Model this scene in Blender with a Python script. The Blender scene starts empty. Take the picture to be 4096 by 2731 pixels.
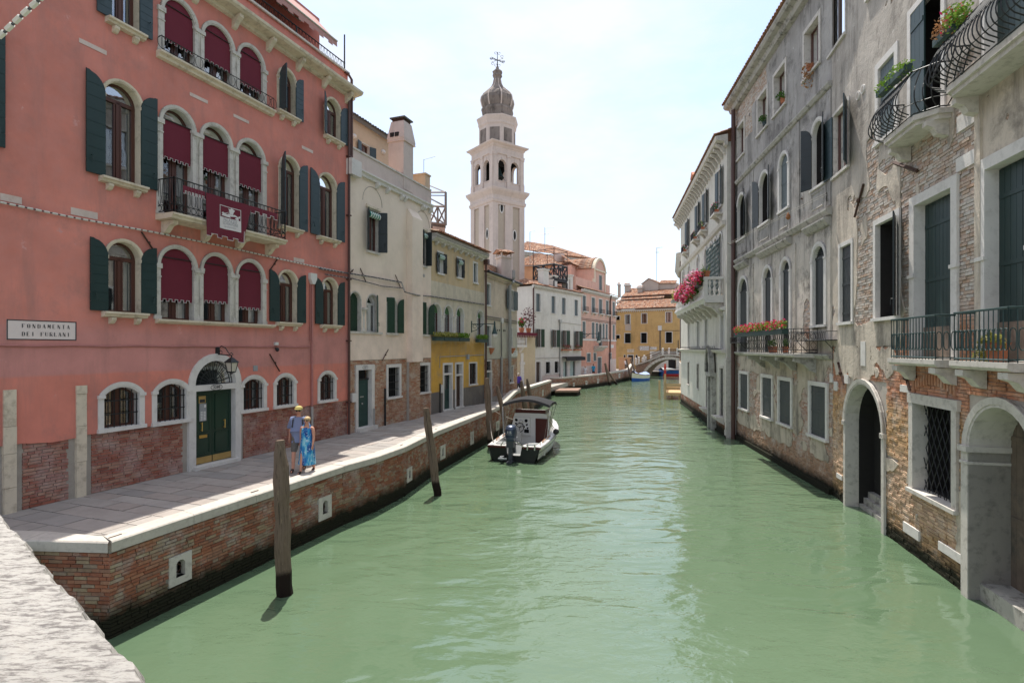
import bpy, math, random
import numpy as np
from mathutils import Vector, Matrix
random.seed(7)
SC = bpy.context.scene
COL = SC.collection
R = math.radians
# ---------------------------------------------------------------- camera, sky, sun, exposure
F, CX, HY, EYE = 2190.0, 2048.0, 1390.0, 5.25          # focal length and horizon, in pixels of a 4096 px wide frame
cam = bpy.data.cameras.new('camera'); co = bpy.data.objects.new('camera', cam); COL.objects.link(co)
cam.sensor_width = 36; cam.lens = F / 4096 * 36; cam.shift_y = (HY - 1365.5) / 4096
cam.clip_start = .05; cam.clip_end = 6000
co.location = (0, 0, EYE); co.rotation_euler = (R(90), 0, 0)
SC.camera = co
SUN_EL, SUN_AZ = R(71.5), R(-10)                         # azimuth measured from the view direction, left negative
sd = Vector((math.sin(SUN_AZ) * math.cos(SUN_EL), math.cos(SUN_AZ) * math.cos(SUN_EL), math.sin(SUN_EL)))
sl = bpy.data.lights.new('sun', 'SUN'); sl.energy = 3.0; sl.angle = R(.5); sl.color = (1, .955, .88)
so = bpy.data.objects.new('sun', sl); COL.objects.link(so); so.rotation_euler = (-sd).to_track_quat('-Z', 'Y').to_euler(); so.location = sd * 100
wd = bpy.data.worlds.new('World'); SC.world = wd; wd.use_nodes = True
nt = wd.node_tree; nt.nodes.clear()
sky = nt.nodes.new('ShaderNodeTexSky'); sky.sky_type = 'NISHITA'; sky.sun_disc = False
sky.sun_elevation = SUN_EL; sky.sun_rotation = SUN_AZ; sky.air_density = 1.0; sky.dust_density = 1.6; sky.ozone_density = 2.0; sky.altitude = 5
bg = nt.nodes.new('ShaderNodeBackground'); bg.inputs[1].default_value = .14
wo = nt.nodes.new('ShaderNodeOutputWorld')
# thin high cloud: soft streaky noise that whitens the blue a little
tc = nt.nodes.new('ShaderNodeTexCoord'); mp = nt.nodes.new('ShaderNodeMapping'); mp.inputs['Scale'].default_value = (1.2, 1.0, 3.2); mp.inputs['Rotation'].default_value = (0, .5, .3)
cn = nt.nodes.new('ShaderNodeTexNoise'); cn.inputs['Scale'].default_value = 1.9; cn.inputs['Detail'].default_value = 7; cn.inputs['Roughness'].default_value = .6
cr = nt.nodes.new('ShaderNodeValToRGB'); cr.color_ramp.elements[0].position = .40; cr.color_ramp.elements[1].position = .62
cr.color_ramp.elements[0].color = (.22, .22, .22, 1); cr.color_ramp.elements[1].color = (.97, .97, .97, 1)
mxs = nt.nodes.new('ShaderNodeMix'); mxs.data_type = 'RGBA'; mxs.inputs['B'].default_value = (3.3, 3.38, 3.48, 1)
nt.links.new(tc.outputs['Generated'], mp.inputs[0]); nt.links.new(mp.outputs[0], cn.inputs['Vector']); nt.links.new(cn.outputs['Fac'], cr.inputs[0])
nt.links.new(cr.outputs[0], mxs.inputs['Factor']); nt.links.new(sky.outputs[0], mxs.inputs['A']); nt.links.new(mxs.outputs['Result'], bg.inputs[0]); nt.links.new(bg.outputs[0], wo.inputs[0])
vs = SC.view_settings; vs.view_transform = 'Standard'; vs.look = 'None'; vs.gamma = 1; vs.use_curve_mapping = False; vs.exposure = 1.1
SC.cycles.max_bounces = 6; SC.cycles.diffuse_bounces = 4; SC.cycles.transparent_max_bounces = 8; SC.cycles.glossy_bounces = 3

# ---------------------------------------------------------------- helpers
ZW = dict(A1=(0,0,.59524),A2=(0,800,.59524),A3=(0,1500,.59524),A4=(1300,400,.38265),A5=(1300,900,.38265),A6=(1300,1300,.46769),
  B1=(1800,180,.2551),B2=(1800,560,.31881),B3=(2000,950,.40363),B4=(2600,500,.5102),B5=(2600,1200,.44643),B6=(3196,0,.5102),B7=(3196,700,.5102),
  B8=(3196,1400,.70148),C1=(1920,1560,.19128),C2=(1100,1600,.20408),C3=(2400,1320,.17857),C4=(2680,960,.5102),C5=(3500,0,.38254),C7=(600,1600,.38265),
  C8=(2400,1150,.19128),D1=(780,760,.15308),D2=(720,1360,.34443),D3=(0,2000,.46608),D4=(3700,1150,.31884),D6=(2880,0,.57416),D7=(1000,0,.29337),E6=(1900,1340,.2551))
def src(w, x, y): x0, y0, k = ZW[w]; return x0 + x * k, y0 + y * k
def at(w, x, y, Y):
 X, Yp = src(w, x, y); return Vector(((X - CX) / F * Y, Y, EYE + (HY - Yp) / F * Y))
def at_z(w, x, y, z):
 X, Yp = src(w, x, y); Y = (EYE - z) * F / (Yp - HY); return Vector(((X - CX) / F * Y, Y, z))
class Wall:
 def __init__(s, p, q, side=1):
  s.p = p; s.q = q; s.L = math.hypot(q[0] - p[0], q[1] - p[1]); s.d = ((q[0] - p[0]) / s.L, (q[1] - p[1]) / s.L)
  s.n = (s.d[1], -s.d[0]) if side > 0 else (-s.d[1], s.d[0]); s.ang = math.atan2(s.d[1], s.d[0]); s.holes = []; s.side = side
 def __call__(s, a, z, o=0): return (s.p[0] + a * s.d[0] + o * s.n[0], s.p[1] + a * s.d[1] + o * s.n[1], z)
 def pix(s, w, x, y=0, o=0):
  X, Yp = src(w, x, y); X = (X - CX) / F; Z = (HY - Yp) / F
  px, py = s.p[0] + o * s.n[0], s.p[1] + o * s.n[1]; t = (X * py - px) / (s.d[0] - X * s.d[1]); return t, EYE + Z * (py + t * s.d[1])
 def s(s, w, x, o=0): return s.pix(w, x, 0, o)[0]
 def z(s, w, x, y, o=0): return s.pix(w, x, y, o)[1]
def frame(loc, ang=0, sc=1):
 c, s = math.cos(ang), math.sin(ang)
 return lambda a, b, o=0: (loc[0] + sc * (a * c - o * s), loc[1] + sc * (a * s + o * c), loc[2] + sc * b)
class MB:
 def __init__(s): s.v = []; s.f = []; s.t = []
 def poly(s, pts, t=0):
  n = len(s.v); s.v += [tuple(p) for p in pts]; s.f.append(tuple(range(n, n + len(pts)))); s.t.append(t); return s
 def box(s, T, a0, a1, b0, b1, c0, c1, t=0, back=True):
  n = len(s.v); s.v += [tuple(T(a, b, c)) for a in (a0, a1) for b in (b0, b1) for c in (c0, c1)]
  fs = [(0, 1, 3, 2), (4, 6, 7, 5), (0, 4, 5, 1), (2, 3, 7, 6), (1, 5, 7, 3)] + ([(0, 2, 6, 4)] if back else [])
  s.f += [tuple(n + i for i in q) for q in fs]; s.t += [t] * len(fs); return s
 def prism(s, T, poly, c0, c1, t=0):
  k = len(poly); n = len(s.v); s.v += [tuple(T(a, b, c0)) for a, b in poly] + [tuple(T(a, b, c1)) for a, b in poly]
  s.f += [tuple(range(n, n + k)), tuple(range(n + 2 * k - 1, n + k - 1, -1))] + [(n + i, n + (i + 1) % k, n + k + (i + 1) % k, n + k + i) for i in range(k)]
  s.t += [t] * (k + 2); return s
 def ext(s, T, prof, a0, a1, t=0): return s.prism(lambda a, b, c: T(c, b, a), prof, a0, a1, t)      # prof in (offset, z), run along the wall
 def strip(s, A, B, t=0, closed=False):
  n = len(s.v); k = len(A); s.v += [tuple(p) for p in A] + [tuple(p) for p in B]
  for i in range(k if closed else k - 1): j = (i + 1) % k; s.f.append((n + i, n + j, n + k + j, n + k + i)); s.t.append(t)
  return s
 def tube(s, pts, r, n=6, t=0):
  pts = [Vector(p) for p in pts]; rr = r if isinstance(r, (list, tuple)) else [r] * len(pts); rings = []
  for i, p in enumerate(pts):
   d = (pts[min(i + 1, len(pts) - 1)] - pts[max(i - 1, 0)]); d = d.normalized() if d.length > 1e-9 else Vector((0, 0, 1))
   u = d.cross(Vector((0, 0, 1)) if abs(d.z) < .9 else Vector((1, 0, 0))).normalized(); w = d.cross(u)
   rings.append([tuple(p + (u * math.cos(2 * math.pi * k / n) + w * math.sin(2 * math.pi * k / n)) * rr[i]) for k in range(n)])
  for a, b in zip(rings, rings[1:]): s.strip(a, b, t, True)
  s.poly(rings[0], t); s.poly(rings[-1][::-1], t); return s
 def lathe(s, c, prof, n=12, t=0, ang=0):
  rings = [[(c[0] + r * math.cos(ang + 2 * math.pi * k / n), c[1] + r * math.sin(ang + 2 * math.pi * k / n), c[2] + z) for k in range(n)] for r, z in prof]
  for a, b in zip(rings, rings[1:]): s.strip(a, b, t, True)
  s.poly(rings[0][::-1], t); s.poly(rings[-1], t); return s
 def ball(s, c, r, n=10, m=6, t=0):
  r = (r, r, r) if not isinstance(r, (tuple, list)) else r
  rings = [[(c[0] + r[0] * math.sin(math.pi * (j + .02) / (m + .04)) * math.cos(2 * math.pi * k / n), c[1] + r[1] * math.sin(math.pi * (j + .02) / (m + .04)) * math.sin(2 * math.pi * k / n), c[2] + r[2] * math.cos(math.pi * (j + .02) / (m + .04))) for k in range(n)] for j in range(m + 1)]
  for a, b in zip(rings, rings[1:]): s.strip(a, b, t, True)
  return s
 def raw(s, V, Fc, T=None, t=0):
  n = len(s.v); s.v += [tuple(T(*p)) if T else tuple(p) for p in V]; s.f += [tuple(n + i for i in q) for q in Fc]; s.t += [t] * len(Fc); return s
ROOT = {}
MATS = {}
def mk_mesh(name, mb, mat, loc=(0, 0, 0), smooth=False):
 me = bpy.data.meshes.new(name)
 v = np.array(mb.v, dtype=np.float32).reshape(-1, 3) - np.array(loc, dtype=np.float32)
 me.from_pydata(v.tolist() if len(v) < 20000 else v, [], mb.f)
 if any(mb.t):
  a = me.attributes.new('tint', 'FLOAT', 'FACE'); a.data.foreach_set('value', np.array(mb.t, dtype=np.float32))
 if smooth: me.shade_smooth() if hasattr(me, 'shade_smooth') else me.polygons.foreach_set('use_smooth', [True] * len(me.polygons))
 me.materials.append(mat if not isinstance(mat, str) else MATS[mat]); return me
def props(o, label=None, cat=None, group=None, kind=None):
 if label: o['label'] = label
 if cat: o['category'] = cat
 if group: o['group'] = group
 if kind: o['kind'] = kind
 return o
def empty(name, loc, label=None, cat=None, group=None, kind=None):
 o = bpy.data.objects.new(name, None); COL.objects.link(o); o.location = loc; o.empty_display_size = .2; ROOT[o.name] = Vector(loc); return props(o, label, cat, group, kind)
def obj(name, mb, mat, parent=None, loc=None, smooth=False, label=None, cat=None, group=None, kind=None):
 if not mb.v: return None
 L = ROOT[parent.name] if parent else Vector(loc if loc else (0, 0, 0))
 o = bpy.data.objects.new(name, mk_mesh(name, mb, mat, L, smooth)); COL.objects.link(o)
 if parent: o.parent = parent
 else: o.location = L
 ROOT[o.name] = L; return props(o, label, cat, group, kind)
def text_mesh(body, size=1, align='CENTER', bold=0, sx=1):
 cu = bpy.data.curves.new('lettering', 'FONT'); cu.body = body; cu.size = size; cu.align_x = align; cu.align_y = 'CENTER'; cu.offset = bold; cu.resolution_u = 3
 o = bpy.data.objects.new('lettering', cu); COL.objects.link(o); dg = bpy.context.evaluated_depsgraph_get(); me = bpy.data.meshes.new_from_object(o.evaluated_get(dg))
 V = [(v.co.x * sx, v.co.y, 0) for v in me.vertices]; Fc = [tuple(p.vertices) for p in me.polygons]
 bpy.data.objects.remove(o); bpy.data.curves.remove(cu); bpy.data.meshes.remove(me); return V, Fc
def skin_mesh(pts, edges, sub=1):
 me = bpy.data.meshes.new('body'); me.from_pydata([p[:3] for p in pts], edges, []); o = bpy.data.objects.new('body', me); COL.objects.link(o)
 md = o.modifiers.new('skin', 'SKIN'); md.use_smooth_shade = True
 for i, sv in enumerate(me.skin_vertices[0].data): sv.radius = (pts[i][3], pts[i][4] if len(pts[i]) > 4 else pts[i][3]); sv.use_root = i == 0
 ms = o.modifiers.new('sub', 'SUBSURF'); ms.levels = sub; ms.render_levels = sub
 dg = bpy.context.evaluated_depsgraph_get(); e = bpy.data.meshes.new_from_object(o.evaluated_get(dg))
 V = [tuple(v.co) for v in e.vertices]; Fc = [tuple(p.vertices) for p in e.polygons]; bpy.data.objects.remove(o); bpy.data.meshes.remove(e); bpy.data.meshes.remove(me); return V, Fc
def fbm(x, y, seed=0, oct=4, lac=2.1, gain=.5):
 x = np.asarray(x, float); y = np.asarray(y, float); tot = 0; amp = 1; nrm = 0
 for k in range(oct):
  xi = np.floor(x).astype(np.int64); yi = np.floor(y).astype(np.int64); fx = x - xi; fy = y - yi; fx = fx * fx * (3 - 2 * fx); fy = fy * fy * (3 - 2 * fy)
  def h(a, b):
   n = (a * 374761393 + b * 668265263 + (seed + k * 17) * 974634777) & 0xffffffff; n = ((n ^ (n >> 13)) * 1274126177) & 0xffffffff; return ((n ^ (n >> 16)) & 0xffff) / 65535.
  v = (h(xi, yi) * (1 - fx) + h(xi + 1, yi) * fx) * (1 - fy) + (h(xi, yi + 1) * (1 - fx) + h(xi + 1, yi + 1) * fx) * fy
  tot = tot + v * amp; nrm += amp; amp *= gain; x = x * lac + 5.3; y = y * lac + 1.7
 return tot / nrm

# ---------------------------------------------------------------- materials
class NT:
 def __init__(s, name):
  s.m = bpy.data.materials.new(name); s.m.use_nodes = True; s.t = s.m.node_tree; s.b = s.t.nodes['Principled BSDF']; s.out = s.t.nodes['Material Output']
  s.pos = s.t.nodes.new('ShaderNodeNewGeometry').outputs['Position']; MATS[name] = s.m
 def n(s, typ, **kw):
  x = s.t.nodes.new(typ)
  for k, v in kw.items(): setattr(x, k, v)
  return x
 def l(s, a, b): s.t.links.new(a, b)
 def set(s, sock, v):
  if hasattr(v, 'links') or hasattr(v, 'is_linked'): s.l(v, sock)
  else: sock.default_value = v if not isinstance(v, tuple) or len(v) != 3 or sock.type != 'RGBA' else (*v, 1)
 def noise(s, scale, detail=4, rough=.55, stretch=(1, 1, 1), vec=None, col=False, dist=0):
  mp = s.n('ShaderNodeMapping'); mp.inputs['Scale'].default_value = stretch; s.l(vec or s.pos, mp.inputs[0])
  x = s.n('ShaderNodeTexNoise'); x.inputs['Scale'].default_value = scale; x.inputs['Detail'].default_value = detail; x.inputs['Roughness'].default_value = rough; x.inputs['Distortion'].default_value = dist
  s.l(mp.outputs[0], x.inputs['Vector']); return x.outputs['Color' if col else 'Fac']
 def ramp(s, fac, *stops, const=False):
  x = s.n('ShaderNodeValToRGB'); e = x.color_ramp.elements
  if const: x.color_ramp.interpolation = 'CONSTANT'
  while len(e) < len(stops): e.new(.5)
  for i, (p, c) in enumerate(stops): e[i].position = p; e[i].color = (c, c, c, 1) if not isinstance(c, tuple) else (*c, 1)
  s.l(fac, x.inputs[0]); return x.outputs[0]
 def mix(s, fac, a, b, mode='MIX'):
  x = s.n('ShaderNodeMix', data_type='RGBA', blend_type=mode); s.set(x.inputs['Factor'], fac)
  s.set(x.inputs['A'], a); s.set(x.inputs['B'], b); return x.outputs['Result']
 def math(s, op, a, b=0, c=None, clamp=False):
  x = s.n('ShaderNodeMath', operation=op, use_clamp=clamp); s.set(x.inputs[0], a); s.set(x.inputs[1], b)
  if c is not None: s.set(x.inputs[2], c)
  return x.outputs[0]
 def sep(s): x = s.n('ShaderNodeSeparateXYZ'); s.l(s.pos, x.inputs[0]); return x.outputs
 def zband(s, z, w=.1, wob=0, wsc=2):           # 0 below z, 1 above, with a wobbling edge
  zz = s.sep()[2]
  if wob: zz = s.math('ADD', zz, s.math('MULTIPLY', s.math('SUBTRACT', s.noise(wsc, 3), .5), wob * 2))
  return s.math('MULTIPLY_ADD', s.math('SUBTRACT', zz, z), 1 / w, .5, clamp=True)
 def bump(s, h, strength=.3, dist=.02, prev=None):
  x = s.n('ShaderNodeBump'); x.inputs['Strength'].default_value = strength; x.inputs['Distance'].default_value = dist; s.l(h, x.inputs['Height'])
  if prev: s.l(prev, x.inputs['Normal'])
  return x.outputs[0]
 def fin(s, col, rough=.8, normal=None, spec=None, metal=0):
  s.set(s.b.inputs['Base Color'], col); s.set(s.b.inputs['Roughness'], rough); s.b.inputs['Metallic'].default_value = metal
  if normal: s.l(normal, s.b.inputs['Normal'])
  if spec is not None: s.b.inputs['Specular IOR Level'].default_value = spec
  return s.m
def sc3(c, k): return tuple(min(1, x * k) for x in c)
def plaster(name, col, dirt=(.2, .18, .16), patch=None, dirt_amt=.35, zones=(), bump=.25, big=.35, streak=.3, chips=None):
 m = NT(name); a = m.noise(.55, 5, .6); c = m.mix(m.ramp(a, (.32, 0), (.68, 1)), sc3(col, 1 - big * .45), sc3(col, 1 + big * .28))
 c = m.mix(m.ramp(m.noise(3.5, 6, .65), (.35, 0), (.75, .45)), c, patch or sc3(col, .82))
 for z, w, zc, wob in zones:                                           # paint zones: below z the wall has another coat
  zz = m.mix(m.ramp(m.noise(1.1, 5), (.3, 0), (.7, 1)), sc3(zc, .86), sc3(zc, 1.1)); c = m.mix(m.zband(z, w, wob), zz, c)
 st = m.ramp(m.noise(1.6, 6, .7, (1, 1, .16)), (.5, 0), (.72, streak)); c = m.mix(st, c, dirt)
 c = m.mix(m.ramp(m.noise(.9, 7, .72), (.52, 0), (.72, dirt_amt)), c, dirt)
 if chips: c = m.mix(m.ramp(m.noise(2.2, 8, .7), (.66, 0), (.69, 1)), c, chips)
 n = m.bump(m.noise(9, 8, .65), bump, .03); n = m.bump(m.noise(70, 3, .5), bump * .6, .004, n)
 return m.fin(c, .9, n, .25)
def stone(name, col=(.56, .53, .48), dark=(.16, .14, .12), amt=.6, scale=5, bump=.35, sharp=(.5, .68)):
 m = NT(name); c = m.mix(m.noise(1.4, 5), sc3(col, .82), sc3(col, 1.12)); c = m.mix(m.ramp(m.noise(scale, 8, .7), (sharp[0], 0), (sharp[1], amt)), c, dark)
 c = m.mix(m.ramp(m.noise(2.3, 6, .7, (1, 1, .3)), (.5, 0), (.75, amt * .6)), c, sc3(col, .55))
 n = m.bump(m.noise(22, 8, .7), bump, .02); return m.fin(c, .85, n, .3)
def brickmat(name, pal, white=.25, whitecol=(.5, .47, .44), grime=.35, algae=None, zones=(), wsharp=(.5, .66)):
 m = NT(name); at_ = m.n('ShaderNodeAttribute', attribute_name='tint'); k = len(pal)
 c = m.ramp(at_.outputs['Fac'], *[(i / (k - 1), p) for i, p in enumerate(pal)])
 c = m.mix(m.ramp(m.noise(14, 5, .7), (.35, 0), (.8, .5)), c, (.12, .07, .05))
 for z, w, zc, amt, wob in zones: c = m.mix(m.math('MULTIPLY', m.math('SUBTRACT', 1, m.zband(z, w, wob)), amt), c, m.mix(at_.outputs['Fac'], sc3(zc, .7), sc3(zc, 1.2)))
 c = m.mix(m.ramp(m.noise(1.3, 8, .72), (wsharp[0], 0), (wsharp[1], white)), c, whitecol)
 c = m.mix(m.ramp(m.noise(2.1, 6, .7), (.5, 0), (.75, grime)), c, (.07, .055, .045))
 if algae: c = m.mix(m.math('SUBTRACT', 1, m.zband(algae, .38, .16, 3)), c, (.022, .021, .012))
 n = m.bump(m.noise(45, 6, .7), .5, .012); return m.fin(c, .92, n, .2)
def mortar(name, col, algae=None):
 m = NT(name); c = m.mix(m.noise(4, 6, .7), sc3(col, .65), sc3(col, 1.15))
 if algae: c = m.mix(m.math('SUBTRACT', 1, m.zband(algae, .3, .12, 3)), c, (.02, .02, .013))
 return m.fin(c, .95, m.bump(m.noise(60, 5), .6, .01), .1)
def simple(name, col, rough=.6, var=.15, scale=6, metal=0, bump=0, spec=.4, stretch=(1, 1, 1), dark=None):
 m = NT(name); c = m.mix(m.noise(scale, 5, .6, stretch), sc3(col, 1 - var), sc3(col, 1 + var))
 if dark: c = m.mix(m.ramp(m.noise(scale * .6, 7, .7, stretch), (.52, 0), (.7, .7)), c, dark)
 return m.fin(c, rough, m.bump(m.noise(scale * 5, 5, .6, stretch), bump, .01) if bump else None, spec, metal)
def tinted(name, pal, rough=.8, var=.3, scale=9, bump=.3):
 m = NT(name); a = m.n('ShaderNodeAttribute', attribute_name='tint'); k = len(pal); c = m.ramp(a.outputs['Fac'], *[(i / (k - 1), p) for i, p in enumerate(pal)])
 c = m.mix(m.ramp(m.noise(scale, 6, .7), (.4, 0), (.75, var)), c, sc3(pal[0], .45)); return m.fin(c, rough, m.bump(m.noise(scale * 4, 5), bump, .01), .3)
def leafmat(name, c1, c2, trans=.25):
 m = NT(name); a = m.n('ShaderNodeAttribute', attribute_name='tint'); c = m.mix(a.outputs['Fac'], c1, c2); m.fin(c, .6, None, .3)
 t = m.n('ShaderNodeBsdfTranslucent'); m.l(c, t.inputs[0]); x = m.n('ShaderNodeMixShader'); x.inputs[0].default_value = trans; m.l(m.b.outputs[0], x.inputs[1]); m.l(t.outputs[0], x.inputs[2]); m.l(x.outputs[0], m.out.inputs[0])
def glassmat(name, tint=(.82, .88, .88), refl=.12):
 m = NT(name); g = m.n('ShaderNodeBsdfGlossy'); g.inputs['Roughness'].default_value = .02; g.inputs['Color'].default_value = (.9, .93, .95, 1)
 m.l(m.bump(m.noise(1.5, 2), .03, .05), g.inputs['Normal'])
 t = m.n('ShaderNodeBsdfTransparent'); t.inputs[0].default_value = (*tint, 1); fr = m.n('ShaderNodeFresnel'); fr.inputs[0].default_value = 1.5
 x = m.n('ShaderNodeMixShader'); m.l(m.math('ADD', fr.outputs[0], refl, clamp=True), x.inputs[0]); m.l(t.outputs[0], x.inputs[1]); m.l(g.outputs[0], x.inputs[2]); m.l(x.outputs[0], m.out.inputs[0])
plaster('red_plaster', (.62, .225, .172), (.36, .18, .155), (.54, .245, .215), .6, zones=((5.75, .35, (.56, .245, .215), .12), (4.62, .06, (.64, .225, .168), .03)), big=.5, streak=.6, chips=(.60, .30, .265))
plaster('beige_plaster', (.78, .66, .54), (.50, .41, .33), (.72, .60, .49), .3, zones=((8.6, 1.2, (.79, .64, .53), .5),), big=.15, streak=.2)
plaster('penthouse_plaster', (.60, .44, .30), (.4, .3, .22), None, .2, big=.15)
plaster('grey_render', (.48, .415, .36), (.28, .24, .21), None, .2, big=.12)
plaster('yellow_plaster', (.62, .54, .42), (.27, .235, .185), (.42, .38, .30), .65, zones=((5.7, .5, (.53, .31, .085), .35), (4.8, .3, (.62, .36, .07), .2), (2.85, .04, (.16, .145, .13), .03)), big=.35, streak=.5)
plaster('ochre_top', (.58, .43, .25), (.36, .30, .22), (.55, .47, .35), .7, big=.3, streak=.5)
plaster('tan_plaster', (.62, .52, .41), (.29, .235, .185), (.47, .33, .24), .5, zones=((6.9, .8, (.50, .46, .385), .4),), big=.3, streak=.45)
plaster('white_plaster', (.66, .62, .56), (.37, .33, .285), None, .35, big=.15, streak=.3)
plaster('cream_plaster', (.58, .48, .33), (.40, .33, .23), None, .25, big=.12)
plaster('pink_plaster', (.62, .39, .31), (.36, .225, .18), (.50, .31, .25), .35, zones=((6.2, .1, (.64, .33, .24), .03),), big=.2, streak=.3)
plaster('orange_plaster', (.58, .385, .165), (.32, .215, .105), (.44, .28, .12), .5, big=.25, streak=.45)
plaster('far_orange', (.55, .33, .19), (.34, .23, .15), None, .3)
plaster('far_white', (.55, .52, .46), (.35, .32, .28), None, .3)
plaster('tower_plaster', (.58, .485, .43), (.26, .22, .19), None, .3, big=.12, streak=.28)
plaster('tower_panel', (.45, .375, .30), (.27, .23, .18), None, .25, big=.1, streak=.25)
plaster('tower_dark', (.24, .20, .175), (.045, .037, .034), None, .9, big=.5, streak=.9)
plaster('ivory_plaster', (.62, .59, .52), (.30, .275, .23), (.49, .45, .38), .45, big=.2, streak=.45)
plaster('grey_plaster', (.36, .34, .315), (.07, .063, .056), (.30, .275, .25), .95, zones=((9.8, 1.4, (.56, .505, .435), .6), (4.9, .5, (.50, .43, .345), .3)), big=.7, streak=.9, bump=.5, chips=(.56, .54, .50))
plaster('worn_plaster', (.47, .425, .37), (.12, .105, .09), (.36, .315, .265), .85, zones=((10.6, 1.4, (.57, .495, .405), .7),), big=.65, streak=.8, bump=.6, chips=(.60, .56, .51))
stone('stone', (.58, .54, .485), (.19, .165, .14), .5)
stone('stone_cream', (.66, .57, .44), (.22, .165, .11), .5)
stone('stone_white', (.66, .63, .59), (.30, .27, .24), .3)
stone('stone_dark', (.42, .40, .36), (.07, .065, .06), .85, 3.5)
stone('stone_pink', (.62, .50, .44), (.40, .26, .2), .4)
stone('coping_stone', (.52, .475, .415), (.22, .19, .16), .35, 9)
def parapet_mat():
 m = NT('parapet_stone'); c = m.mix(m.noise(2.5, 6, .65), (.38, .355, .32), (.49, .465, .425))
 mp = (.9, 3.2, 1); v = m.noise(14, 10, .75, mp); c = m.mix(m.ramp(v, (.47, 0), (.58, .9)), c, (.15, .135, .125))
 c = m.mix(m.ramp(m.noise(30, 8, .75, mp), (.52, 0), (.66, .6)), c, (.28, .25, .22))
 n = m.bump(v, .7, .014); n = m.bump(m.noise(60, 8, .8, mp), .8, .006, n); m.fin(c, .9, n, .2)
parapet_mat()
brickmat('red_brick', [(.26, .085, .06), (.38, .14, .095), (.31, .11, .085), (.44, .24, .17), (.38, .19, .14)], .6, (.50, .40, .37), .3, wsharp=(.46, .66))
brickmat('pale_brick', [(.38, .18, .11), (.50, .28, .18), (.54, .40, .28), (.46, .19, .10), (.58, .46, .34)], .6, (.58, .52, .46), .25)
brickmat('quay_brick', [(.26, .09, .055), (.38, .15, .085), (.32, .115, .07), (.43, .21, .13), (.29, .155, .11), (.40, .30, .19), (.36, .27, .21)], .75, (.50, .45, .41), .4, algae=.52, wsharp=(.5, .68))
brickmat('ruin_brick', [(.46, .41, .37), (.56, .45, .36), (.48, .33, .24), (.64, .58, .51), (.54, .50, .45)], .45, (.64, .60, .55), .3, algae=.42,
         zones=((5.9, .7, (.52, .22, .115), .85, .5), (3.7, .5, (.58, .41, .20), .6, .4), (2.4, .8, (.60, .44, .34), .55, .5), (.9, .4, (.34, .21, .10), .8, .25)))
brickmat('grey_brick', [(.42, .32, .26), (.54, .43, .36), (.50, .31, .22), (.60, .54, .47), (.42, .23, .17)], .6, (.62, .58, .53), .3, algae=.42, zones=((1.3, .5, (.33, .19, .11), .7, .3),))
mortar('mortar', (.42, .38, .33)); mortar('mortar_quay', (.42, .39, .34), .5); mortar('mortar_ruin', (.50, .45, .39), .42)
simple('shutter_green', (.015, .036, .034), .45, .25, 4, spec=.4, stretch=(1, 1, .3)); simple('shutter_blue', (.034, .056, .064), .5, .25, 4, stretch=(1, 1, .3))
simple('shutter_dark', (.018, .024, .025), .5, .3, 5, stretch=(1, 1, .3)); simple('shutter_slate', (.048, .056, .058), .6, .25, 4, stretch=(1, 1, .2), dark=(.09, .085, .08)); simple('shutter_grey', (.10, .125, .13), .6, .25, 4, stretch=(1, 1, .2), dark=(.05, .06, .06))
simple('shutter_bottle', (.016, .045, .026), .5, .3, 5, stretch=(1, 1, .3)); simple('door_green', (.010, .036, .022), .35, .25, 3, spec=.5); simple('door_teal', (.020, .055, .048), .5, .3, 3)
simple('door_brown', (.07, .042, .030), .6, .3, 4, stretch=(1, 1, .2)); simple('wood_frame', (.085, .032, .022), .45, .25, 8, stretch=(1, 1, .2)); simple('door_weathered', (.17, .13, .10), .8, .45, 3, bump=.5, dark=(.03, .045, .045))
simple('iron', (.022, .024, .025), .5, .3, 12, .2); simple('iron_rust', (.06, .030, .020), .8, .4, 10); simple('iron_green', (.030, .060, .058), .55, .25, 10); simple('brass', (.55, .36, .11), .35, .15, 8, .9); simple('brass_plate', (.50, .34, .13), .45, .2, 3, .6)
simple('copper_pipe', (.085, .040, .032), .5, .25, 3); simple('zinc', (.36, .35, .33), .5, .15, 5, .3); simple('cable', (.07, .07, .075), .7, .2); simple('cable_light', (.38, .35, .31), .7, .2); simple('bulb_tube', (.55, .53, .47), .4, .1)
simple('conduit_pink', (.40, .17, .15), .8, .2); simple('plastic_white', (.62, .60, .57), .5, .08); simple('plastic_grey', (.28, .29, .30), .5, .1); simple('paint_white', (.70, .685, .66), .6, .06); simple('sign_plaster', (.70, .60, .56), .8, .06); simple('paint_black', (.03, .03, .032), .6, .2)
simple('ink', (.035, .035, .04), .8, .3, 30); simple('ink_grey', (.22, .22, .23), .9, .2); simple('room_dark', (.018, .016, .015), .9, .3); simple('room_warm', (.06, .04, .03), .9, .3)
simple('blind', (.135, .014, .028), .85, .12, 2, bump=.1); simple('blind_trim', (.62, .58, .56), .8, .05); simple('banner_cloth', (.135, .014, .028), .85, .12, 2, bump=.2); simple('curtain', (.55, .54, .52), .9, .12, 7, stretch=(3, 3, .2))
simple('awning_cloth', (.42, .23, .20), .9, .12, 2); simple('awning_black', (.02, .016, .016), .8, .2); simple('stripe_green', (.02, .22, .15), .8, .1); simple('stripe_white', (.65, .66, .62), .8, .05); simple('roller_green', (.07, .16, .07), .7, .2)
simple('slate', (.10, .095, .09), .8, .25, 4); simple('old_wood', (.20, .145, .105), .85, .35, 5, bump=.8, stretch=(6, 6, .35), dark=(.07, .05, .038)); simple('wet_wood', (.028, .018, .012), .5, .4, 6, bump=.6, stretch=(5, 5, .4))
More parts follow.
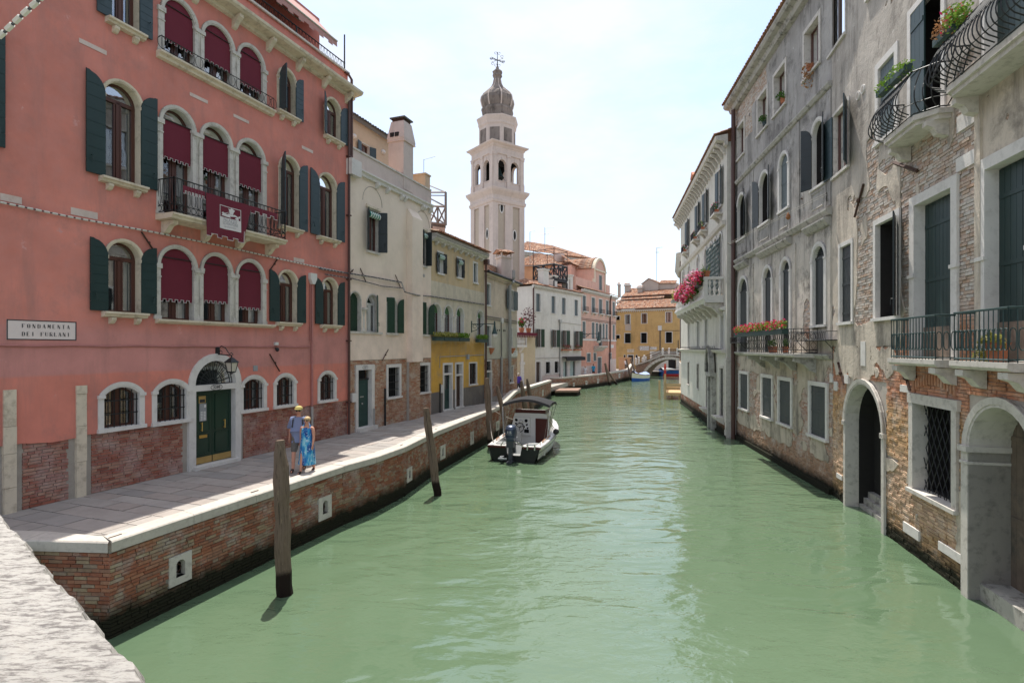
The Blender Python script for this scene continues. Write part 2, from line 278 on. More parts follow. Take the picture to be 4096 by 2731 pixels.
simple('raw_timber', (.52, .36, .19), .75, .2, 6, bump=.3, stretch=(5, 5, .5)); simple('altana_wood', (.030, .030, .034), .7, .3, 6); simple('rust_pole', (.10, .05, .04), .7, .3, 6); simple('altana_grey', (.26, .23, .215), .8, .2, 6)
simple('terracotta', (.42, .15, .075), .8, .2, 8); simple('planter_green', (.03, .06, .055), .6, .3, 8); simple('joint', (.11, .10, .09), .95, .3); simple('bridge_brick', (.27, .17, .125), .9, .25, 5, bump=.4, dark=(.12, .08, .06)); simple('soil', (.05, .035, .025), .95, .3)
simple('skin', (.52, .25, .17), .55, .08, 10); simple('skin_dark', (.36, .17, .11), .55, .08, 10); simple('hair_blond', (.52, .36, .18), .6, .25, 40); simple('hair_dark', (.03, .02, .015), .6, .3, 40); simple('hair_grey', (.34, .30, .27), .7, .2, 40)
simple('shirt_blue', (.20, .235, .37), .85, .12, 40); simple('shorts_grey', (.125, .115, .105), .9, .3, 14, dark=(.3, .28, .26)); simple('cap_yellow', (.48, .40, .14), .8, .15, 30); simple('cloth_purple', (.055, .030, .25), .85, .15); simple('cloth_cyan', (.02, .30, .50), .85, .1)
simple('cloth_white', (.70, .70, .70), .85, .06); simple('cloth_dark', (.025, .025, .03), .85, .2); simple('pack_black', (.05, .05, .06), .8, .2); simple('lens_black', (.01, .01, .012), .2, .1); simple('shoe', (.05, .03, .025), .7, .2)
simple('gelcoat', (.70, .68, .64), .25, .04, 3, spec=.5); simple('gelcoat_grey', (.30, .305, .30), .4, .08, 3); simple('hull_black', (.012, .013, .013), .35, .3, 3); simple('mahogany', (.075, .012, .008), .3, .3, 4, stretch=(1, 1, .3)); simple('canvas_black', (.014, .0135, .015), .85, .2, 5, bump=.2)
simple('steel', (.55, .53, .50), .25, .1, 5, .9); simple('teak', (.38, .19, .11), .6, .15, 8); simple('engine_blue', (.045, .060, .10), .35, .1, 3, .3); simple('engine_grey', (.06, .065, .075), .4, .2, 4); simple('rubber', (.02, .018, .02), .5, .2); simple('boat_blue', (.015, .085, .30), .5, .15); simple('boat_cream', (.62, .58, .44), .5, .1); simple('tarp_blue', (.28, .35, .52), .8, .15, 5, bump=.3); simple('tarp_grey', (.36, .36, .36), .8, .15, 5, bump=.3); simple('paint_red', (.50, .03, .025), .5, .1)
simple('shop_glass', (.40, .52, .48), .15, .05); simple('screen_door', (.16, .19, .17), .5, .2); simple('lamp_glass', (.52, .48, .40), .4, .08); simple('lead', (.20, .19, .18), .7, .3, 3)
tinted('roof_tile', [(.17, .075, .05), (.38, .18, .10), (.47, .26, .16), (.30, .19, .14), (.54, .37, .26)], .85, .6, 2.2, .5)
tinted('paving', [(.33, .30, .27), (.38, .345, .31), (.35, .30, .265), (.40, .365, .33), (.29, .27, .25)], .85, .35, 2.5, .3)
leafmat('leaf', (.035, .10, .015), (.10, .20, .03)); leafmat('leaf_bright', (.10, .22, .02), (.22, .33, .05)); leafmat('leaf_yellow', (.26, .27, .04), (.42, .38, .12)); leafmat('leaf_dry', (.30, .13, .05), (.42, .24, .12)); leafmat('leaf_purple', (.07, .025, .03), (.13, .05, .05)); leafmat('weed', (.03, .022, .008), (.07, .045, .015))
leafmat('petal_pink', (.62, .07, .20), (.75, .40, .52)); leafmat('petal_red', (.62, .02, .04), (.66, .03, .16))
glassmat('glass', refl=.30); glassmat('glass_dark', (.35, .38, .38), .05); glassmat('glass_milky', (.75, .8, .8), .3)
def water_mat():
 m = NT('water'); c = m.mix(m.ramp(m.noise(.12, 4, .6), (.3, 0), (.7, 1)), (.086, .138, .078), (.112, .166, .098))
 w1 = m.noise(.7, 2, .45, (.8, 1.5, 1), dist=.6); w2 = m.noise(2.6, 4, .55, (.8, 1.6, 1), dist=.3); am = m.ramp(m.noise(.12, 2), (.4, .1), (.6, 1))
 n = m.bump(w1, 1, .10); n = m.bump(m.math('MULTIPLY', w2, am), 1, .048, n); n = m.bump(m.noise(7, 2, .5, (.7, 1.5, 1)), .7, .004, n)
 m.fin(c, .015, n, .5); m.b.inputs['IOR'].default_value = 1.75
water_mat()
def dress_mat():
 m = NT('dress_print'); x = m.n('ShaderNodeTexCoord'); a = m.noise(9, 2, .5, (1, 1, .25), x.outputs['Object']); b = m.noise(26, 3, .5, (1, 1, .7), x.outputs['Object'])
 c = m.ramp(a, (.36, (.012, .04, .17)), (.47, (.02, .15, .42)), (.56, (.03, .30, .55)), (.64, (.25, .55, .65))); m.fin(m.mix(m.ramp(b, (.60, 0), (.63, .8)), c, (.55, .65, .70)), .85)
dress_mat()
def wetpole():
 m = NT('pole_wood'); c = m.mix(m.noise(5, 6, .65, (8, 8, .5)), (.115, .080, .058), (.27, .20, .145)); c = m.mix(m.ramp(m.noise(7, 7, .7, (6, 6, .35)), (.52, 0), (.68, .8)), c, (.05, .036, .027))
 c = m.mix(m.ramp(m.noise(9, 4, .5, (3, 3, .8)), (.66, 0), (.72, .5)), c, (.36, .27, .17)); c = m.mix(m.math('SUBTRACT', 1, m.zband(.5, .12, .08, 6)), c, (.018, .011, .008))
 m.fin(c, .85, m.bump(m.noise(9, 7, .7, (9, 9, .4)), .9, .03), .2)
wetpole()
# ---------------------------------------------------------------- building kit
def arch_pts(s0, s1, zs, rise, n=14):
 c, a = (s0 + s1) / 2, (s1 - s0) / 2
 if rise >= .8 * a: return [(c - a * math.cos(math.pi * i / n), zs + rise * math.sin(math.pi * i / n)) for i in range(n + 1)]
 Rr = (a * a + rise * rise) / (2 * rise); ph = math.asin(min(1, a / Rr))
 return [(c + Rr * math.sin(-ph + 2 * ph * i / n), zs + rise - Rr + Rr * math.cos(-ph + 2 * ph * i / n)) for i in range(n + 1)]
def outline(s0, s1, z0, z1, rise=0, n=14):
 return [(s0, z0)] + (arch_pts(s0, s1, z1 - rise, rise, n) if rise else [(s0, z1), (s1, z1)]) + [(s1, z0)]
def facade(mb, w, s0, s1, z0, z1, o=0, step=2.5):
 hs = [h for h in w.holes if h[1] > s0 and h[0] < s1 and h[3] > z0 and h[2] < z1]
 def brk(lo, hi, vals):
  b = sorted({lo, hi} | {round(v, 4) for v in vals if lo < v < hi}); r = []
  for x, y in zip(b, b[1:]): k = max(1, int((y - x) / step)); r += [x + (y - x) * i / k for i in range(k)]
  return r + [hi]
 S = brk(s0, s1, [v for h in hs for v in h[:2]]); Z = brk(z0, z1, [v for h in hs for v in (h[2], h[3])])
 for a, b in zip(S, S[1:]):
  for c, d in zip(Z, Z[1:]):
   m, k = (a + b) / 2, (c + d) / 2
   if any(h[0] < m < h[1] and h[2] < k < h[3] for h in hs): continue
   mb.poly([w(a, c, o), w(b, c, o), w(b, d, o), w(a, d, o)])
 for h in hs:
  if h[4]:
   p = arch_pts(h[0], h[1], h[3] - h[4], h[4])
   for a, b in zip(p, p[1:]):
    if b[1] > z1 + 1e-3 and a[1] > z1 + 1e-3: continue
    mb.poly([w(a[0], min(a[1], z1), o), w(b[0], min(b[1], z1), o), w(b[0], min(h[3], z1), o), w(a[0], min(h[3], z1), o)])
 return mb
def leaf(w, hs, dr, wd, z0, z1, rise, ang, o=.03, th=.035, nb=8, vertical=False):
 mb = MB(); ca, sa = math.cos(R(ang)), math.sin(R(ang)); zs = z1 - rise
 def T(u, z, t): return w(hs + dr * u * ca - dr * t * sa * (1 if ang > 1 else 0), z, o + u * sa + t * ca)
 def ul(z):
  if not rise or z <= zs: return 0
  q = min(1, (z - zs) / rise); return wd * (1 - math.sqrt(max(0, 1 - q * q)))
 bp = []; k = 8
 zz = [z0] + ([zs + rise * (i / k) for i in range(k + 1)] if rise else [z1])
 bp = [(wd - .012, z0)] + [(wd - .012, z1)] + [(ul(z), z) for z in reversed(zz)]
 mb.prism(T, bp, .006, th - .006)
 if vertical:
  for i in range(nb): a = wd * i / nb; mb.box(T, a + .004, a + wd / nb - .004, z0 + .02, min(z1, zs + (rise * .6 if rise else 0)) - .02, 0, th)
  for q in (.12, .5, .86): zc = z0 + (z1 - z0) * q; mb.box(T, .03, wd - .04, zc - .05, zc + .05, -.018, th + .018)
 else:
  h = (z1 - z0) / nb
  for i in range(nb):
   a, b = z0 + i * h + .006, z0 + (i + 1) * h - .006; zm = [a, (a + b) / 2, b] if rise and b > zs else [a, b]
   mb.prism(T, [(wd - .006, a), (wd - .006, b)] + [(ul(z) + .004, z) for z in reversed(zm)], 0, th)
 mb.tube([T(wd * .75, z0 + .42, th), T(wd * .75, z0 + .42, th + .05), T(wd * .75 - .02, z0 + .26, th + .05)], .012, 4)
 return mb
def clip_out(out, za, zb):
 """the outline's polygon between two heights"""
 def cut(poly, z, up):
  r = []
  for p, q in zip(poly, poly[1:] + poly[:1]):
   ip, iq = (p[1] >= z) == up, (q[1] >= z) == up
   if ip: r.append(p)
   if ip != iq: t = (z - p[1]) / (q[1] - p[1]); r.append((p[0] + (q[0] - p[0]) * t, z))
  return r
 return cut(cut(out, za, True), zb, False)
def window(H, w, s0, s1, z0, z1, rise=0, depth=.2, sur=.1, proud=.03, smat='stone', sill=None, fill='casement', fmat='wood_frame', sh=None, shmat='shutter_green', nb=8, vert=False,
           grille=0, blind=None, curtain=.5, name='window', room='room_dark', sillmat=None, cmat='curtain', gmat='iron', trans=None, lab=None, both=False):
 if rise is True: rise = (s1 - s0) / 2
 w.holes.append((s0, s1, z0, z1, rise)); out = outline(s0, s1, z0, z1, rise); mb = MB()
 mb.strip([w(a, z, proud if sur else 0) for a, z in out], [w(a, z, -depth) for a, z in out], closed=True)
 if sur:
  o2 = outline(s0 - sur, s1 + sur, z0, z1 + sur, rise + sur if rise else 0)
  mb.strip([w(a, z, proud) for a, z in out], [w(a, z, proud) for a, z in o2]); mb.strip([w(a, z, proud) for a, z in o2], [w(a, z, -.02) for a, z in o2])
  if rise and sur > .07:                                              # raised outer moulding along the arch
   p1 = [(a, z, 0) for a, z in arch_pts(s0 - sur * .3, s1 + sur * .3, z1 - rise, rise + sur * .3)]; p2 = arch_pts(s0 - sur, s1 + sur, z1 - rise, rise + sur)
   mb.strip([w(a, z, proud + .018) for a, z, _ in p1], [w(a, z, proud + .03) for a, z in p2]); mb.strip([w(a, z, proud + .03) for a, z in p2], [w(a, z, 0) for a, z in p2]); mb.strip([w(a, z, proud) for a, z, _ in p1], [w(a, z, proud + .018) for a, z, _ in p1])
   for sx in (s0 - sur, s1): mb.box(w, sx - .015, sx + sur + .015, z1 - rise - .05, z1 - rise + .03, -.01, proud + .04)
 W_ = obj(name, mb, smat, H, label=lab)
 if sill:
  m = MB(); e = .13 if sill == 'b' else sur + .02
  if sill == 'b':
   m.ext(w, [(0, z0), (.20, z0), (.20, z0 - .05), (.14, z0 - .07), (.12, z0 - .12), (0, z0 - .14)], s0 - e, s1 + e)
   for q in (s0 + .04, s1 - .16): m.ext(w, [(0, z0 - .14), (.13, z0 - .14), (.13, z0 - .2), (.06, z0 - .28), (0, z0 - .30)], q, q + .12)
  else: m.box(w, s0 - e, s1 + e, z0 - .09, z0 + .004, -.02, proud + .06)
  obj('sill', m, sillmat or smat, W_)
 op = -depth + .03
 if fill in ('casement', 'dark', 'grille'):
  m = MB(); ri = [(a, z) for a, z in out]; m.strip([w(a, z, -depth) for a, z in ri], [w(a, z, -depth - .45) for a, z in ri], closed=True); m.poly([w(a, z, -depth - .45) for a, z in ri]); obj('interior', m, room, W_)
 if fill == 'casement':
  m = MB(); b = min(.06, (s1 - s0) * .08); i2 = outline(s0 + b, s1 - b, z0 + b, z1 - b, max(.02, rise - b) if rise else 0)
  for oa, ob, p, q in ((op + .03, op + .03, out, i2),): m.strip([w(a, z, oa) for a, z in p], [w(a, z, ob) for a, z in q], closed=True)
  m.strip([w(a, z, op + .03) for a, z in i2], [w(a, z, op - .02) for a, z in i2], closed=True)
  c = (s0 + s1) / 2; zt = (z1 - rise if rise else z1) if trans is None else trans; zt = min(zt, z1)
  m.box(w, c - b * .75, c + b * .75, z0 + b, zt, op - .01, op + .045)
  if zt < z1 - .05: m.box(w, s0 + b * .5, s1 - b * .5, zt - b * .8, zt + b * .8, op - .01, op + .045)
  for q0, q1 in ((s0 + b, c - b), (c + b, s1 - b)): m.box(w, q0, q0 + b * .6, z0 + b, zt, op, op + .035); m.box(w, q1 - b * .6, q1, z0 + b, zt, op, op + .035)
  obj('casement', m, fmat, W_)
  for q0, q1 in ((s0 + b, c - b), (c + b, s1 - b)):
   obj('pane', MB().poly([w(q0, z0 + b, op), w(q1, z0 + b, op), w(q1, zt - b, op), w(q0, zt - b, op)]), 'glass', W_)
  if zt < z1 - .05:
   pf = clip_out(i2, zt + b, z1); obj('pane', MB().poly([w(a, z, op) for a, z in pf]), 'glass', W_)
  if curtain:
   k = 14
   for q0, q1 in ((s0 + b, s0 + (s1 - s0) * curtain * .48), (s1 - (s1 - s0) * curtain * .48, s1 - b)):
    m = MB(); P = [(q0 + (q1 - q0) * i / k, op - .10 + .02 * math.sin(i * 2.1 + q0)) for i in range(k + 1)]; m.strip([w(a, z0 + .03, o) for a, o in P], [w(a, zt - .02, o) for a, o in P])
    obj('curtain', m, cmat, W_)
 elif fill == 'shut':
  m = MB(); k = max(2, int((s1 - s0) / .16)); hw = (s1 - s0) / k; m.poly([w(a, z, -depth + .02) for a, z in out])
  for i in range(k):
   g = (.010 if i == k // 2 else .004); pl = [p for p in clip_out([(max(s0 + i * hw + g, min(s0 + (i + 1) * hw - .004, a)), z) for a, z in out], z0 + .01, z1 - (.02 if not rise else .03))]
   if len(pl) > 2: m.prism(w, pl, -depth + .021, -depth + .055)
  for q in (.12, .5, .85): zc = z0 + (z1 - z0) * q; m.box(w, s0 + .03, s1 - .03, zc - .045, zc + .045, -depth + .055, -depth + .072)
  obj('shutter', m, shmat, W_)
 elif fill == 'louvre':
  m = MB(); zt = z1 - rise * .85; m.poly([w(a, z, -depth + .01) for a, z in out]); c = (s0 + s1) / 2
  for q0, q1 in ((s0 + .03, c - .008), (c + .008, s1 - .03)): m.box(w, q0, q1, z0, zt - .04, -depth + .02, -depth + .06)
  m.box(w, s0, s1, zt - .04, zt + .04, -depth + .02, -depth + .08); z = zt + .07
  while z < z1 - .05:
   pl = clip_out(out, z, z + .05)
   if len(pl) > 2: x0, x1 = min(p[0] for p in pl) + .02, max(p[0] for p in pl) - .02; m.poly([w(x0, z, -depth + .05), w(x1, z, -depth + .05), w(x1, z + .055, -depth + .015), w(x0, z + .055, -depth + .015)])
   z += .075
  obj('shutter', m, shmat, W_)
 elif fill == 'roller':
  m = MB(); zt = z1 - rise * .95 if rise else z1 - .25; z = zt
  while z < z1 - .02:
   pl = clip_out(out, z, z + .045)
   if len(pl) > 2: m.prism(w, pl, -depth + .03, -depth + .06)
   z += .05
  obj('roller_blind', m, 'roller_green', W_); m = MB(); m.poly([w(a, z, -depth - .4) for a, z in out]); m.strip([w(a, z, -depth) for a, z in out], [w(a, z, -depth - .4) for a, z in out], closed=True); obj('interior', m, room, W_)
  m = MB(); b = .05; c = (s0 + s1) / 2
  for q0, q1 in ((s0, s0 + b), (c - b / 2, c + b / 2), (s1 - b, s1)): m.box(w, q0, q1, z0, zt, -depth + .01, -depth + .05)
  m.box(w, s0 + b, s1 - b, z0, z0 + b, -depth + .01, -depth + .05); obj('casement', m, fmat, W_)
  for q0, q1 in ((s0 + b, c - b / 2), (c + b / 2, s1 - b)): obj('pane', MB().poly([w(q0, z0 + b, -depth + .02), w(q1, z0 + b, -depth + .02), w(q1, zt, -depth + .02), w(q0, zt, -depth + .02)]), 'glass', W_)
 if grille:
  m = MB(); k = max(2, int((s1 - s0) / grille)); og = -.06
  for i in range(k + 1):
   a = s0 + (s1 - s0) * (i + .0) / k; a = min(max(a, s0 + .02), s1 - .02); zt = z1 - .01
   if rise: zt = min(zt, max([z for q, z in out if abs(q - a) <= (s1 - s0) / 24] or [z1 - rise]))
   m.box(w, a - .009, a + .009, z0, zt, og - .018, og)
  kh = max(2, int((z1 - z0) / .32))
  for i in range(1, kh): zc = z0 + (z1 - z0) * i / kh; m.box(w, s0, s1, zc - .014, zc + .014, og, og + .014)
  obj('grille', m, gmat, W_)
 if blind:
  zt, zb = blind; ob = -.035; pl = clip_out(outline(s0 + .015, s1 - .015, z0, z1, max(0, rise - .015) if rise else 0), zb, zt); m = MB().poly([w(a, z, ob) for a, z in pl])
  k = 11; x0, x1 = s0 + .02, s1 - .02; hw = (x1 - x0) / k; tr = []
  for i in range(k):
   d = .10 if i % 2 == 0 else .035; m.poly([w(x0 + i * hw, zb, ob), w(x0 + (i + 1) * hw, zb, ob), w(x0 + (i + 1) * hw, zb - d, ob), w(x0 + i * hw, zb - d, ob)]); tr += [w(x0 + i * hw, zb - d, ob + .004), w(x0 + (i + 1) * hw, zb - d, ob + .004)]
  B_ = obj('blind', m, 'blind', W_)
  m = MB(); m.tube(tr, .009, 4); obj('blind_trim', m, 'blind_trim', W_)
  if zt < z1 - .1 or rise:
   zr = min(zt, z1 - rise * .55); x = [p for p in clip_out(out, zr - .01, zr + .01)]
   if x: m = MB(); m.tube([w(min(p[0] for p in x), zr, ob + .02), w(max(p[0] for p in x), zr, ob + .02)], .014, 5); obj('blind_rod', m, 'iron', W_)
 if sh:
  wd = (s1 - s0) / 2
  for hs_, dr, an in ((s0, -1, sh[0]), (s1, 1, sh[1])):
   if an is None: continue
   if an <= 100: L = leaf(w, hs_, dr, wd, z0 + .01, z1 - .01, rise, an, nb=nb, vertical=vert, o=max(.035, proud + .012))
   else: L = leaf(w, hs_, -dr, wd, z0 + .01, z1 - .01, 0, 180 - an, nb=nb, vertical=vert, o=-.02)
   obj('shutter', L, shmat, W_)
 return W_
def rect_px(w, zw, xl, xr, yt, yb, xref=None):
 """opening seen in a zoom window -> (s0, s1, z0, z1); heights read at xref"""
 xref = xl if xref is None else xref; a, b = w.s(zw, xl), w.s(zw, xr); return min(a, b), max(a, b), w.z(zw, xref, yb), w.z(zw, xref, yt)
BRV = []
def brick_variants():
 for i in range(10):
  rng = random.Random(i); m = MB(); t = max(.01, (i + .5) / 10); j = lambda: rng.uniform(-.03, .03)
  P = [(x + j(), y, z + j() * 1.6) for x in (-.5, .5) for y in (-1, 0) for z in (-.5, .5)]
  m.v = P; m.f = [(0, 1, 3, 2), (4, 6, 7, 5), (0, 4, 5, 1), (2, 3, 7, 6), (0, 2, 6, 4), (1, 5, 7, 3)]; m.t = [t] * 6; BRV.append(m)
brick_variants()
BRM = {}
def bricks(part, w, s0, s1, z0, z1, mat, o=0., mask=None, n1=300, bl=.25, bh=.06, j=.013, dep=.035, pad=.0, seed=1, rough=.006, name='brick', holes=None):
 """courses of bricks with recessed joints; the n1 nearest are objects of their own, the others one joined part"""
 rng = random.Random(seed); L = []; hs = w.holes if holes is None else holes; row = 0; z = z0
 while z + bh < z1 + .01:
  hb = bh * rng.uniform(.92, 1.08); zc = z + hb / 2
  cut = sorted([(h[0] - pad, h[1] + pad) for h in hs if h[2] - pad * .6 < zc < h[3] + pad and h[1] > s0 and h[0] < s1 and not (h[4] and zc > h[3] - h[4] and False)])
  free = []; a = s0
  for c0, c1 in cut:
   if c0 > a: free.append((a, c0))
   a = max(a, c1)
  if a < s1: free.append((a, s1))
  for f0, f1 in free:
   a = f0 - (bl / 2 if row % 2 else 0) - rng.uniform(0, .05) + (s0 - f0) % 0.001
   while a < f1:
    l = bl * (rng.uniform(.88, 1.1) if rng.random() < .68 else rng.uniform(.45, .6)); x0, x1 = max(a, f0), min(a + l, f1)
    if x1 - x0 > .05 and (mask is None or mask((x0 + x1) / 2, zc)): L.append((x0, x1, z, z + hb, rng.random()))
    a += l + j
  z += hb + j; row += 1
 def dist(b): p = w((b[0] + b[1]) / 2, b[2]); return p[0] ** 2 + p[1] ** 2
 L.sort(key=dist); root = ROOT[part.name]
 for b in L[:n1]:
  k = min(9, int(b[4] * 10)); key = (mat, k)
  if key not in BRM: BRM[key] = mk_mesh(name, BRV[k], mat)
  ob = bpy.data.objects.new(name, BRM[key]); COL.objects.link(ob); ob.parent = part
  p = Vector(w((b[0] + b[1]) / 2, (b[2] + b[3]) / 2, o + rng.uniform(-rough, rough))) - root; ob.location = p
  ob.rotation_euler = (0, rng.uniform(-.012, .012), w.ang if w.side > 0 else w.ang + math.pi); ob.rotation_euler.z = math.atan2(w.n[1], w.n[0]) - math.pi / 2; ob.scale = (b[1] - b[0], dep, b[3] - b[2])
 if len(L) > n1:
  m = MB(); q = lambda: rng.uniform(-.004, .004)
  for b in L[n1:]:
   f = o + rng.uniform(-rough, rough); n = len(m.v)
   m.v += [w(b[0] + q(), b[2] + q(), f), w(b[1] + q(), b[2] + q(), f), w(b[1] + q(), b[3] + q(), f), w(b[0] + q(), b[3] + q(), f), w(b[0], b[2], f - dep), w(b[1], b[2], f - dep), w(b[1], b[3], f - dep), w(b[0], b[3], f - dep)]
   m.f += [tuple(n + i for i in t) for t in ((0, 1, 2, 3), (0, 4, 5, 1), (1, 5, 6, 2), (2, 6, 7, 3), (3, 7, 4, 0))]; m.t += [max(.01, b[4])] * 5
  obj('brickwork', m, mat, part, kind='stuff')
def peel(part, w, s0, s1, z0, z1, f, mat, cell=.07, th=.03, o=0., name='plaster', pad=.04):
 """plaster coat with an irregular torn edge wherever f <= 0, standing th proud of the brick"""
 ns, nz = int((s1 - s0) / cell) + 1, int((z1 - z0) / cell) + 1; S = np.linspace(s0, s1, ns); Z = np.linspace(z0, z1, nz); A, B = np.meshgrid(S, Z, indexing='ij'); V = f(A, B)
 for h in w.holes:
  ins = (A > h[0] - pad) & (A < h[1] + pad) & (B > h[2] - pad) & (B < h[3] + pad)
  if h[4]:
   c, a = (h[0] + h[1]) / 2, (h[1] - h[0]) / 2 + pad; zs = h[3] - h[4]; ins &= (B < zs) | (((A - c) / a) ** 2 + ((B - zs) / (h[4] + pad)) ** 2 < 1)
  V = np.where(ins, -.5, V)
 rel = o + .012 * (fbm(A * 1.7, B * 1.7, 5, 3) - .5); m = MB(); idx = {}
 def vert(i, j):
  k = (i, j)
  if k not in idx: idx[k] = len(m.v); m.v.append(w(S[i], Z[j], rel[i, j]))
  return idx[k]
 def edge(i, j, i2, j2):
  k = (i, j, i2, j2) if (i, j) < (i2, j2) else (i2, j2, i, j)
  if k not in idx:
   a, b = V[k[0], k[1]], V[k[2], k[3]]; t = min(.95, max(.05, a / (a - b))); s_, z_ = S[k[0]] + (S[k[2]] - S[k[0]]) * t, Z[k[1]] + (Z[k[3]] - Z[k[1]]) * t; idx[k] = len(m.v); m.v.append(w(s_, z_, o)); m.v.append(w(s_, z_, o - th))
  return idx[k]
 P = V > 0
 for i in range(ns - 1):
  Pi, Pj = P[i], P[i + 1]
  for j in range(nz - 1):
   c = (Pi[j], Pj[j], Pj[j + 1], Pi[j + 1])
   if not any(c): continue
   cs = ((i, j), (i + 1, j), (i + 1, j + 1), (i, j + 1))
   if all(c): m.f.append(tuple(vert(*q) for q in cs)); continue
   poly = []; ed = []
   for k in range(4):
    p, q = cs[k], cs[(k + 1) % 4]
    if c[k]: poly.append(vert(*p))
    if c[k] != c[(k + 1) % 4]: e = edge(*p, *q); poly.append(e); ed.append(e)
   if len(poly) > 2: m.f.append(tuple(poly))
   if len(ed) == 2: m.f.append((ed[0], ed[1], ed[1] + 1, ed[0] + 1))
 m.t = [0] * len(m.f); return obj(name, m, mat, part)
def tiles(mb, P0, P1, P2, P3, cw=.2, rl=.36, h=.06, seed=3):
 """barrel tiles over the quad eave-left, eave-right, ridge-right, ridge-left"""
 rng = random.Random(seed); P0, P1, P2, P3 = map(Vector, (P0, P1, P2, P3)); nc = max(2, int(((P1 - P0).length + (P2 - P3).length) / 2 / cw)); nr = max(2, int((P3 - P0).length / rl)); nn = (P1 - P0).cross(P3 - P0).normalized(); nn = nn if nn.z > 0 else -nn
 mb.poly([tuple(p) for p in (P0, P1, P2, P3)], .3); M = lambda u, v: (P0 * (1 - u) + P1 * u) * (1 - v) + (P3 * (1 - u) + P2 * u) * v
 for r in range(nr):
  for c in range(nc):
   v0, v1 = r / nr - .012, (r + 1.12) / nr; v1 = min(v1, 1); u = (c + .5 + rng.uniform(-.06, .06)) / nc; t = rng.uniform(.02, 1); ring = []
   lift = rng.uniform(0, .012)
   for v, k, up in ((v0, .48, .03), (v1, .40, .0)):
    ring.append([M(u + k * math.cos(a) * -1 / nc, max(0, v)) + nn * (up + lift + h * math.sin(a)) for a in (0, .9, math.pi / 2, math.pi - .9, math.pi)])
   mb.strip(ring[0], ring[1], t); mb.poly([tuple(q) for q in ring[0]], t * .4)
 return mb
def balus_rail(m, T, a0, a1, zt, zb, o, n, r=.012):
 m.box(T, a0, a1, zt - .03, zt, o - .025, o + .025); m.box(T, a0, a1, zb, zb + .025, o - .015, o + .015)
 for i in range(n + 1): a = a0 + (a1 - a0) * i / n; m.box(T, a - r, a + r, zb, zt - .03, o - r, o + r)
def circle_pts(T, a, z, o, ra, rz, n=14, f=0, t=2 * math.pi): return [T(a + ra * math.cos(f + t * i / n), z + rz * math.sin(f + t * i / n), o) for i in range(n + 1)]
def foliage(rng, c, rad, n, size, mb=None, hang=0):
 mb = mb or MB()
 for _ in range(n):
  d = Vector((rng.gauss(0, 1), rng.gauss(0, 1), rng.gauss(0, 1))).normalized() * rng.random() ** .4; p = Vector((c[0] + d.x * rad[0], c[1] + d.y * rad[1], c[2] + d.z * rad[2] - hang * rng.random() ** 3))
  u = Vector((rng.gauss(0, 1), rng.gauss(0, 1), rng.gauss(0, .7))).normalized(); v = u.cross(Vector((rng.gauss(0, 1), rng.gauss(0, 1), rng.gauss(0, 1)))).normalized(); s = size * rng.uniform(.6, 1.3)
  mb.poly([p - u * s, p + v * s * .55, p + u * s, p - v * s * .55], rng.uniform(.02, 1))
 return mb
def shell(H, w, s0, s1, z0, z1, depth, mat, name='wall', sides=(1, 1), top=True, back=True):
 """side and back walls of a house behind its facade"""
 m = MB(); d = -depth
 if sides[0]: m.poly([w(s0, z0, -.0), w(s0, z1, 0), w(s0, z1, d), w(s0, z0, d)])
 if sides[1]: m.poly([w(s1, z0, 0), w(s1, z1, 0), w(s1, z1, d), w(s1, z0, d)])
 if back: m.poly([w(s0, z0, d), w(s1, z0, d), w(s1, z1, d), w(s0, z1, d)])
 if top: m.poly([w(s0, z1, 0), w(s1, z1, 0), w(s1, z1, d), w(s0, z1, d)])
 return obj(name, m, mat, H)
# ---------------------------------------------------------------- lettering and bodies that need an empty scene to be evaluated
TXT = {k: text_mesh(*a) for k, a in dict(sign1=('FONDAMENTA', 1, 'CENTER', .01, .9), sign2=('DEI  FURLANI', 1, 'CENTER', .01, .9), num=('3288', 1, 'CENTER', .02), num2=('3281', 1, 'CENTER', .01), pal=('PALAZZO', 1, 'CENTER', 0, .85), sch=('SCHIAVONI', 1, 'CENTER', 0, .8), res=("RESIDENZA D'EPOCA", 1, 'CENTER', 0, .8),
 hp=('115', 1, 'CENTER', .03), make=('YAMAHA', 1, 'CENTER', .03), par1=('PARROCCHIA', 1), par2=('DE S. GIOVANNI', 1), par3=('IN BRAGORA', 1), st1=('CALLE DE LA', 1), st2=('PIETA', 1)).items()}
def lettering(T, key, size, a, z, o, flip=1):
 V, Fc = TXT[key]; return MB().raw([(a + flip * x * size, z + y * size, o) for x, y, _ in V], Fc, T)
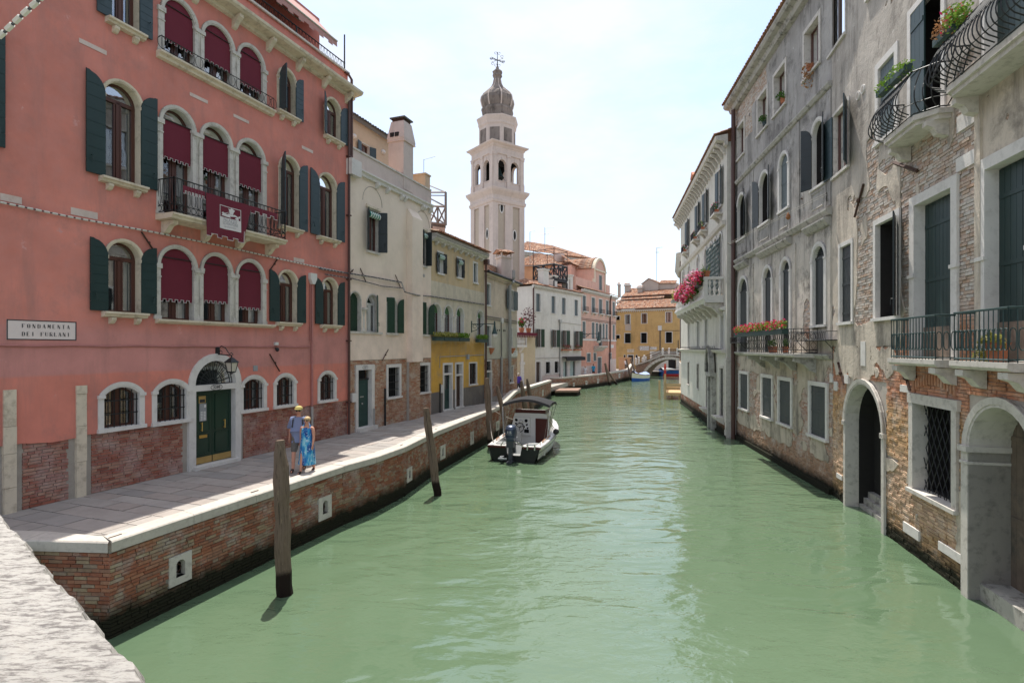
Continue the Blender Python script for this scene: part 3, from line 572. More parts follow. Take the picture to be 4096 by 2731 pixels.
def skeleton(walk=.0, arm=.1):
 P, Ed = [], []
 def j(x, y, z, r, r2=None, to=None):
  P.append((x, y, z, r, r2 or r))
  if to is not None: Ed.append((to, len(P) - 1))
  return len(P) - 1
 pe = j(0, 0, .95, .15, .115); wa = j(0, 0, 1.10, .14, .105, pe); ch = j(0, 0, 1.33, .165, .115, wa); nb = j(0, 0, 1.47, .075, .07, ch); nk = j(0, .015, 1.54, .05, .05, nb); hd = j(0, .03, 1.62, .068, .085, nk); cr = j(0, .025, 1.70, .06, .075, hd)
 for s in (-1, 1):
  a = -s * arm; sh = j(s * .185, 0, 1.43, .058, None, ch); el = j(s * .245, a * .5 - .02, 1.15, .044, None, sh); wr = j(s * .27, a + .03, .92, .031, None, el); hn = j(s * .27, a + .05, .85, .036, .02, wr)
  for k, (dx, dy, dz) in enumerate(((.0, .025, -.085), (.0, .008, -.095), (.0, -.010, -.09), (.0, -.026, -.075), (-s * .02, .05, -.05))): j(s * .27 + dx, a + .05 + dy, .85 + dz, .010, None, hn)
  l = s * walk; hp = j(s * .09, 0, .88, .095, None, pe); kn = j(s * .10, l * .55 + .02, .50, .060, None, hp); an = j(s * .10, l - .02, .09, .040, None, kn); j(s * .11, l + .14, .035, .036, .028, an)
 return P, Ed
def cloth(P, Ed, keep, grow):
 idx = {k: i for i, k in enumerate(keep)}; return [(*P[k][:3], P[k][3] + grow, P[k][4] + grow) for k in keep], [(idx[a], idx[b]) for a, b in Ed if a in idx and b in idx]
ext_ = lambda c, z, a, b: (c[0] + [(0, 0, z, a, b)], c[1] + [(0, len(c[0]))])
BODY = {}
for nm, wk, ar in (('walk', .24, .14), ('stand', .03, .02)):
 P, Ed = skeleton(wk, ar); n0 = 7; arm = lambda s: n0 + s * 13
 sh = [0, 1, 2, 3] + [arm(s) + k for s in (0, 1) for k in (0, 1)]; so_ = [0] + [arm(s) + k for s in (0, 1) for k in (9, 10)]; tr_ = [0] + [arm(s) + k for s in (0, 1) for k in (9, 10, 11)]
 Ed2 = Ed; BODY[nm] = dict(body=skin_mesh(P, Ed, 2), shirt=skin_mesh(*ext_(cloth(P, Ed2, sh, .022), .83, .175, .14), 2), shorts=skin_mesh(*ext_(cloth(P, Ed2, so_, .028), 1.08, .15, .12), 2), trousers=skin_mesh(*cloth(P, Ed2, tr_, .022), 2), shoes=skin_mesh(*cloth(P, Ed2, [arm(0) + 11, arm(0) + 12], .012), 1), shoes2=skin_mesh(*cloth(P, Ed2, [arm(1) + 11, arm(1) + 12], .012), 1))
# ---------------------------------------------------------------- walls (plan lines), left bank near to far, then right bank
L1 = Wall((-12.31, 7.38), (-6.71, 22.37)); L2 = Wall((-6.71, 22.37), (-4.27, 28.9)); L3 = Wall((-4.27, 28.9), (-1.8, 35.5)); L4 = Wall((-1.8, 35.5), (.4, 42.2))
WH = Wall((2.5, 66), (9.76, 77.2)); PK = Wall((9.76, 77.2), (17.2, 90.5)); ORA = Wall((21.2, 112), (36.5, 102.25))
R2 = Wall((7.72, 3.0), (11.4, 19.5), -1); R1 = Wall((11.4, 19.5), (13.0, 32.0), -1); R3 = Wall((12.48, 31.8), (16.0, 51.9), -1)
# ---------------------------------------------------------------- water, land
def water():
 xs = [-900, -300, -60, -20, 0, 20, 60, 300, 900]; ys = [-60, -5, 10, 30, 60, 120, 400, 2500]; m = MB()
 for a, b in zip(xs, xs[1:]):
  for c, d in zip(ys, ys[1:]): m.poly([(a, c, 0), (b, c, 0), (b, d, 0), (a, d, 0)])
 obj('water', m, 'water', kind='structure')
water()
Q1 = [(-13.0, 10.2, 1.77), (-10.4, 10.07, 1.77), (-8.83, 9.97, 1.77), (-7.24, 9.86, 1.77), (-5.0, 16.2, 1.77), (-4.37, 17.5, 1.77), (-3.80, 19.34, 1.77), (-3.42, 21.5, 1.77), (-3.10, 23.2, 1.77), (-1.29, 30.36, 1.77), (-.62, 33.0, 1.80), (.29, 36.3, 2.4), (4.2, 58.7, 1.78)]
Q2 = [(4.6, 66.45, 1.7), (6.03, 66.0, 1.7), (9.4, 70.5, 1.7), (13.3, 77.0, 1.72), (19.0, 89.0, 1.78), (20.6, 93.6, 2.5)]
def pav_z(Y): return float(np.interp(Y, [0, 33, 38, 50, 58, 200], [1.72, 1.72, 1.52, 1.2, 1.0, 1.0]))
def land():
 g = [(x - .25, y + .1, .9) for x, y, _ in Q1[3:]] + [(5.0, 66.6, .9)] + [(x - .3, y + .3, .9) for x, y, _ in Q2[1:]] + [(22, 101, .9), (60, 93, .9), (900, 90, .9), (900, 2400, .9), (-900, 2400, .9), (-900, -50, .9), (-9, -50, .9), (-9, 10.1, .9)]
 obj('ground', MB().poly(g), 'paving', kind='structure')
 g = [(8.6, -20, .9), (8.8, 3, .9), (12.2, 19.5, .9), (13.8, 31, .9), (16.8, 52, .9), (20.5, 66, .9), (26, 84, .9), (900, 84, .9), (900, -50, .9)]
 obj('ground_bank', MB().poly(g), 'paving', kind='structure')
land()
def seg_hit(p, d, a, b):
 ex, ey = b[0] - a[0], b[1] - a[1]; den = d[0] * ey - d[1] * ex
 if abs(den) < 1e-9: return None
 t = ((a[0] - p[0]) * ey - (a[1] - p[1]) * ex) / den; u = ((a[0] - p[0]) * d[1] - (a[1] - p[1]) * d[0]) / den
 return t if t > .3 and 0 <= u <= 1 else None
def inset(path, k):
 r = []
 for i, p in enumerate(path):
  a, b = path[max(0, i - 1)], path[min(len(path) - 1, i + 1)]; L = math.hypot(b[0] - a[0], b[1] - a[1]); r.append((p[0] - k * (b[1] - a[1]) / L, p[1] + k * (b[0] - a[0]) / L, p[2]))
 r[3] = (path[3][0] - k * .75, path[3][1] + k * .62, path[3][2]) if len(path) > 6 else r[3]; return r
def pavement():
 LL = Wall(L1.p, L4.q); inn = inset(Q1, .42); m = MB(); A, B = [], []
 def reach(s):
  p = LL(s, 0); hits = [t for a, b in zip(inn, inn[1:]) for t in [seg_hit(p, LL.n, a, b)] if t]; return min(hits) if hits else 3
 for i in range(0, 80):
  s = .2 + i * .45; p = LL(s, 0); q = LL(s, 0, reach(s) + .1); A.append((p[0] - .2, p[1], pav_z(p[1]) - .035)); B.append((q[0], q[1], pav_z(p[1]) - .035))
 m.strip(A, B); m2 = MB()
 E_ = [(.0, 41.8), (.8, 50), (1.6, 60), (3.2, 68), (9.9, 78), (17, 91), (19, 98)]; Fq = [(.95, 41), (2.2, 49), (3.8, 58.7), (5.6, 66.6), (12.8, 77), (18.6, 90), (20.4, 98)]
 m2.strip([(x - 1.5, y, pav_z(y) - .03) for x, y in E_], [(x, y, pav_z(y) - .03) for x, y in Fq])
 P = obj('pavement', m, 'joint', kind='structure'); obj('pavement', m2, 'paving', kind='structure'); ii = inset(Q1, 1.0); obj('paving_edge', MB().strip([(p[0], p[1], pav_z(p[1]) - .008) for p in inn[1:11]], [(p[0], p[1], pav_z(p[1]) - .008) for p in ii[1:11]]), 'paving', P); rng = random.Random(5); s = 1.2; row = 0; n = 0
 while s < 33.5 and n < 299:
  wd = rng.uniform(.42, .62); s1 = s + wd; t = -.05; tm = min(reach(s), reach(s1)); first = True
  while t < tm - .05 and n < 299:
   l = rng.uniform(.65, 1.25) if not first else rng.uniform(.3, 1.0); first = False; t1 = min(t + l, tm)
   if tm - t1 < .25: t1 = tm
   zz = pav_z(LL(s, 0)[1]) + rng.uniform(-.004, .004); b = MB(); g = .013; b.box(LL, s + g, s1 - g, zz - .04, zz, t + g, t1 - g, max(.02, rng.random())); n += 1
   if t1 >= tm: b.v = [v if i not in (7, 3) else v for i, v in enumerate(b.v)]
   obj('paving_slab', b, 'paving', P); t = t1
  s = s1; row += 1
pavement()
# ---------------------------------------------------------------- quay walls with coping stones, bricks and mooring niches
def niche(par, w, s0, s1, z0, z1):
 m = MB(); c = (s0 + s1) / 2; hw = (s1 - s0) * .2; h0, h1 = z0 + (z1 - z0) * .25, z0 + (z1 - z0) * .82; o = .022
 m.box(w, s0, c - hw, z0, z1, -.1, o); m.box(w, c + hw, s1, z0, z1, -.1, o); m.box(w, c - hw, c + hw, z0, h0, -.1, o)
 ap = arch_pts(c - hw, c + hw, h1 - hw, hw, 8); m.strip([w(a, z, o) for a, z in ap], [w(a, z1, o) for a, z in ap]); m.strip([w(a, z, o) for a, z in ap], [w(a, z, -.2) for a, z in ap]); m.strip([w(a, z1, o) for a, z in ap], [w(a, z1, -.1) for a, z in ap])
 m.box(w, c - hw, c + hw, h0 - .02, h0, -.3, o - .004); m.box(w, c - hw, c + hw, h0, h1, -.25, -.2); N = obj('niche_stone', m, 'stone', par)
 r = MB(); r.tube(circle_pts(w, c, h0 + (h1 - h0) * .45, -.08, hw * .8, hw * .8, 10), .014, 5); obj('mooring_ring', r, 'iron_rust', N)
 w.holes.append((s0, s1, z0, z1, 0)); return N
def quay(name, path, label, niches, n1, cop_mat='coping_stone', brick_to=99):
 Qw = empty(name, (path[3][0], path[3][1], 0), label, 'quay wall'); inn = inset(path, .42); left = n1
 segs = [Wall(a[:2], b[:2]) for a, b in zip(path, path[1:])]
 for zw, x0, x1, y0, y1 in niches:
  for i, w in enumerate(segs):
   a, b = w.s(zw, x0), w.s(zw, x1)
   if .02 < a and b < w.L - .02:
    ztop = w.z(zw, x0, y0); niche(Qw, w, a, b, w.z(zw, x0, y1), min(ztop, path[i][2] - .25)); break
 m = MB()
 for i, (a, b) in enumerate(zip(path, path[1:])):
  w = segs[i]; th = .2
  facade(m, w, 0, w.L, -1.0, 0, -.028); facade(m, w, 0, w.L, 0, 1.4, -.028)
  m.poly([w(0, 1.4, -.028), w(w.L, 1.4, -.028), (*w(w.L, b[2] - .1, -.028),), (*w(0, a[2] - .1, -.028),)])
  m.poly([w(0, .8, -.42), w(w.L, .8, -.42), w(w.L, b[2] - .05, -.42), w(0, a[2] - .05, -.42)])
 e0, e1 = path[-1], inn[-1]; m.poly([(*e0[:2], -1), (*e1[:2], -1), (*e1[:2], e1[2] - .05), (*e0[:2], e0[2] - .05)])
 obj('mortar_core', m, 'mortar_quay', Qw)
 for i, (a, b) in enumerate(zip(path, path[1:])):
  w = segs[i]; k = min(left, 110 if i in (2, 3) else 0) if name == 'quay_wall' and len(path) > 6 else min(left, 60); zt = min(a[2], b[2]) - .2
  bricks(Qw, w, 0, w.L, -.3, zt, 'quay_brick', 0, n1=k, seed=20 + i, rough=.007, bl=.25, bh=.058); left -= k
  if abs(a[2] - b[2]) > .1:                                          # rising part under the sloping coping
   lo, hi = sorted((a[2], b[2])); bricks(Qw, w, 0, w.L, zt, hi - .2, 'quay_brick', 0, n1=0, seed=50 + i, mask=lambda s, z, a=a, b=b, w=w: z < a[2] + (b[2] - a[2]) * s / w.L - .22)
 rng = random.Random(3)
 for i, (a, b) in enumerate(zip(path, path[1:])):                       # coping stones
  Ls = segs[i].L; k = max(1, round(Ls / 1.9)); A = Vector(a); B = Vector(b); Ai = Vector(inn[i]); Bi = Vector(inn[i + 1]); ov = .045
  no = Vector((segs[i].n[0], segs[i].n[1], 0)) * ov
  for q in range(k):
   u0, u1 = q / k + (.003 / Ls * 1.5), (q + 1) / k - (.003 / Ls * 1.5); dz = rng.uniform(-.006, .006); up = Vector((0, 0, dz)); th = Vector((0, 0, .2)); ch = Vector((0, 0, .025))
   o0, o1, i0, i1 = A.lerp(B, u0) + no, A.lerp(B, u1) + no, Ai.lerp(Bi, u0), Ai.lerp(Bi, u1); mm = MB(); inw = (i0 - o0).normalized() * .025
   sec = lambda o, n: [o - th, o - ch + up, o + inw + up, n + up, n - th]
   s0, s1 = sec(o0, i0), sec(o1, i1); mm.strip(s0, s1, closed=True); mm.poly(s0); mm.poly(s1[::-1]); obj('coping_stone', mm, cop_mat, Qw)
   if q % 2 == 0 and Ls > 2:
    c = (o0.lerp(o1, .08) + i0.lerp(i1, .08)) / 2 + Vector((0, 0, .004)); T = frame(c, segs[i].ang); obj('iron_cramp', MB().box(T, -.12, .12, 0, .006, -.015, .015), 'iron_rust', Qw)
 return Qw
quay('quay_wall', Q1, 'long brick quay wall with pale stone coping beside the pavement, with sockets above the water',
     [('D3', 1447, 1640, 500, 755), ('A3', 2140, 2225, 830, 985), ('A6', 700, 742, 1230, 1350), ('A6', 985, 1027, 1035, 1155), ('A6', 1243, 1271, 918, 1025), ('A6', 1462, 1488, 826, 905), ('E6', 1050, 1072, 868, 962)], 220)
quay('quay_wall', Q2, 'farther brick quay wall with parapet leading to the footbridge', [('B3', 722, 740, 1438, 1475), ('B3', 848, 864, 1417, 1458), ('B3', 963, 977, 1400, 1445), ('C3', 418, 450, 975, 1075)], 60)
def landing():
 H = empty('landing_steps', (5.0, 60, 0), 'low mossy stone landing stage in the gap between two quay walls', 'landing'); T = frame((4.3, 59.2, 0), R(72))
 P = [(0, -.35), (3.4, -.1), (4.6, -2.2), (1.0, -2.55)]
 m = MB(); Fq = lambda a, b, c: T(a, c, b); m.prism(Fq, P, -.6, .42); obj('base', m, 'mortar_quay', H)
 m = MB(); m.prism(Fq, [(x * 1.03 - .05, y * 1.05) for x, y in P], .42, .62); obj('top_slab', m, 'bridge_brick', H); m = MB(); m.box(T, 4.2, 5.4, -.5, .2, -2.0, -1.2); obj('step', m, 'stone_dark', H)
 m = MB(); m.box(T, .0, 8.2, .5, 1.0, .0, 1.4); obj('base', m, 'mortar_quay', H)
landing()
# ---------------------------------------------------------------- red house (left foreground)
PV = 1.72
def column(H, w, a, z0, z1, r=.085, o=-.09, mat='stone', name='column'):
 m = MB(); c = w(a, 0, o); h = z1 - z0
 m.lathe((c[0], c[1], z0), [(r * 1.5, 0), (r * 1.5, .06), (r * 1.25, .09), (r * 1.3, .12), (r, .17), (r * 1.02, h * .4), (r * .86, h - .36), (r * 1.02, h - .34), (r * .9, h - .31), (r * 1.0, h - .28), (r * 1.25, h - .16), (r * 1.6, h - .07)], 12)
 T = frame((c[0], c[1], 0), w.ang); q = r * 1.75; m.box(T, -q, q, z1 - .08, z1, -q, q)
 for sx in (-1, 1):
  for sy in (-1, 1): m.ball(T(sx * r * 1.25, z1 - .13, sy * r * 1.25), .035, 6, 4)
 return obj(name, m, mat, H, smooth=False)
def pier(H, w, a0, a1, z0, z1, o=.03, mat='stone', name='pilaster', cap=True):
 m = MB(); m.box(w, a0, a1, z0, z1, -.2, o)
 if cap: m.box(w, a0 - .03, a1 + .03, z1 - .10, z1 + .02, -.2, o + .04); m.box(w, a0 - .015, a1 + .015, z1 - .34, z1 - .30, -.2, o + .02); m.box(w, a0 - .02, a1 + .02, z0, z0 + .1, -.2, o + .02)
 return obj(name, m, mat, H)
def triple(H, w, arches, z0, z1, blind, sur=.11, mat='stone', colmat='stone', trans=None, curtain=.5):
 for i, (a0, a1) in enumerate(arches):
  r = (a1 - a0) / 2; window(H, w, a0, a1, z0, z1, r, .24, sur, .035, mat, None, 'casement', blind=(blind[0] if blind[0] else z1 + .1, blind[1] + (.0, .06, -.05)[i % 3]), curtain=curtain, trans=trans if trans else z1 - r)
 zs = z1 - (arches[0][1] - arches[0][0]) / 2
 for (a0, a1), (b0, b1) in zip(arches, arches[1:]):
  m = MB(); m.box(w, a1, b0, z0, zs - .02, -.26, -.2); obj('window_post', m, 'wood_frame', H)
  w.holes.append((a1 - .02, b0 + .02, z0, zs - .02, 0)); column(H, w, (a1 + b0) / 2, z0, zs, min(.085, (b0 - a1) * .36), -.07, colmat)
  m = MB(); m.box(w, a1 - .03, b0 + .03, zs - .02, zs + .05, -.2, .05); obj('impost_block', m, mat, H)
 pier(H, w, arches[0][0] - .17, arches[0][0] - .005, z0, zs, .03, mat); pier(H, w, arches[-1][1] + .005, arches[-1][1] + .17, z0, zs, .03, mat)
def red_house():
 w = L1; H = empty('red_house', w(8, 0), 'tall salmon red palazzo with maroon blinds and dark green shutters on the left', 'house'); g = lambda zw, x, o=0: w.s(zw, x, o)
 NB = 8
 # upper storey windows, then the main storey, then the first storey: (x left, x right, zoom)
 for zw, xl, xr, z0, z1, sh in (('A1', 740, 928, 13.40, 15.0, (0, 0)), ('A1', 1872, 1980, 13.40, 14.95, (78, 0)), ('A1', 2187, 2282, 13.42, 14.95, (30, 0)),
                                   ('A1', 698, 938, 9.44, 11.92, (0, 0)), ('A1', 1882, 2003, 9.47, 11.92, (60, 0)), ('A1', 2140, 2255, 9.47, 11.92, (0, 0)),
                                   ('A2', 716, 940, 6.14, 7.92, (0, 0)), ('A2', 1868, 1990, 6.13, 7.90, (0, 0)), ('A2', 2163, 2262, 6.13, 7.90, (0, 0))):
  window(H, w, g(zw, xl), g(zw, xr), z0, z1, True, .24, .085, .03, 'stone_cream', 'b', 'casement', sh=sh, shmat='shutter_blue' if z0 > 13 or (z0 > 9 and xl > 1800) else 'shutter_green', nb=NB, curtain=.55 if z0 < 9 else .35)
 for z0, z1 in ((9.44, 11.92), (13.4, 15.0)): window(H, w, 3.2, 4.05, z0, z1, True, .24, .085, .03, 'stone_cream', 'b', 'casement', sh=(0, 0), nb=NB)
 tri = lambda zw, *xs: [(g(zw, a), g(zw, b)) for a, b in xs]
 triple(H, w, tri('A1', (1100, 1305), (1368, 1555), (1607, 1762)), 13.24, 14.92, (None, 13.76))
 triple(H, w, tri('A1', (1090, 1290), (1358, 1540), (1600, 1762)), 8.86, 11.87, (11.50, 10.52), trans=11.3)
 triple(H, w, tri('A2', (1075, 1300), (1362, 1540), (1597, 1760)), 6.02, 8.0, (None, 6.62))
 m = MB(); a0, a1 = g('A2', 1040), g('A2', 1832); m.ext(w, [(0, 6.02), (.16, 6.02), (.16, 5.97), (.10, 5.93), (0, 5.90)], a0, a1); obj('sill_course', m, 'stone_cream', H)
 # grilled ground floor openings
 for xl, xr, z0, z1 in ((697, 935, 3.25, 4.25), (1053, 1250, 3.23, 4.25), (1634, 1770, 3.25, 4.23), (1857, 1972, 3.25, 4.23), (2150, 2245, 3.23, 4.23)):
  s0, s1 = g('A2', xl), g('A2', xr); window(H, w, s0, s1, z0, z1, .2, .26, .14, .02, 'stone_white', 'p', 'casement', grille=.135, curtain=.0 if xl == 1053 else .3, room='room_warm', trans=z1)
 # door
 s0, s1 = g('A2', 1310), g('A2', 1565) + .06; zb, zl, za = PV + .1, 3.98, 4.86; c = (s0 + s1) / 2; r = (s1 - s0) / 2 + .02; zs = za - r
 w.holes.append((s0, s1, PV - .1, zl, 0)); w.holes.append((c - r, c + r, zs - .0, za, r)); w.holes.append((s0 - .22, s1 + .22, PV - .1, zs, 0))
 m = MB()
 for q0, q1 in ((s0 - .22, s0), (s1, s1 + .22)): m.box(w, q0, q1, PV - .05, zs, -.25, .05)
 m.box(w, s0, s1, zl, zs, -.25, .045); m.box(w, s0 - .1, s1 + .1, PV - .05, PV + .09, -.3, .16)
 i1, i2 = arch_pts(c - r, c + r, zs, r), arch_pts(c - r - .21, c + r + .21, zs, r + .21); m.strip([w(a, z, .05) for a, z in i1], [w(a, z, .05) for a, z in i2]); m.strip([w(a, z, .05) for a, z in i2], [w(a, z, -.02) for a, z in i2]); m.strip([w(a, z, .05) for a, z in i1], [w(a, z, -.25) for a, z in i1])
 D = obj('door_surround', m, 'stone_white', H)
 m = MB().poly([w(a, z, -.3) for a, z in i1]); obj('interior', m, 'room_dark', D); obj('pane', MB().poly([w(a, z, -.17) for a, z in i1]), 'glass_dark', D)
 m = MB(); m.tube([w(a, z, -.12) for a, z in i1], .016, 4)
 for k in range(13): t = math.pi * k / 12; m.tube([w(c - .16 * math.cos(t), zs + .16 * math.sin(t), -.12), w(c - r * math.cos(t), zs + r * math.sin(t), -.12)], .011, 4)
 for rr in (.18, .42): m.tube([w(a, z, -.12) for a, z in arch_pts(c - rr, c + rr, zs, rr, 10)], .012, 4)
 for sx in (-1, 1): m.tube(circle_pts(w, c + sx * .07, zs + .07, -.12, .045, .045, 8), .009, 4)
 m.tube([w(c - r, zs + .012, -.12), w(c + r, zs + .012, -.12)], .014, 4); obj('fanlight_grille', m, 'iron', D)
 m = lettering(w, 'num', .125, c, (zl + zs) / 2, .049); m.tube(circle_pts(w, c, (zl + zs) / 2, .048, .20, .085, 20), .008, 4); obj('house_number', m, 'ink', D)
 for q0, q1, nm in ((s0, c - .006, 0), (c + .006, s1, 1)):
  m = MB(); m.box(w, q0, q1, zb, zl, -.2, -.14); p = .11
  for za_, zb_ in ((zb + .3, zb + .86), (zb + .98, zl - .14)):
   m.box(w, q0 + p, q1 - p, za_, zb_, -.14, -.128)
   for b0, b1, d0, d1 in ((q0 + p - .025, q0 + p, za_, zb_), (q1 - p, q1 - p + .025, za_, zb_), (q0 + p, q1 - p, za_ - .025, za_), (q0 + p, q1 - p, zb_, zb_ + .025)): m.box(w, b0, b1, d0, d1, -.14, -.115)
  Lf = obj('door_leaf', m, 'door_green', D); obj('kick_plate', MB().box(w, q0 + .01, q1 - .01, zb + .01, zb + .2, -.14, -.132), 'brass_plate', D)
  hx = (q0 + q1) / 2 - (.05 if nm == 0 else -.05); zc = zb + 1.1; m = MB()
  for zz in (zc - .1, zc + .1): m.tube([w(hx, zz, -.13), w(hx, zz, -.07)], .018, 6)
  m.tube([w(hx, zc - .13, -.065), w(hx, zc + .13, -.065)], .016, 6); obj('pull_handle', m, 'brass', D)
 m = MB(); hx = (s0 + c) / 2 + .02; m.box(w, hx - .13, hx + .13, zb + .76, zb + .85, -.13, -.108); obj('letter_slot', m, 'brass', D)
 m = MB(); m.box(w, hx - .13, hx + .1, zb + 1.26, zb + 1.78, -.13, -.1); I = obj('intercom', m, 'plastic_grey', D)
 m = MB()
 for i in range(6):
  for q in (0, 1): m.box(w, hx - .10 + q * .10, hx - .03 + q * .10, zb + 1.29 + i * .045, zb + 1.315 + i * .045, -.1, -.096)
 m.box(w, hx + .02, hx + .08, zb + 1.66, zb + 1.74, -.1, -.096); obj('name_plates', m, 'paint_white', D)
 obj('plaque', MB().box(w, hx - .14, hx + .09, zb + 1.79, zb + 2.0, -.13, -.118), 'brass_plate', D); obj('plaque_panel', MB().box(w, hx - .11, hx + .06, zb + 1.81, zb + 1.9, -.118, -.114), 'ink', D)
 # stone strips on the left and inserted blocks
 for x0, x1, zt, sd in (('A3', 22, 105), ('A3', 508, 578)) and ((22, 105, 4.36, 1), (508, 578, 4.36, 2)):
  a0, a1 = g('A3', x0), g('A3', x1); z = PV - .05; rng = random.Random(sd); k = 0
  while z < zt - .05:
   h = min(rng.uniform(.55, .9), zt - z); obj('quoin', MB().box(w, a0 + rng.uniform(-.01, .01), a1 + rng.uniform(-.01, .01), z, z + h - .008, -.05, .03 + rng.uniform(0, .012)), 'stone_cream', H); z += h
  w.holes.append((a0 + .01, a1 - .01, PV - .1, zt - .02, 0))
 for zw, xl, yt, yb, xr in (('A1', 530, 255, 285, 715), ('A1', 1275, 620, 643, 1395), ('A1', 1568, 765, 785, 1672), ('A1', 2028, 978, 998, 2102), ('A1', 0, 1297, 1345, 145), ('A1', 475, 1392, 1440, 655), ('A2', 1973, 385, 410, 2043), ('A1', -260, 60, 110, -60)):
  a0, a1 = g(zw, xl), g(zw, xr); obj('stone_block', MB().box(w, a0, a1, w.z(zw, xl, yb), w.z(zw, xl, yt), -.05, .012), 'stone_pink', H)
 # walls
 zc = 15.5; m = MB(); facade(m, w, 1.0, w.L, 3.2, zc, 0)
 rng = random.Random(9); N = 150; sv = [1.0 + (w.L - 1.0) * i / N for i in range(N + 1)]; hz = [(h[0], h[1]) for h in w.holes if h[2] < 3.2 and h[3] > 3.0]
 lo = 3.14 + .16 * (fbm(np.array(sv) * 1.1, np.zeros(N + 1), 4, 4) - .55)
 for (a, za_), (b, zb_) in zip(zip(sv, lo), zip(sv[1:], lo[1:])):
  if any(h0 < (a + b) / 2 < h1 for h0, h1 in hz): continue
  m.poly([w(a, za_, 0), w(b, zb_, 0), w(b, 3.2, 0), w(a, 3.2, 0)]); m.poly([w(a, za_, 0), w(b, zb_, 0), w(b, zb_, -.04), w(a, za_, -.04)])
 m.poly([w(1, 3.2, 0), w(1, zc, 0), w(1, zc, -9), w(1, 3.2, -9)]); obj('wall', m, 'red_plaster', H)
 m = MB(); facade(m, w, 1.0, w.L, PV - .3, 3.25, -.045); B = obj('brick_base', m, 'mortar', H)
 bricks(B, w, 3.5, w.L - .02, PV + .01, 3.2, 'red_brick', -.022, n1=300, pad=.15, seed=2, rough=.007)
 shell(H, w, 1.0, w.L, PV - .3, zc + .9, 9, 'red_plaster', sides=(1, 1), top=True)
 # cornice with brackets, parapet wall, terrace railing
 m = MB(); m.ext(w, [(0, 15.45), (.10, 15.48), (.12, 15.56), (.42, 15.60), (.50, 15.66), (.52, 15.74), (.46, 15.78), (0, 15.86)], 1.0, w.L + .35); C = obj('cornice', m, 'stone_cream', H)
 for x in [2.0 + 1.38 * i for i in range(11)]:
  m = MB(); m.ext(w, [(0, 15.46), (.30, 15.58), (.34, 15.58), (.34, 15.48), (.20, 15.36), (.08, 15.20), (0, 15.16)], x, x + .15); obj('bracket', m, 'stone_cream', C)
 m = MB(); facade(m, w, 1.0, w.L, 15.8, 16.42, -.04); m.poly([w(w.L, 15.8, -.04), w(w.L, 16.42, -.04), w(w.L, 16.42, -9), w(w.L, 15.8, -9)]); obj('parapet', m, 'red_plaster', H)
 m = MB(); m.box(w, 1.0, w.L + .06, 16.42, 16.49, -.4, .06); obj('parapet_coping', m, 'stone', H)
 m = MB(); o = -.1; zr0, zr1 = 16.52, 16.86; m.box(w, 1.0, w.L - .05, zr1 - .025, zr1, o - .02, o + .02); m.box(w, 1.0, w.L - .05, zr0, zr0 + .02, o - .015, o + .015); a = 1.0
 while a < w.L - .1: m.tube([w(a, zr0, o), w(a + .085, zr1, o)], .008, 3); m.tube([w(a + .17, zr0, o), w(a + .085, zr1, o)], .008, 3); a += .17
 for a in (4, 7, 10.3, 13.2, w.L - .08): m.box(w, a - .02, a + .02, 16.49, zr1, o - .02, o + .02)
 m.box(w, w.L - .1, w.L - .06, 16.49, 18.0, o - .02, o + .02); obj('terrace_railing', m, 'iron', H)
 m = MB(); e = 15.5; m.box(w, 1.0, e, 16.3, 18.6, -7.5, -1.0); obj('penthouse_wall', m, 'red_plaster', H)
 m = MB(); a0, a1 = 3.0, 15.2; fr = (17.3, .1); bk = (18.5, -1.0); m.poly([w(a0, fr[0], fr[1]), w(a1, fr[0], fr[1]), w(a1, bk[0], bk[1]), w(a0, bk[0], bk[1])]); k = 46
 for i in range(k):
  d = .22 if i % 2 else .30; b0, b1 = a0 + (a1 - a0) * i / k, a0 + (a1 - a0) * (i + 1) / k; m.poly([w(b0, fr[0], fr[1]), w(b1, fr[0], fr[1]), w(b1, fr[0] - d, fr[1] + .01), w(b0, fr[0] - d, fr[1] + .01)])
 A = obj('awning', m, 'awning_cloth', H); m = MB(); m.tube([w(a0, fr[0] + .01, fr[1] + .01), w(a1, fr[0] + .01, fr[1] + .01)], .035, 6)
 for a in (6, 10.2, 13.2): m.tube([w(a, 17.9, -1.0), w(a + .6, 17.45, -.45), w(a, 17.28, .08)], .03, 5)
 obj('awning_frame', m, 'cable_light', A)
 # balcony of the main storey
 a0, a1, of = g('A1', 1058), g('A1', 1815) + .02, .62; zf = 8.84
 m = MB(); m.ext(w, [(0, zf), (of + .06, zf), (of + .06, zf - .05), (of, zf - .09), (of - .02, zf - .14), (0, zf - .16)], a0 - .06, a1 + .06); Bc = obj('balcony', m, 'stone_cream', H)
 for q in [a0 + .1 + (a1 - a0 - .35) * i / 3 for i in range(4)]:
  m = MB(); m.ext(w, [(0, zf - .16), (.46, zf - .16), (.46, zf - .26), (.30, zf - .30), (.16, zf - .46), (0, zf - .52)], q, q + .15); obj('bracket', m, 'stone_cream', Bc)
 zr = zf + .95; m = MB()
 def panel(P0, P1):
  L = (Vector(P1) - Vector(P0)).length; T0 = lambda u, z: tuple(Vector(P0).lerp(Vector(P1), u / L) + Vector((0, 0, z)))
  T3 = lambda a, z, o=0: T0(a, z); k = max(1, round(L / .165)); st = L / k
  for zz, rr in ((.93, .018), (.06, .012), (.235, .010)): m.tube([T0(0, zz), T0(L, zz)], rr, 4)
  for i in range(k):
   c = (i + .5) * st; m.tube(circle_pts(T3, c, .148, 0, .075, .075, 10), .008, 4); m.tube([T0(c - st * .12, .92), T0(c - st * .38, .42), T0(c - st * .30, .29), T0(c, .245), T0(c + st * .30, .29), T0(c + st * .38, .42), T0(c + st * .12, .92)], .009, 4)
  for u in (0, L): m.tube([T0(u, 0), T0(u, .96)], .018, 5)
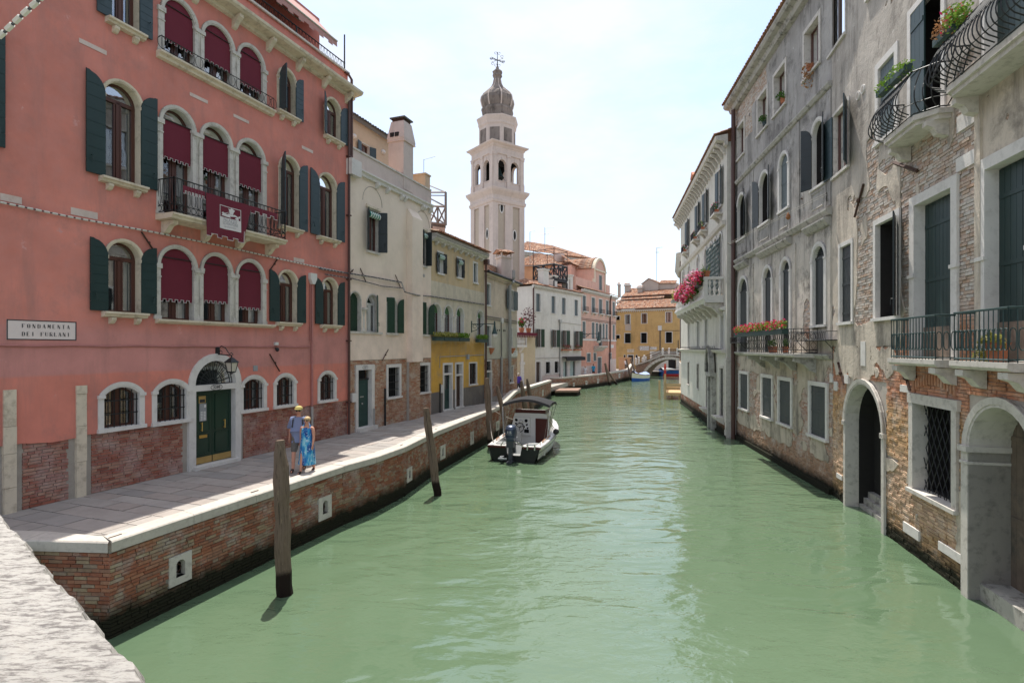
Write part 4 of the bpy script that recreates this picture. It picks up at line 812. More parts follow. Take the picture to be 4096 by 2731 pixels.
 pa, pb, pc, pd = w(a0, zf, 0), w(a0, zf, of), w(a1, zf, of), w(a1, zf, 0); panel(pa, pb); panel(pb, pc); panel(pc, pd); obj('railing', m, 'iron', Bc)
 # low railing of the top triple window
 b0, b1 = g('A1', 1060), g('A1', 1815); m = MB(); m.ext(w, [(0, 13.24), (.2, 13.24), (.2, 13.19), (.12, 13.14), (.1, 13.08), (0, 13.05)], b0 - .05, b1 + .08); Ts = obj('sill_course', m, 'stone_cream', H)
 m = MB(); m.tube([w(b0, 13.62, .16), w(b1, 13.62, .16)], .014, 4); m.tube([w(b0, 13.28, .16), w(b1, 13.28, .16)], .010, 4); k = int((b1 - b0) / .27)
 for i in range(k + 1): a = b0 + (b1 - b0) * i / k; m.tube(circle_pts(w, a, 13.45, .16, .125, .165, 12), .008, 4)
 for a in (b0, b1): m.tube([w(a, 13.24, .16), w(a, 13.64, .16), w(a, 13.6, 0)], .012, 4)
 obj('railing', m, 'iron', Ts)
 # pipes, cables, iron ties, small fittings
 m = MB(); m.tube([w(w.L - .05, PV, .1), w(w.L - .05, 15.5, .1)], .055, 8); D2 = obj('drainpipe', m, 'copper_pipe', H); m = MB()
 for z in (3, 5.5, 8, 10.6, 13): m.box(w, w.L - .13, w.L + .03, z, z + .05, 0, .17)
 obj('pipe_clip', m, 'copper_pipe', D2)
 m = MB(); za, zb2 = w.z('A2', 0, 972), w.z('A2', 2080, 985); m.tube([w(1 + (g('A2', 2080) - 1) * i / 16, za + (zb2 - za) * i / 16 - .02 * (i % 2), .025) for i in range(17)], .022, 5); obj('conduit', m, 'conduit_pink', H)
 a = g('A2', 2090); m = MB(); m.tube([w(a, 7.55, .05), w(a, 3.05, .05)], .04, 6); m.tube([w(a - .09, 7.6, .04), w(a - .09, 5.5, .04)], .02, 5); obj('cable_duct', m, 'conduit_pink', H); m = MB(); m.tube([w(a, 3.06, .05), w(a, PV, .05)], .05, 8); obj('duct_foot', m, 'zinc', H)
 m = MB(); m.prism(w, [(a - .16, 8.0), (a + .17, 8.0), (a + .17, 7.8), (a + .06, 7.6), (a - .06, 7.6), (a - .16, 7.78)], .01, .14); obj('junction_box', m, 'plastic_white', H)
 for zw, x0, y0, x1, y1 in (('A2', 945, 215, 1040, 358), ('A2', 1868, 385, 1808, 475), ('A2', 1808, 1035, 1875, 1150)):
  (p, q), (p2, q2) = w.pix(zw, x0, y0), w.pix(zw, x1, y1); m = MB(); m.tube([w(p, q, .03), w(p2, q2, .03)], .022, 5); m.ball(w((p + p2) / 2, (q + q2) / 2, .05), .04, 6, 4); obj('iron_tie', m, 'iron_rust', H)
 s_, z_ = w.pix('A2', 1715, 1130); obj('wall_plate', MB().box(w, s_ - .09, s_ + .09, z_ - .09, z_ + .09, 0, .02), 'plastic_grey', H)
 s_, z_ = w.pix('A2', 1850, 965); m = MB().box(w, s_ - .07, s_ + .07, z_ - .05, z_ + .05, 0, .08); obj('camera_box', m, 'plastic_white', H); m = MB(); c = w(s_, z_ - .2, .09); m.ball(c, .07, 8, 6); m.tube([w(s_, z_ - .15, 0), c], .02, 4); obj('camera_dome', m, 'iron', H)
red_house()
def rope_light(name, pts, r, label, seg=.16):
 H = empty(name, pts[0], label, 'string lights'); P = [Vector(p) for p in pts]; L = [0]
 for a, b in zip(P, P[1:]): L.append(L[-1] + (b - a).length)
 def pt(s):
  for i in range(len(P) - 1):
   if s <= L[i + 1] or i == len(P) - 2: return P[i].lerp(P[i + 1], (s - L[i]) / (L[i + 1] - L[i]))
 m = MB(); m.tube([pt(L[-1] * i / 60) for i in range(61)], r * .55, 5); obj('cable', m, 'cable', H); m = MB(); s = 0
 while s < L[-1] - seg: m.tube([pt(s + seg * .12), pt(s + seg * .8)], r, 6); s += seg
 obj('light_tubes', m, 'bulb_tube', H, kind='stuff')
rope_light('rope_light', [L1(*L1.pix('A2', x, y, .06), .06) for x, y in ((-420, -68), (0, 15), (500, 120), (1040, 218), (1500, 310), (1860, 392), (2080, 440), (2330, 490))], .026, 'thin dashed string of light tubes running along the red house above the sign')
rope_light('rope_light', [at('A1', -700, 560, 3.6), at('A1', -300, 395, 3.3), at('A1', 0, 245, 3.2), at('A1', 130, 120, 3.15), at('A1', 285, -20, 3.1), at('A1', 600, -300, 3.0), at('A1', 1100, -800, 2.9)], .016, 'close beige string of light tubes crossing the top left corner', .075)
STEN = dict(F='K.12,0,.12,1 T.2,.96,.62,.96 T.2,.52,.48,.52 T.62,.96,.62,.76', O='K.13,.08,.13,.92 K.58,.08,.58,.92 T.24,.98,.47,.98 T.24,.02,.47,.02', N='T.1,0,.1,1 K.13,1,.57,0 T.62,0,.62,1', D='K.12,0,.12,1 K.57,.1,.57,.9 T.2,.98,.5,.98 T.2,.02,.5,.02', A='T.05,0,.3,.95 K.34,1,.6,0 T.2,.35,.42,.35', M='T.05,0,.1,1 K.13,1,.33,.3 T.36,.3,.52,1 K.6,0,.6,1', E='K.12,0,.12,1 T.2,.98,.6,.98 T.2,.5,.5,.5 T.2,.02,.62,.02',
  T='K.34,0,.34,1 T.04,.97,.64,.97', I='K.34,0,.34,1', U='K.12,.1,.12,1 T.6,.1,.6,1 T.2,.03,.52,.03', R='K.12,0,.12,1 T.2,.98,.5,.98 T.56,.6,.56,.92 T.2,.5,.5,.5 K.36,.46,.6,0', L='K.12,0,.12,1 T.2,.02,.6,.02 T.6,.02,.6,.2')
def stencil(w, text, a, z, h, pitch, o):
 m = MB()
 for i, ch in enumerate(text):
  for st in STEN.get(ch, '').split():
   x0, y0, x1, y1 = map(float, st[1:].split(',')); k = (.105 if st[0] == 'K' else .03); dx, dy = x1 - x0, y1 - y0; L = math.hypot(dx, dy); px, py = -dy / L * k, dx / L * k
   m.poly([w(a + i * pitch + h * x, z + h * y, o) for x, y in ((x0 + px, y0 + py), (x1 + px, y1 + py), (x1 - px, y1 - py), (x0 - px, y0 - py))])
 return m
def street_sign(name, w, zw, pts, label, lines, size, mat='sign_plaster', border=True):
 (s0, z1), (s1, _), (_, z0) = w.pix(zw, *pts[0]), w.pix(zw, *pts[1]), w.pix(zw, *pts[2]); o = .008
 H = empty(name, w((s0 + s1) / 2, z0), label, 'sign'); obj('panel', MB().box(w, s0, s1, z0, z1, -.004, o), mat, H); m = MB()
 if border:
  b = .022
  for q in ((s0, s1, z0, z0 + b), (s0, s1, z1 - b, z1), (s0, s0 + b, z0 + b, z1 - b), (s1 - b, s1, z0 + b, z1 - b)): m.box(w, *q, o, o + .004)
  obj('border', m, 'ink', H)
 k = len(lines)
 for i, (key, sz) in enumerate(lines): obj('lettering', lettering(w, key, sz, (s0 + s1) / 2, z1 - (z1 - z0) * (i + .5 + .08) / (k + .16), o + .004), 'ink' if border else 'ink_grey', H)
 return H
street_sign('street_sign', L1, 'A2', ((42, 800), (512, 818), (40, 938)), 'pale painted street sign with black border on the red wall at the far left', (), .2)
def sign_text():
 w = L1; (s0, z1), (s1, _), (_, z0) = w.pix('A2', 42, 800), w.pix('A2', 512, 818), w.pix('A2', 40, 938); W_ = s1 - s0; h = (z1 - z0) * .2; p = bpy.data.objects['street_sign']
 obj('lettering', stencil(w, 'FONDAMENTA', s0 + W_ * .2, z1 - (z1 - z0) * .40, h, W_ * .072, .013), 'ink', p); obj('lettering', stencil(w, 'DEI FURLANI', s0 + W_ * .2, z1 - (z1 - z0) * .80, h, W_ * .065, .013), 'ink', p)
sign_text()
def lantern():
 w = L1; s_, z_ = w.pix('D2', 430, 145, 0); H = empty('wall_lantern', w(s_, z_), 'black iron wall lantern on a scroll bracket above the arched green door', 'lantern'); m = MB()
 m.box(w, s_ - .06, s_ + .06, z_ - .17, z_ + .17, 0, .05); m.tube([w(s_, z_ - .05, .05), w(s_, z_ - .08, .6)], .016, 5)
 m.tube([w(s_, z_ + .12, .05), w(s_, z_ + .20, .18), w(s_, z_ + .14, .34), w(s_, z_ + .04, .42), w(s_, z_ - .04, .5), w(s_, z_ - .0, .58), w(s_, z_ - .06, .64)], .014, 5); m.tube([w(s_, z_ + .06 * math.sin(t), .14 + .07 * math.cos(t)) for t in np.linspace(0, 6, 12)], .010, 4); obj('bracket', m, 'iron', H)
 c = Vector(w(s_, z_ - .1, .58)); m = MB(); T = frame(tuple(c), w.ang)
 m.tube([tuple(c + Vector((0, 0, .03))), tuple(c - Vector((0, 0, .08)))], .02, 6); m.lathe((c.x, c.y, c.z), [(.03, -.04), (.09, -.08), (.19, -.17), (.21, -.19), (.17, -.20)], 4, ang=w.ang + math.pi / 4)
 for k in range(4):
  t = w.ang + math.pi / 4 + k * math.pi / 2; m.tube([c + Vector((.17 * math.cos(t), .17 * math.sin(t), -.19)), c + Vector((.11 * math.cos(t), .11 * math.sin(t), -.46))], .012, 4)
 m.lathe((c.x, c.y, c.z), [(.115, -.46), (.12, -.48), (.04, -.51), (.015, -.54)], 4, ang=w.ang + math.pi / 4); obj('lantern_frame', m, 'iron', H)
 m = MB(); m.lathe((c.x, c.y, c.z), [(.16, -.20), (.105, -.455)], 4, ang=w.ang + math.pi / 4); obj('lantern_glass', m, 'lamp_glass', H)
lantern()
def banner():
 w = L1; o = .70; H = empty('banner', w(*w.pix('D1', 290, 1165, o), o), 'maroon cloth banner with white horseman emblem hanging over the balcony railing', 'banner')
 (sa, zt), (sb, zt2), (_, zb) = w.pix('D1', 285, 60, o), w.pix('D1', 1480, 430, o), w.pix('D1', 295, 1130, o); zt = (zt + zt2) / 2; zb += .05; nS, nZ = 26, 14
 g = lambda u, v: .015 * math.sin(u * 9 + v) + .03 * math.sin(u * 23 + 2 * v) * (v ** 1.2) * .5
 P = lambda s, z: w(s, z, o + g((s - sa) / (sb - sa), (zt - z) / (zt - zb)))
 m = MB()
 for i in range(nS):
  for j in range(nZ):
   u0, u1, v0, v1 = i / nS, (i + 1) / nS, j / nZ, (j + 1) / nZ; f = lambda u, v: P(sa + (sb - sa) * u * (1 - .2 * v), zt + (zb - zt) * v); m.poly([f(u0, v0), f(u1, v0), f(u1, v1), f(u0, v1)])
 k = 7; tr = []; e = sa + (sb - sa) * .8
 for i in range(k):
  d = .10 if i % 2 == 0 else .02; b0, b1 = sa + (e - sa) * i / k, sa + (e - sa) * (i + 1) / k; m.poly([P(b0, zb), P(b1, zb), P(b1, zb - d), P(b0, zb - d)]); tr += [Vector(P(b0, zb - d)), Vector(P(b1, zb - d))]
 # the drape along the rest of the rail, crenellated
 def drape(s0, s1, k):
  for i in range(k):
   d = .20 if i % 2 == 0 else .12; b0, b1 = s0 + (s1 - s0) * i / k, s0 + (s1 - s0) * (i + 1) / k; m.poly([w(b0, zt + .02, o - .03), w(b1, zt + .02, o - .03), w(b1, zt - d, o - .02), w(b0, zt - d, o - .02)]); yield w(b0, zt - d, o - .012); yield w(b1, zt - d, o - .012)
 t1 = list(drape(w.s('A1', 1110), sa, 13)); t2 = list(drape(sb, w.s('A1', 1850, .6), 7)); obj('cloth', m, 'banner_cloth', H)
 m = MB(); m.tube(tr, .009, 4); m.tube(t1, .009, 4); m.tube(t2, .009, 4); m.tube([P(e, zb - .08), P(e + .02, zb + .25)], .009, 4); obj('trim', m, 'blind_trim', H)
 # emblem panel: white label with a rider's silhouette in a maroon field
 (c0, y1), (c1, _), (_, y0) = w.pix('D1', 640, 375, o), w.pix('D1', 1195, 520, o), w.pix('D1', 645, 985, o); e0 = o + .05; ym = y0 + (y1 - y0) * .5; m = MB()
 def Pz(s, z, oo): return w(s, z, o + g((s - sa) / (sb - sa), (zt - z) / (zt - zb)) + oo)
 def patch(s0, s1, z0, z1, oo, kk=8):
  for i in range(kk): b0, b1 = s0 + (s1 - s0) * i / kk, s0 + (s1 - s0) * (i + 1) / kk; m.poly([Pz(b0, z0, oo), Pz(b1, z0, oo), Pz(b1, z1, oo), Pz(b0, z1, oo)])
 patch(c0, c1, y0, ym, .006); t = .018
 patch(c0, c1, y1 - t, y1, .006); patch(c0, c0 + t, ym, y1, .006, 1); patch(c1 - t, c1, ym, y1, .006, 1)
 W_, Hh = c1 - c0, y1 - ym; q = lambda x, y: Pz(c0 + W_ * x, ym + Hh * y, .007)
 for poly in ([(.40, .42), (.55, .38), (.72, .42), (.86, .30), (.90, .12), (.80, .05), (.84, .22), (.70, .26), (.55, .2), (.42, .3)], [(.48, .4), (.62, .4), (.66, .62), (.72, .78), (.62, .9), (.55, .95), (.5, .82), (.42, .86), (.46, .66)], [(.08, .12), (.3, .1), (.52, .08), (.50, .26), (.38, .34), (.26, .36), (.16, .44), (.08, .34), (.14, .26)], [(.20, .36), (.48, .58), (.49, .56), (.22, .33)], [(.86, .30), (.93, .42), (.97, .34), (.93, .2), (.89, .22)], [(.70, .1), (.78, .02), (.9, .0), (.84, .26)]): m.poly([q(x, y) for x, y in poly])
 obj('emblem', m, 'blind_trim', H); m = MB()
 for key, sz, f in (('pal', .125, .40), ('sch', .125, .255), ('res', .05, .11)): V, Fc = TXT[key]; m.raw([((c0 + c1) / 2 + x * sz, y0 + (y1 - y0) * f + y * sz, 0) for x, y, _ in V], Fc, lambda s, z, oo: Pz(s, z, .009))
 obj('lettering', m, 'ink_grey', H)
banner()
# ---------------------------------------------------------------- beige, yellow and tan houses on the left bank
def valance(W_, w, s0, s1, z1, o=.02):
 """scalloped green and white striped window valance"""
 a, b = MB(), MB(); k = 10
 for i in range(k):
  m = a if i % 2 == 0 else b; x0, x1 = s0 + (s1 - s0) * i / k, s0 + (s1 - s0) * (i + 1) / k; P = [(z1 - .02, -.1), (z1 - .10, .10), (z1 - .22, .16), (z1 - .32, .12), (z1 - .35, .04)]
  m.strip([w(x0, z, o + q) for z, q in P], [w(x1, z, o + q) for z, q in P])
 obj('valance_stripes', a, 'stripe_green', W_, kind='stuff'); obj('valance', b, 'stripe_white', W_)
def tie(H, w, zw, x0, y0, x1, y1, r=.02):
 (p, q), (p2, q2) = w.pix(zw, x0, y0), w.pix(zw, x1, y1); m = MB(); m.tube([w(p, q, .035), w(p2, q2, .035)], r, 5); m.ball(w((p + p2) / 2, (q + q2) / 2, .05), r * 2, 6, 4); obj('iron_tie', m, 'iron_rust', H)
def chimney_pot(name, c, ang, hw, h, label, mat='tower_plaster', cap='roof_tile', group=None, flare=False):
 H = empty(name, c, label, 'chimney', group); T = frame(c, ang); m = MB(); m.box(T, -hw, hw, -1.2, h, -hw, hw); m.box(T, -hw * 1.15, hw * 1.15, h - .12, h, -hw * 1.15, hw * 1.15); obj('shaft', m, mat, H)
 m = MB(); z = h
 for sx in (-1, 1):
  for sy in (-1, 1): m.box(T, sx * hw * .95 - .08 * hw, sx * hw * .95 + .08 * hw, z, z + .28, sy * hw * .95 - .08, sy * hw * .95 + .08)
 obj('vent', m, mat, H); m = MB(); e = hw * 1.45
 for s_ in (-1, 1): tiles(m, T(-e, z + .26, s_ * e), T(e, z + .26, s_ * e), T(e, z + .52, 0), T(-e, z + .52, 0), .17, .3, .035)
 m.poly([T(-e * .95, z + .27, -e * .95), T(-e * .95, z + .27, e * .95), T(-e * .95, z + .5, 0)], .3); m.poly([T(e * .95, z + .27, -e * .95), T(e * .95, z + .27, e * .95), T(e * .95, z + .5, 0)], .3); obj('roof_cap', m, cap, H); return H
def beige_house():
 w = L2; H = empty('beige_house', w(3, 0), 'pale peach plastered house with brick ground floor beside the red palazzo', 'house'); g = w.s; E = w.L
 for zw, xl, xr, z0, z1, sh in (('A4', 440, 552, 9.45, 11.24, (40, 62)), ('A4', 985, 1052, 9.45, 11.2, (70, 84))):
  W_ = window(H, w, g(zw, xl), g(zw, xr), z0, z1, 0, .2, .05, .02, 'stone', 'p', 'casement', sh=sh, shmat='shutter_dark', vert=True, nb=3, curtain=.5); valance(W_, w, g(zw, xl), g(zw, xr), z1)
  c = (g(zw, xl) + g(zw, xr)) / 2; m = MB(); m.ext(w, [(0, z1 + .05), (.10, z1 + .06), (.10, z1 + .16), (.05, z1 + .2), (0, z1 + .2)], g(zw, xl) - .1, g(zw, xr) + .1); obj('lintel', m, 'stone_cream', W_)
  m = MB(); ap = arch_pts(c - .72, c + .72, z1 + .3, .72); m.tube([w(a, z, .004) for a, z in ap], .02, 4); obj('arch_trace', m, 'grey_render', H)
 fl = [(255, 372, None), (437, 553, None), (645, 750, (150, 12)), (975, 1074, (150, 10))]
 for i, (xl, xr, sh) in enumerate(fl):
  window(H, w, g('A5', xl), g('A5', xr), 5.92, 7.56, True, .22, .05, .02, 'stone', None if i < 2 else 'p', 'casement' if i else 'shut', fmat='paint_white', sh=sh if i > 1 else ((None, None) if i == 0 else (None, 150)), shmat='shutter_bottle', curtain=.7, nb=7)
 column(H, w, (g('A5', 372) + g('A5', 437)) / 2, 5.92, 6.95, .1, -.06); m = MB(); m.box(w, g('A5', 255) - .02, g('A5', 595), 5.84, 5.93, 0, .05); obj('sill_course', m, 'stone', H)
 # ground floor
 s0, s1 = g('A6', 278), g('A6', 392); w.holes.append((s0, s1, PV - .2, 4.30, 0)); m = MB()
 for q0, q1 in ((s0 - .16, s0), (s1, s1 + .22)): m.box(w, q0, q1, PV - .05, 4.30, -.25, .05)
 m.box(w, s0 - .16, s1 + .22, 4.30, 4.52, -.25, .05); m.box(w, s0 - .1, s1 + .26, PV - .1, PV + .15, -.3, .2); D = obj('door_surround', m, 'stone_white', H)
 m = MB(); m.box(w, s0, s1, PV + .15, 3.86, -.22, -.15); m.box(w, s0 + .12, s1 - .12, PV + .35, PV + .75, -.15, -.135); m.box(w, s0 + .12, s1 - .12, PV + .95, 3.68, -.15, -.135); obj('door_leaf', m, 'door_teal', D); m = MB(); m.ball(w((s0 + s1) / 2, 2.85, -.11), .045, 8, 5); m.box(w, s0 + .35, s1 - .35, 3.12, 3.17, -.135, -.12); obj('door_knob', m, 'zinc', D)
 m = MB(); m.box(w, s0, s1, 3.86, 3.92, -.22, -.1); m.poly([w(s0, 3.9, -.3), w(s1, 3.9, -.3), w(s1, 4.32, -.3), w(s0, 4.32, -.3)])
 for i in range(9): a = s0 + (s1 - s0) * i / 8; m.box(w, a - .01, a + .01, 3.92, 4.3, -.16, -.14)
 obj('transom_grille', m, 'iron', D); m = lettering(w, 'num2', .12, (s0 + s1) / 2, 4.41, .054); m.tube(circle_pts(w, (s0 + s1) / 2, 4.41, .053, .19, .08, 18), .007, 4); obj('house_number', m, 'ink_grey', D)
 for xl, xr in ((540, 637), (806, 885)): window(H, w, g('A6', xl), g('A6', xr), 2.96, 4.33, 0, .22, .15, .02, 'stone_white', 'p', 'dark', grille=.12)
 s_, z_ = w.pix('A6', 235, 620); obj('mailbox', MB().box(w, s_ - .13, s_ + .13, z_ - .18, z_ + .18, 0, .1), 'plastic_white', H)
 s_, _ = w.pix('A6', 507, 700); m = MB(); m.tube([w(s_, PV, .05), w(s_, 3.4, .05)], .045, 7); obj('standpipe', m, 'iron', H); s_ = g('A6', 402); m = MB(); m.tube([w(s_, PV, .12), w(s_, 2.6, .12)], .04, 7); obj('standpipe', m, 'zinc', H)
 c0, c1, pr = 4.55, 5.55, .32
 m = MB(); facade(m, w, 0, E, 4.72, 12.7, 0); m.poly([w(E, 4.7, 0), w(E, 13.5, 0), w(E, 13.5, -5), w(E, 4.7, -5)])
 obj('wall', m, 'beige_plaster', H)
 m = MB(); T = w; m.box(w, c0, c1, 4.55, 11.6, -.02, pr); m.prism(lambda a, b, c: w(c, b, a), [(0, 11.6), (pr, 11.6), (0, 12.05)], c0, c1); m.poly([w(c0, 4.55, 0), w(c1, 4.55, 0), w(c1, 4.4, 0), w(c0, 4.4, 0)]); obj('chimney_breast', m, 'beige_plaster', H)
 m = MB(); facade(m, w, 0, E, PV - .3, 4.74, -.03); B = obj('brick_base', m, 'mortar', H); bricks(B, w, .08, E - .02, PV, 4.74, 'pale_brick', -.008, n1=220, pad=.17, seed=4, rough=.008)
 m = MB(); m.box(w, c0, c1, PV, 4.56, -.02, .14); obj('brick_pier', m, 'mortar', H); wq = Wall(w(c0, 0, .165)[:2], w(c1, 0, .165)[:2]); bricks(B, wq, 0, c1 - c0, PV, 4.55, 'pale_brick', 0, n1=40, seed=14)
 # cornice, parapet, chimney, penthouse behind
 m = MB(); m.ext(w, [(0, 12.5), (.12, 12.5), (.14, 12.62), (.22, 12.66), (.22, 12.72), (0, 12.74)], 0, E); C = obj('cornice', m, 'stone_white', H)
 for x in (1.9, 2.7, 3.9, 4.2, 5.9, 6.1, 6.7):
  m = MB(); m.ext(w, [(0, 12.5), (.2, 12.5), (.2, 12.4), (.06, 12.26), (0, 12.26)], x, x + .14); obj('bracket', m, 'stone_white', C)
 m = MB(); m.box(w, -.1, .55, 12.30, 12.95, -.05, .28); obj('stone_spout', m, 'stone_white', C)
 m = MB(); facade(m, w, 0, E, 12.72, 13.5, -.02); obj('parapet', m, 'tower_plaster', H); m = MB(); m.box(w, 0, E, 13.5, 13.57, -.25, .03); obj('parapet_coping', m, 'stone', H)
 m = MB(); m.box(w, 6.45, E - .02, 13.5, 14.25, -1.6, -.05); m.box(w, 6.4, E + .02, 14.25, 14.32, -1.65, 0); obj('parapet_pier', m, 'penthouse_plaster', H)
 s0, s1 = g('A4', 822), g('A4', 922); m = MB(); m.box(w, s0, s1, 12.9, 15.25, -.85, .0); zt = 15.25; e = .1
 m.poly([w(s0, zt, -.85), w(s1, zt, -.85), w(s1, zt, 0), w(s0, zt, 0)]); n = len(m.v)
 lo = [(s0 - .03, -.88), (s1 + .1, -.88), (s1 + .1, .05), (s0 - .03, .05)]; mid = [(s0 - .06, -.9), (s1 + .12, -.9), (s1 + .12, .06), (s0 - .06, .06)]; hi = [(s0 + .12, -.78), (s1 - .05, -.78), (s1 - .05, -.06), (s0 + .12, -.06)]
 for A, za, B_, zb in ((lo, 15.25, mid, 15.4), (mid, 15.4, hi, 16.25)): m.strip([w(a, za, o) for a, o in A], [w(a, zb, o) for a, o in B_], closed=True)
 m.poly([w(a, 16.25, o) for a, o in hi]); Ch = obj('chimney_stack', m, 'tower_plaster', H); m = MB(); m.box(w, s0 + .16, s1 - .09, 16.25, 16.4, -.74, -.1); obj('chimney_vent', m, 'iron_rust', Ch); m = MB(); m.box(w, s0 + .08, s1 - .0, 16.4, 16.46, -.84, .0); obj('chimney_cap', m, 'slate', Ch); m = MB(); m.box(w, s0 - .05, s1 + .11, 15.22, 15.28, -.9, .07); obj('chimney_band', m, 'stone_pink', Ch)
 m = MB()
 for q in (-.72, -.45): m.box(w, s0 - .075, s0 + .02, 15.45, 15.65, q, q + .2)
 obj('chimney_slot', m, 'room_dark', Ch)
 wp = Wall(w(-.6, 0, -3.2)[:2], w(E + 1, 0, -3.2)[:2]); e = wp.s('A4', 742); zt = wp.z('A4', 735, 470); zl = wp.z('A4', 262, 195)
 for xl, xr, yt, yb, sh in ((372, 462, 440, 600, (10, 25)), (705, 742, 610, 720, (10, None))): a0, a1, z0, z1 = rect_px(wp, 'A4', xl, xr, yt, yb); window(H, wp, a0, a1, z0 - .3, z1, 0, .2, .04, .015, 'stone', None, 'casement', sh=sh, shmat='shutter_blue', nb=5)
 m = MB(); facade(m, wp, 0, e + .6, 12.5, zt - .02, 0); m.poly([wp(0, 12.5, 0), wp(0, zt, 0), wp(0, zt, -4), wp(0, 12.5, -4)]); obj('penthouse_wall', m, 'penthouse_plaster', H)
 m = MB(); tiles(m, wp(-.3, zt, .35), wp(e + .7, zt, .35), wp(e + .7, zt + 1.0, -3), wp(-.3, zt + 1.0, -3), .22, .4, .06); obj('roof_tiles', m, 'slate', H, kind='stuff')
 for x, y in ((295, 380), (600, 545)): a, z = wp.pix('A4', x, y); m = MB(); c = wp(a, z, .02); m.ball(c, (.16, .16, .13), 10, 6); obj('wall_light', m, 'plastic_white', H, smooth=True)
 shell(H, w, 0, E, PV - .3, 12.6, 5, 'beige_plaster', sides=(0, 1), top=True)
 for t in ((A for A in (('A5', 655, 1300, 592, 1415), ('A5', 968, 1330, 1000, 1425), ('A5', 362, 452, 420, 592), ('A5', 730, 522, 783, 655), ('A5', 255, 500, 290, 465)))): tie(H, w, *t)
 for x in (1005, 1032): a, z = w.pix('A5', x, 530); m = MB(); m.tube([w(a, z, 0), w(a, z, .02)], .085, 12); obj('vent', m, 'zinc', H)
 m = MB(); z = 12.3; m.tube([w(.1, 12.3, .12), w(.1, 16.2, .12), w(-.05, 16.4, .05), w(-.2, 16.4, .02)], .055, 7); obj('drainpipe', m, 'copper_pipe', H)
beige_house()
def terrace_frame():
 c = at('A4', 1190, 1330, 31.5); H = empty('roof_terrace', c, 'grey timber roof terrace with crossed railings behind the peach house', 'roof terrace'); T = frame(tuple(c), R(70))
 f = lambda x, y, Y: at('A4', x, y, Y); m = MB(); q = lambda a, b, r=.05: m.tube([a, b], r, 4)
 fl, fr_, bl_ = f(1100, 1290, 33), f(1262, 1310, 31), f(1100, 1200, 35.5); up = lambda p, h: p + Vector((0, 0, h))
 hf = f(1255, 965, 31).z - fr_.z
 q(fr_, up(fr_, hf), .07); q(fl, up(fl, hf * .98), .06); q(up(fr_, hf), up(fl, hf), .05); q(up(fr_, hf * .9), up(fl, hf * .9), .03); q(up(fr_, hf), up(bl_, hf), .04)
 for z in (.05, 1.05): q(up(fr_, z), up(fl, z), .06); q(up(fr_, z), up(bl_, z), .05)
 for k in range(2):
  a, b = fl.lerp(fr_, k / 2), fl.lerp(fr_, (k + 1) / 2); q(up(a, .05), up(b, 1.05)); q(up(b, .05), up(a, 1.05)); q(a, up(a, 1.05))
 obj('frame', m, 'altana_grey', H); m = MB(); m.poly([fl, fr_, fr_ + Vector((-.8, 3, 0)), fl + Vector((-.8, 3, 0))]); m.poly([up(fl, -.15), up(fr_, -.15), up(fr_, -.15) + Vector((-.8, 3, 0)), up(fl, -.15) + Vector((-.8, 3, 0))]); m.poly([fl, fr_, up(fr_, -.15), up(fl, -.15)]); obj('deck', m, 'slate', H)
 m = MB(); e = (fr_ - fl) * .8; b = fl + e * .2; m.strip([b, b + e], [up(b, -2.6), up(b + e, -2.6)]); m.strip([b + e, b + e + Vector((-.6, 2, 0))], [up(b + e, -2.6), up(b + e, -2.6) + Vector((-.6, 2, 0))]); obj('support_wall', m, 'tower_plaster', H)
terrace_frame()
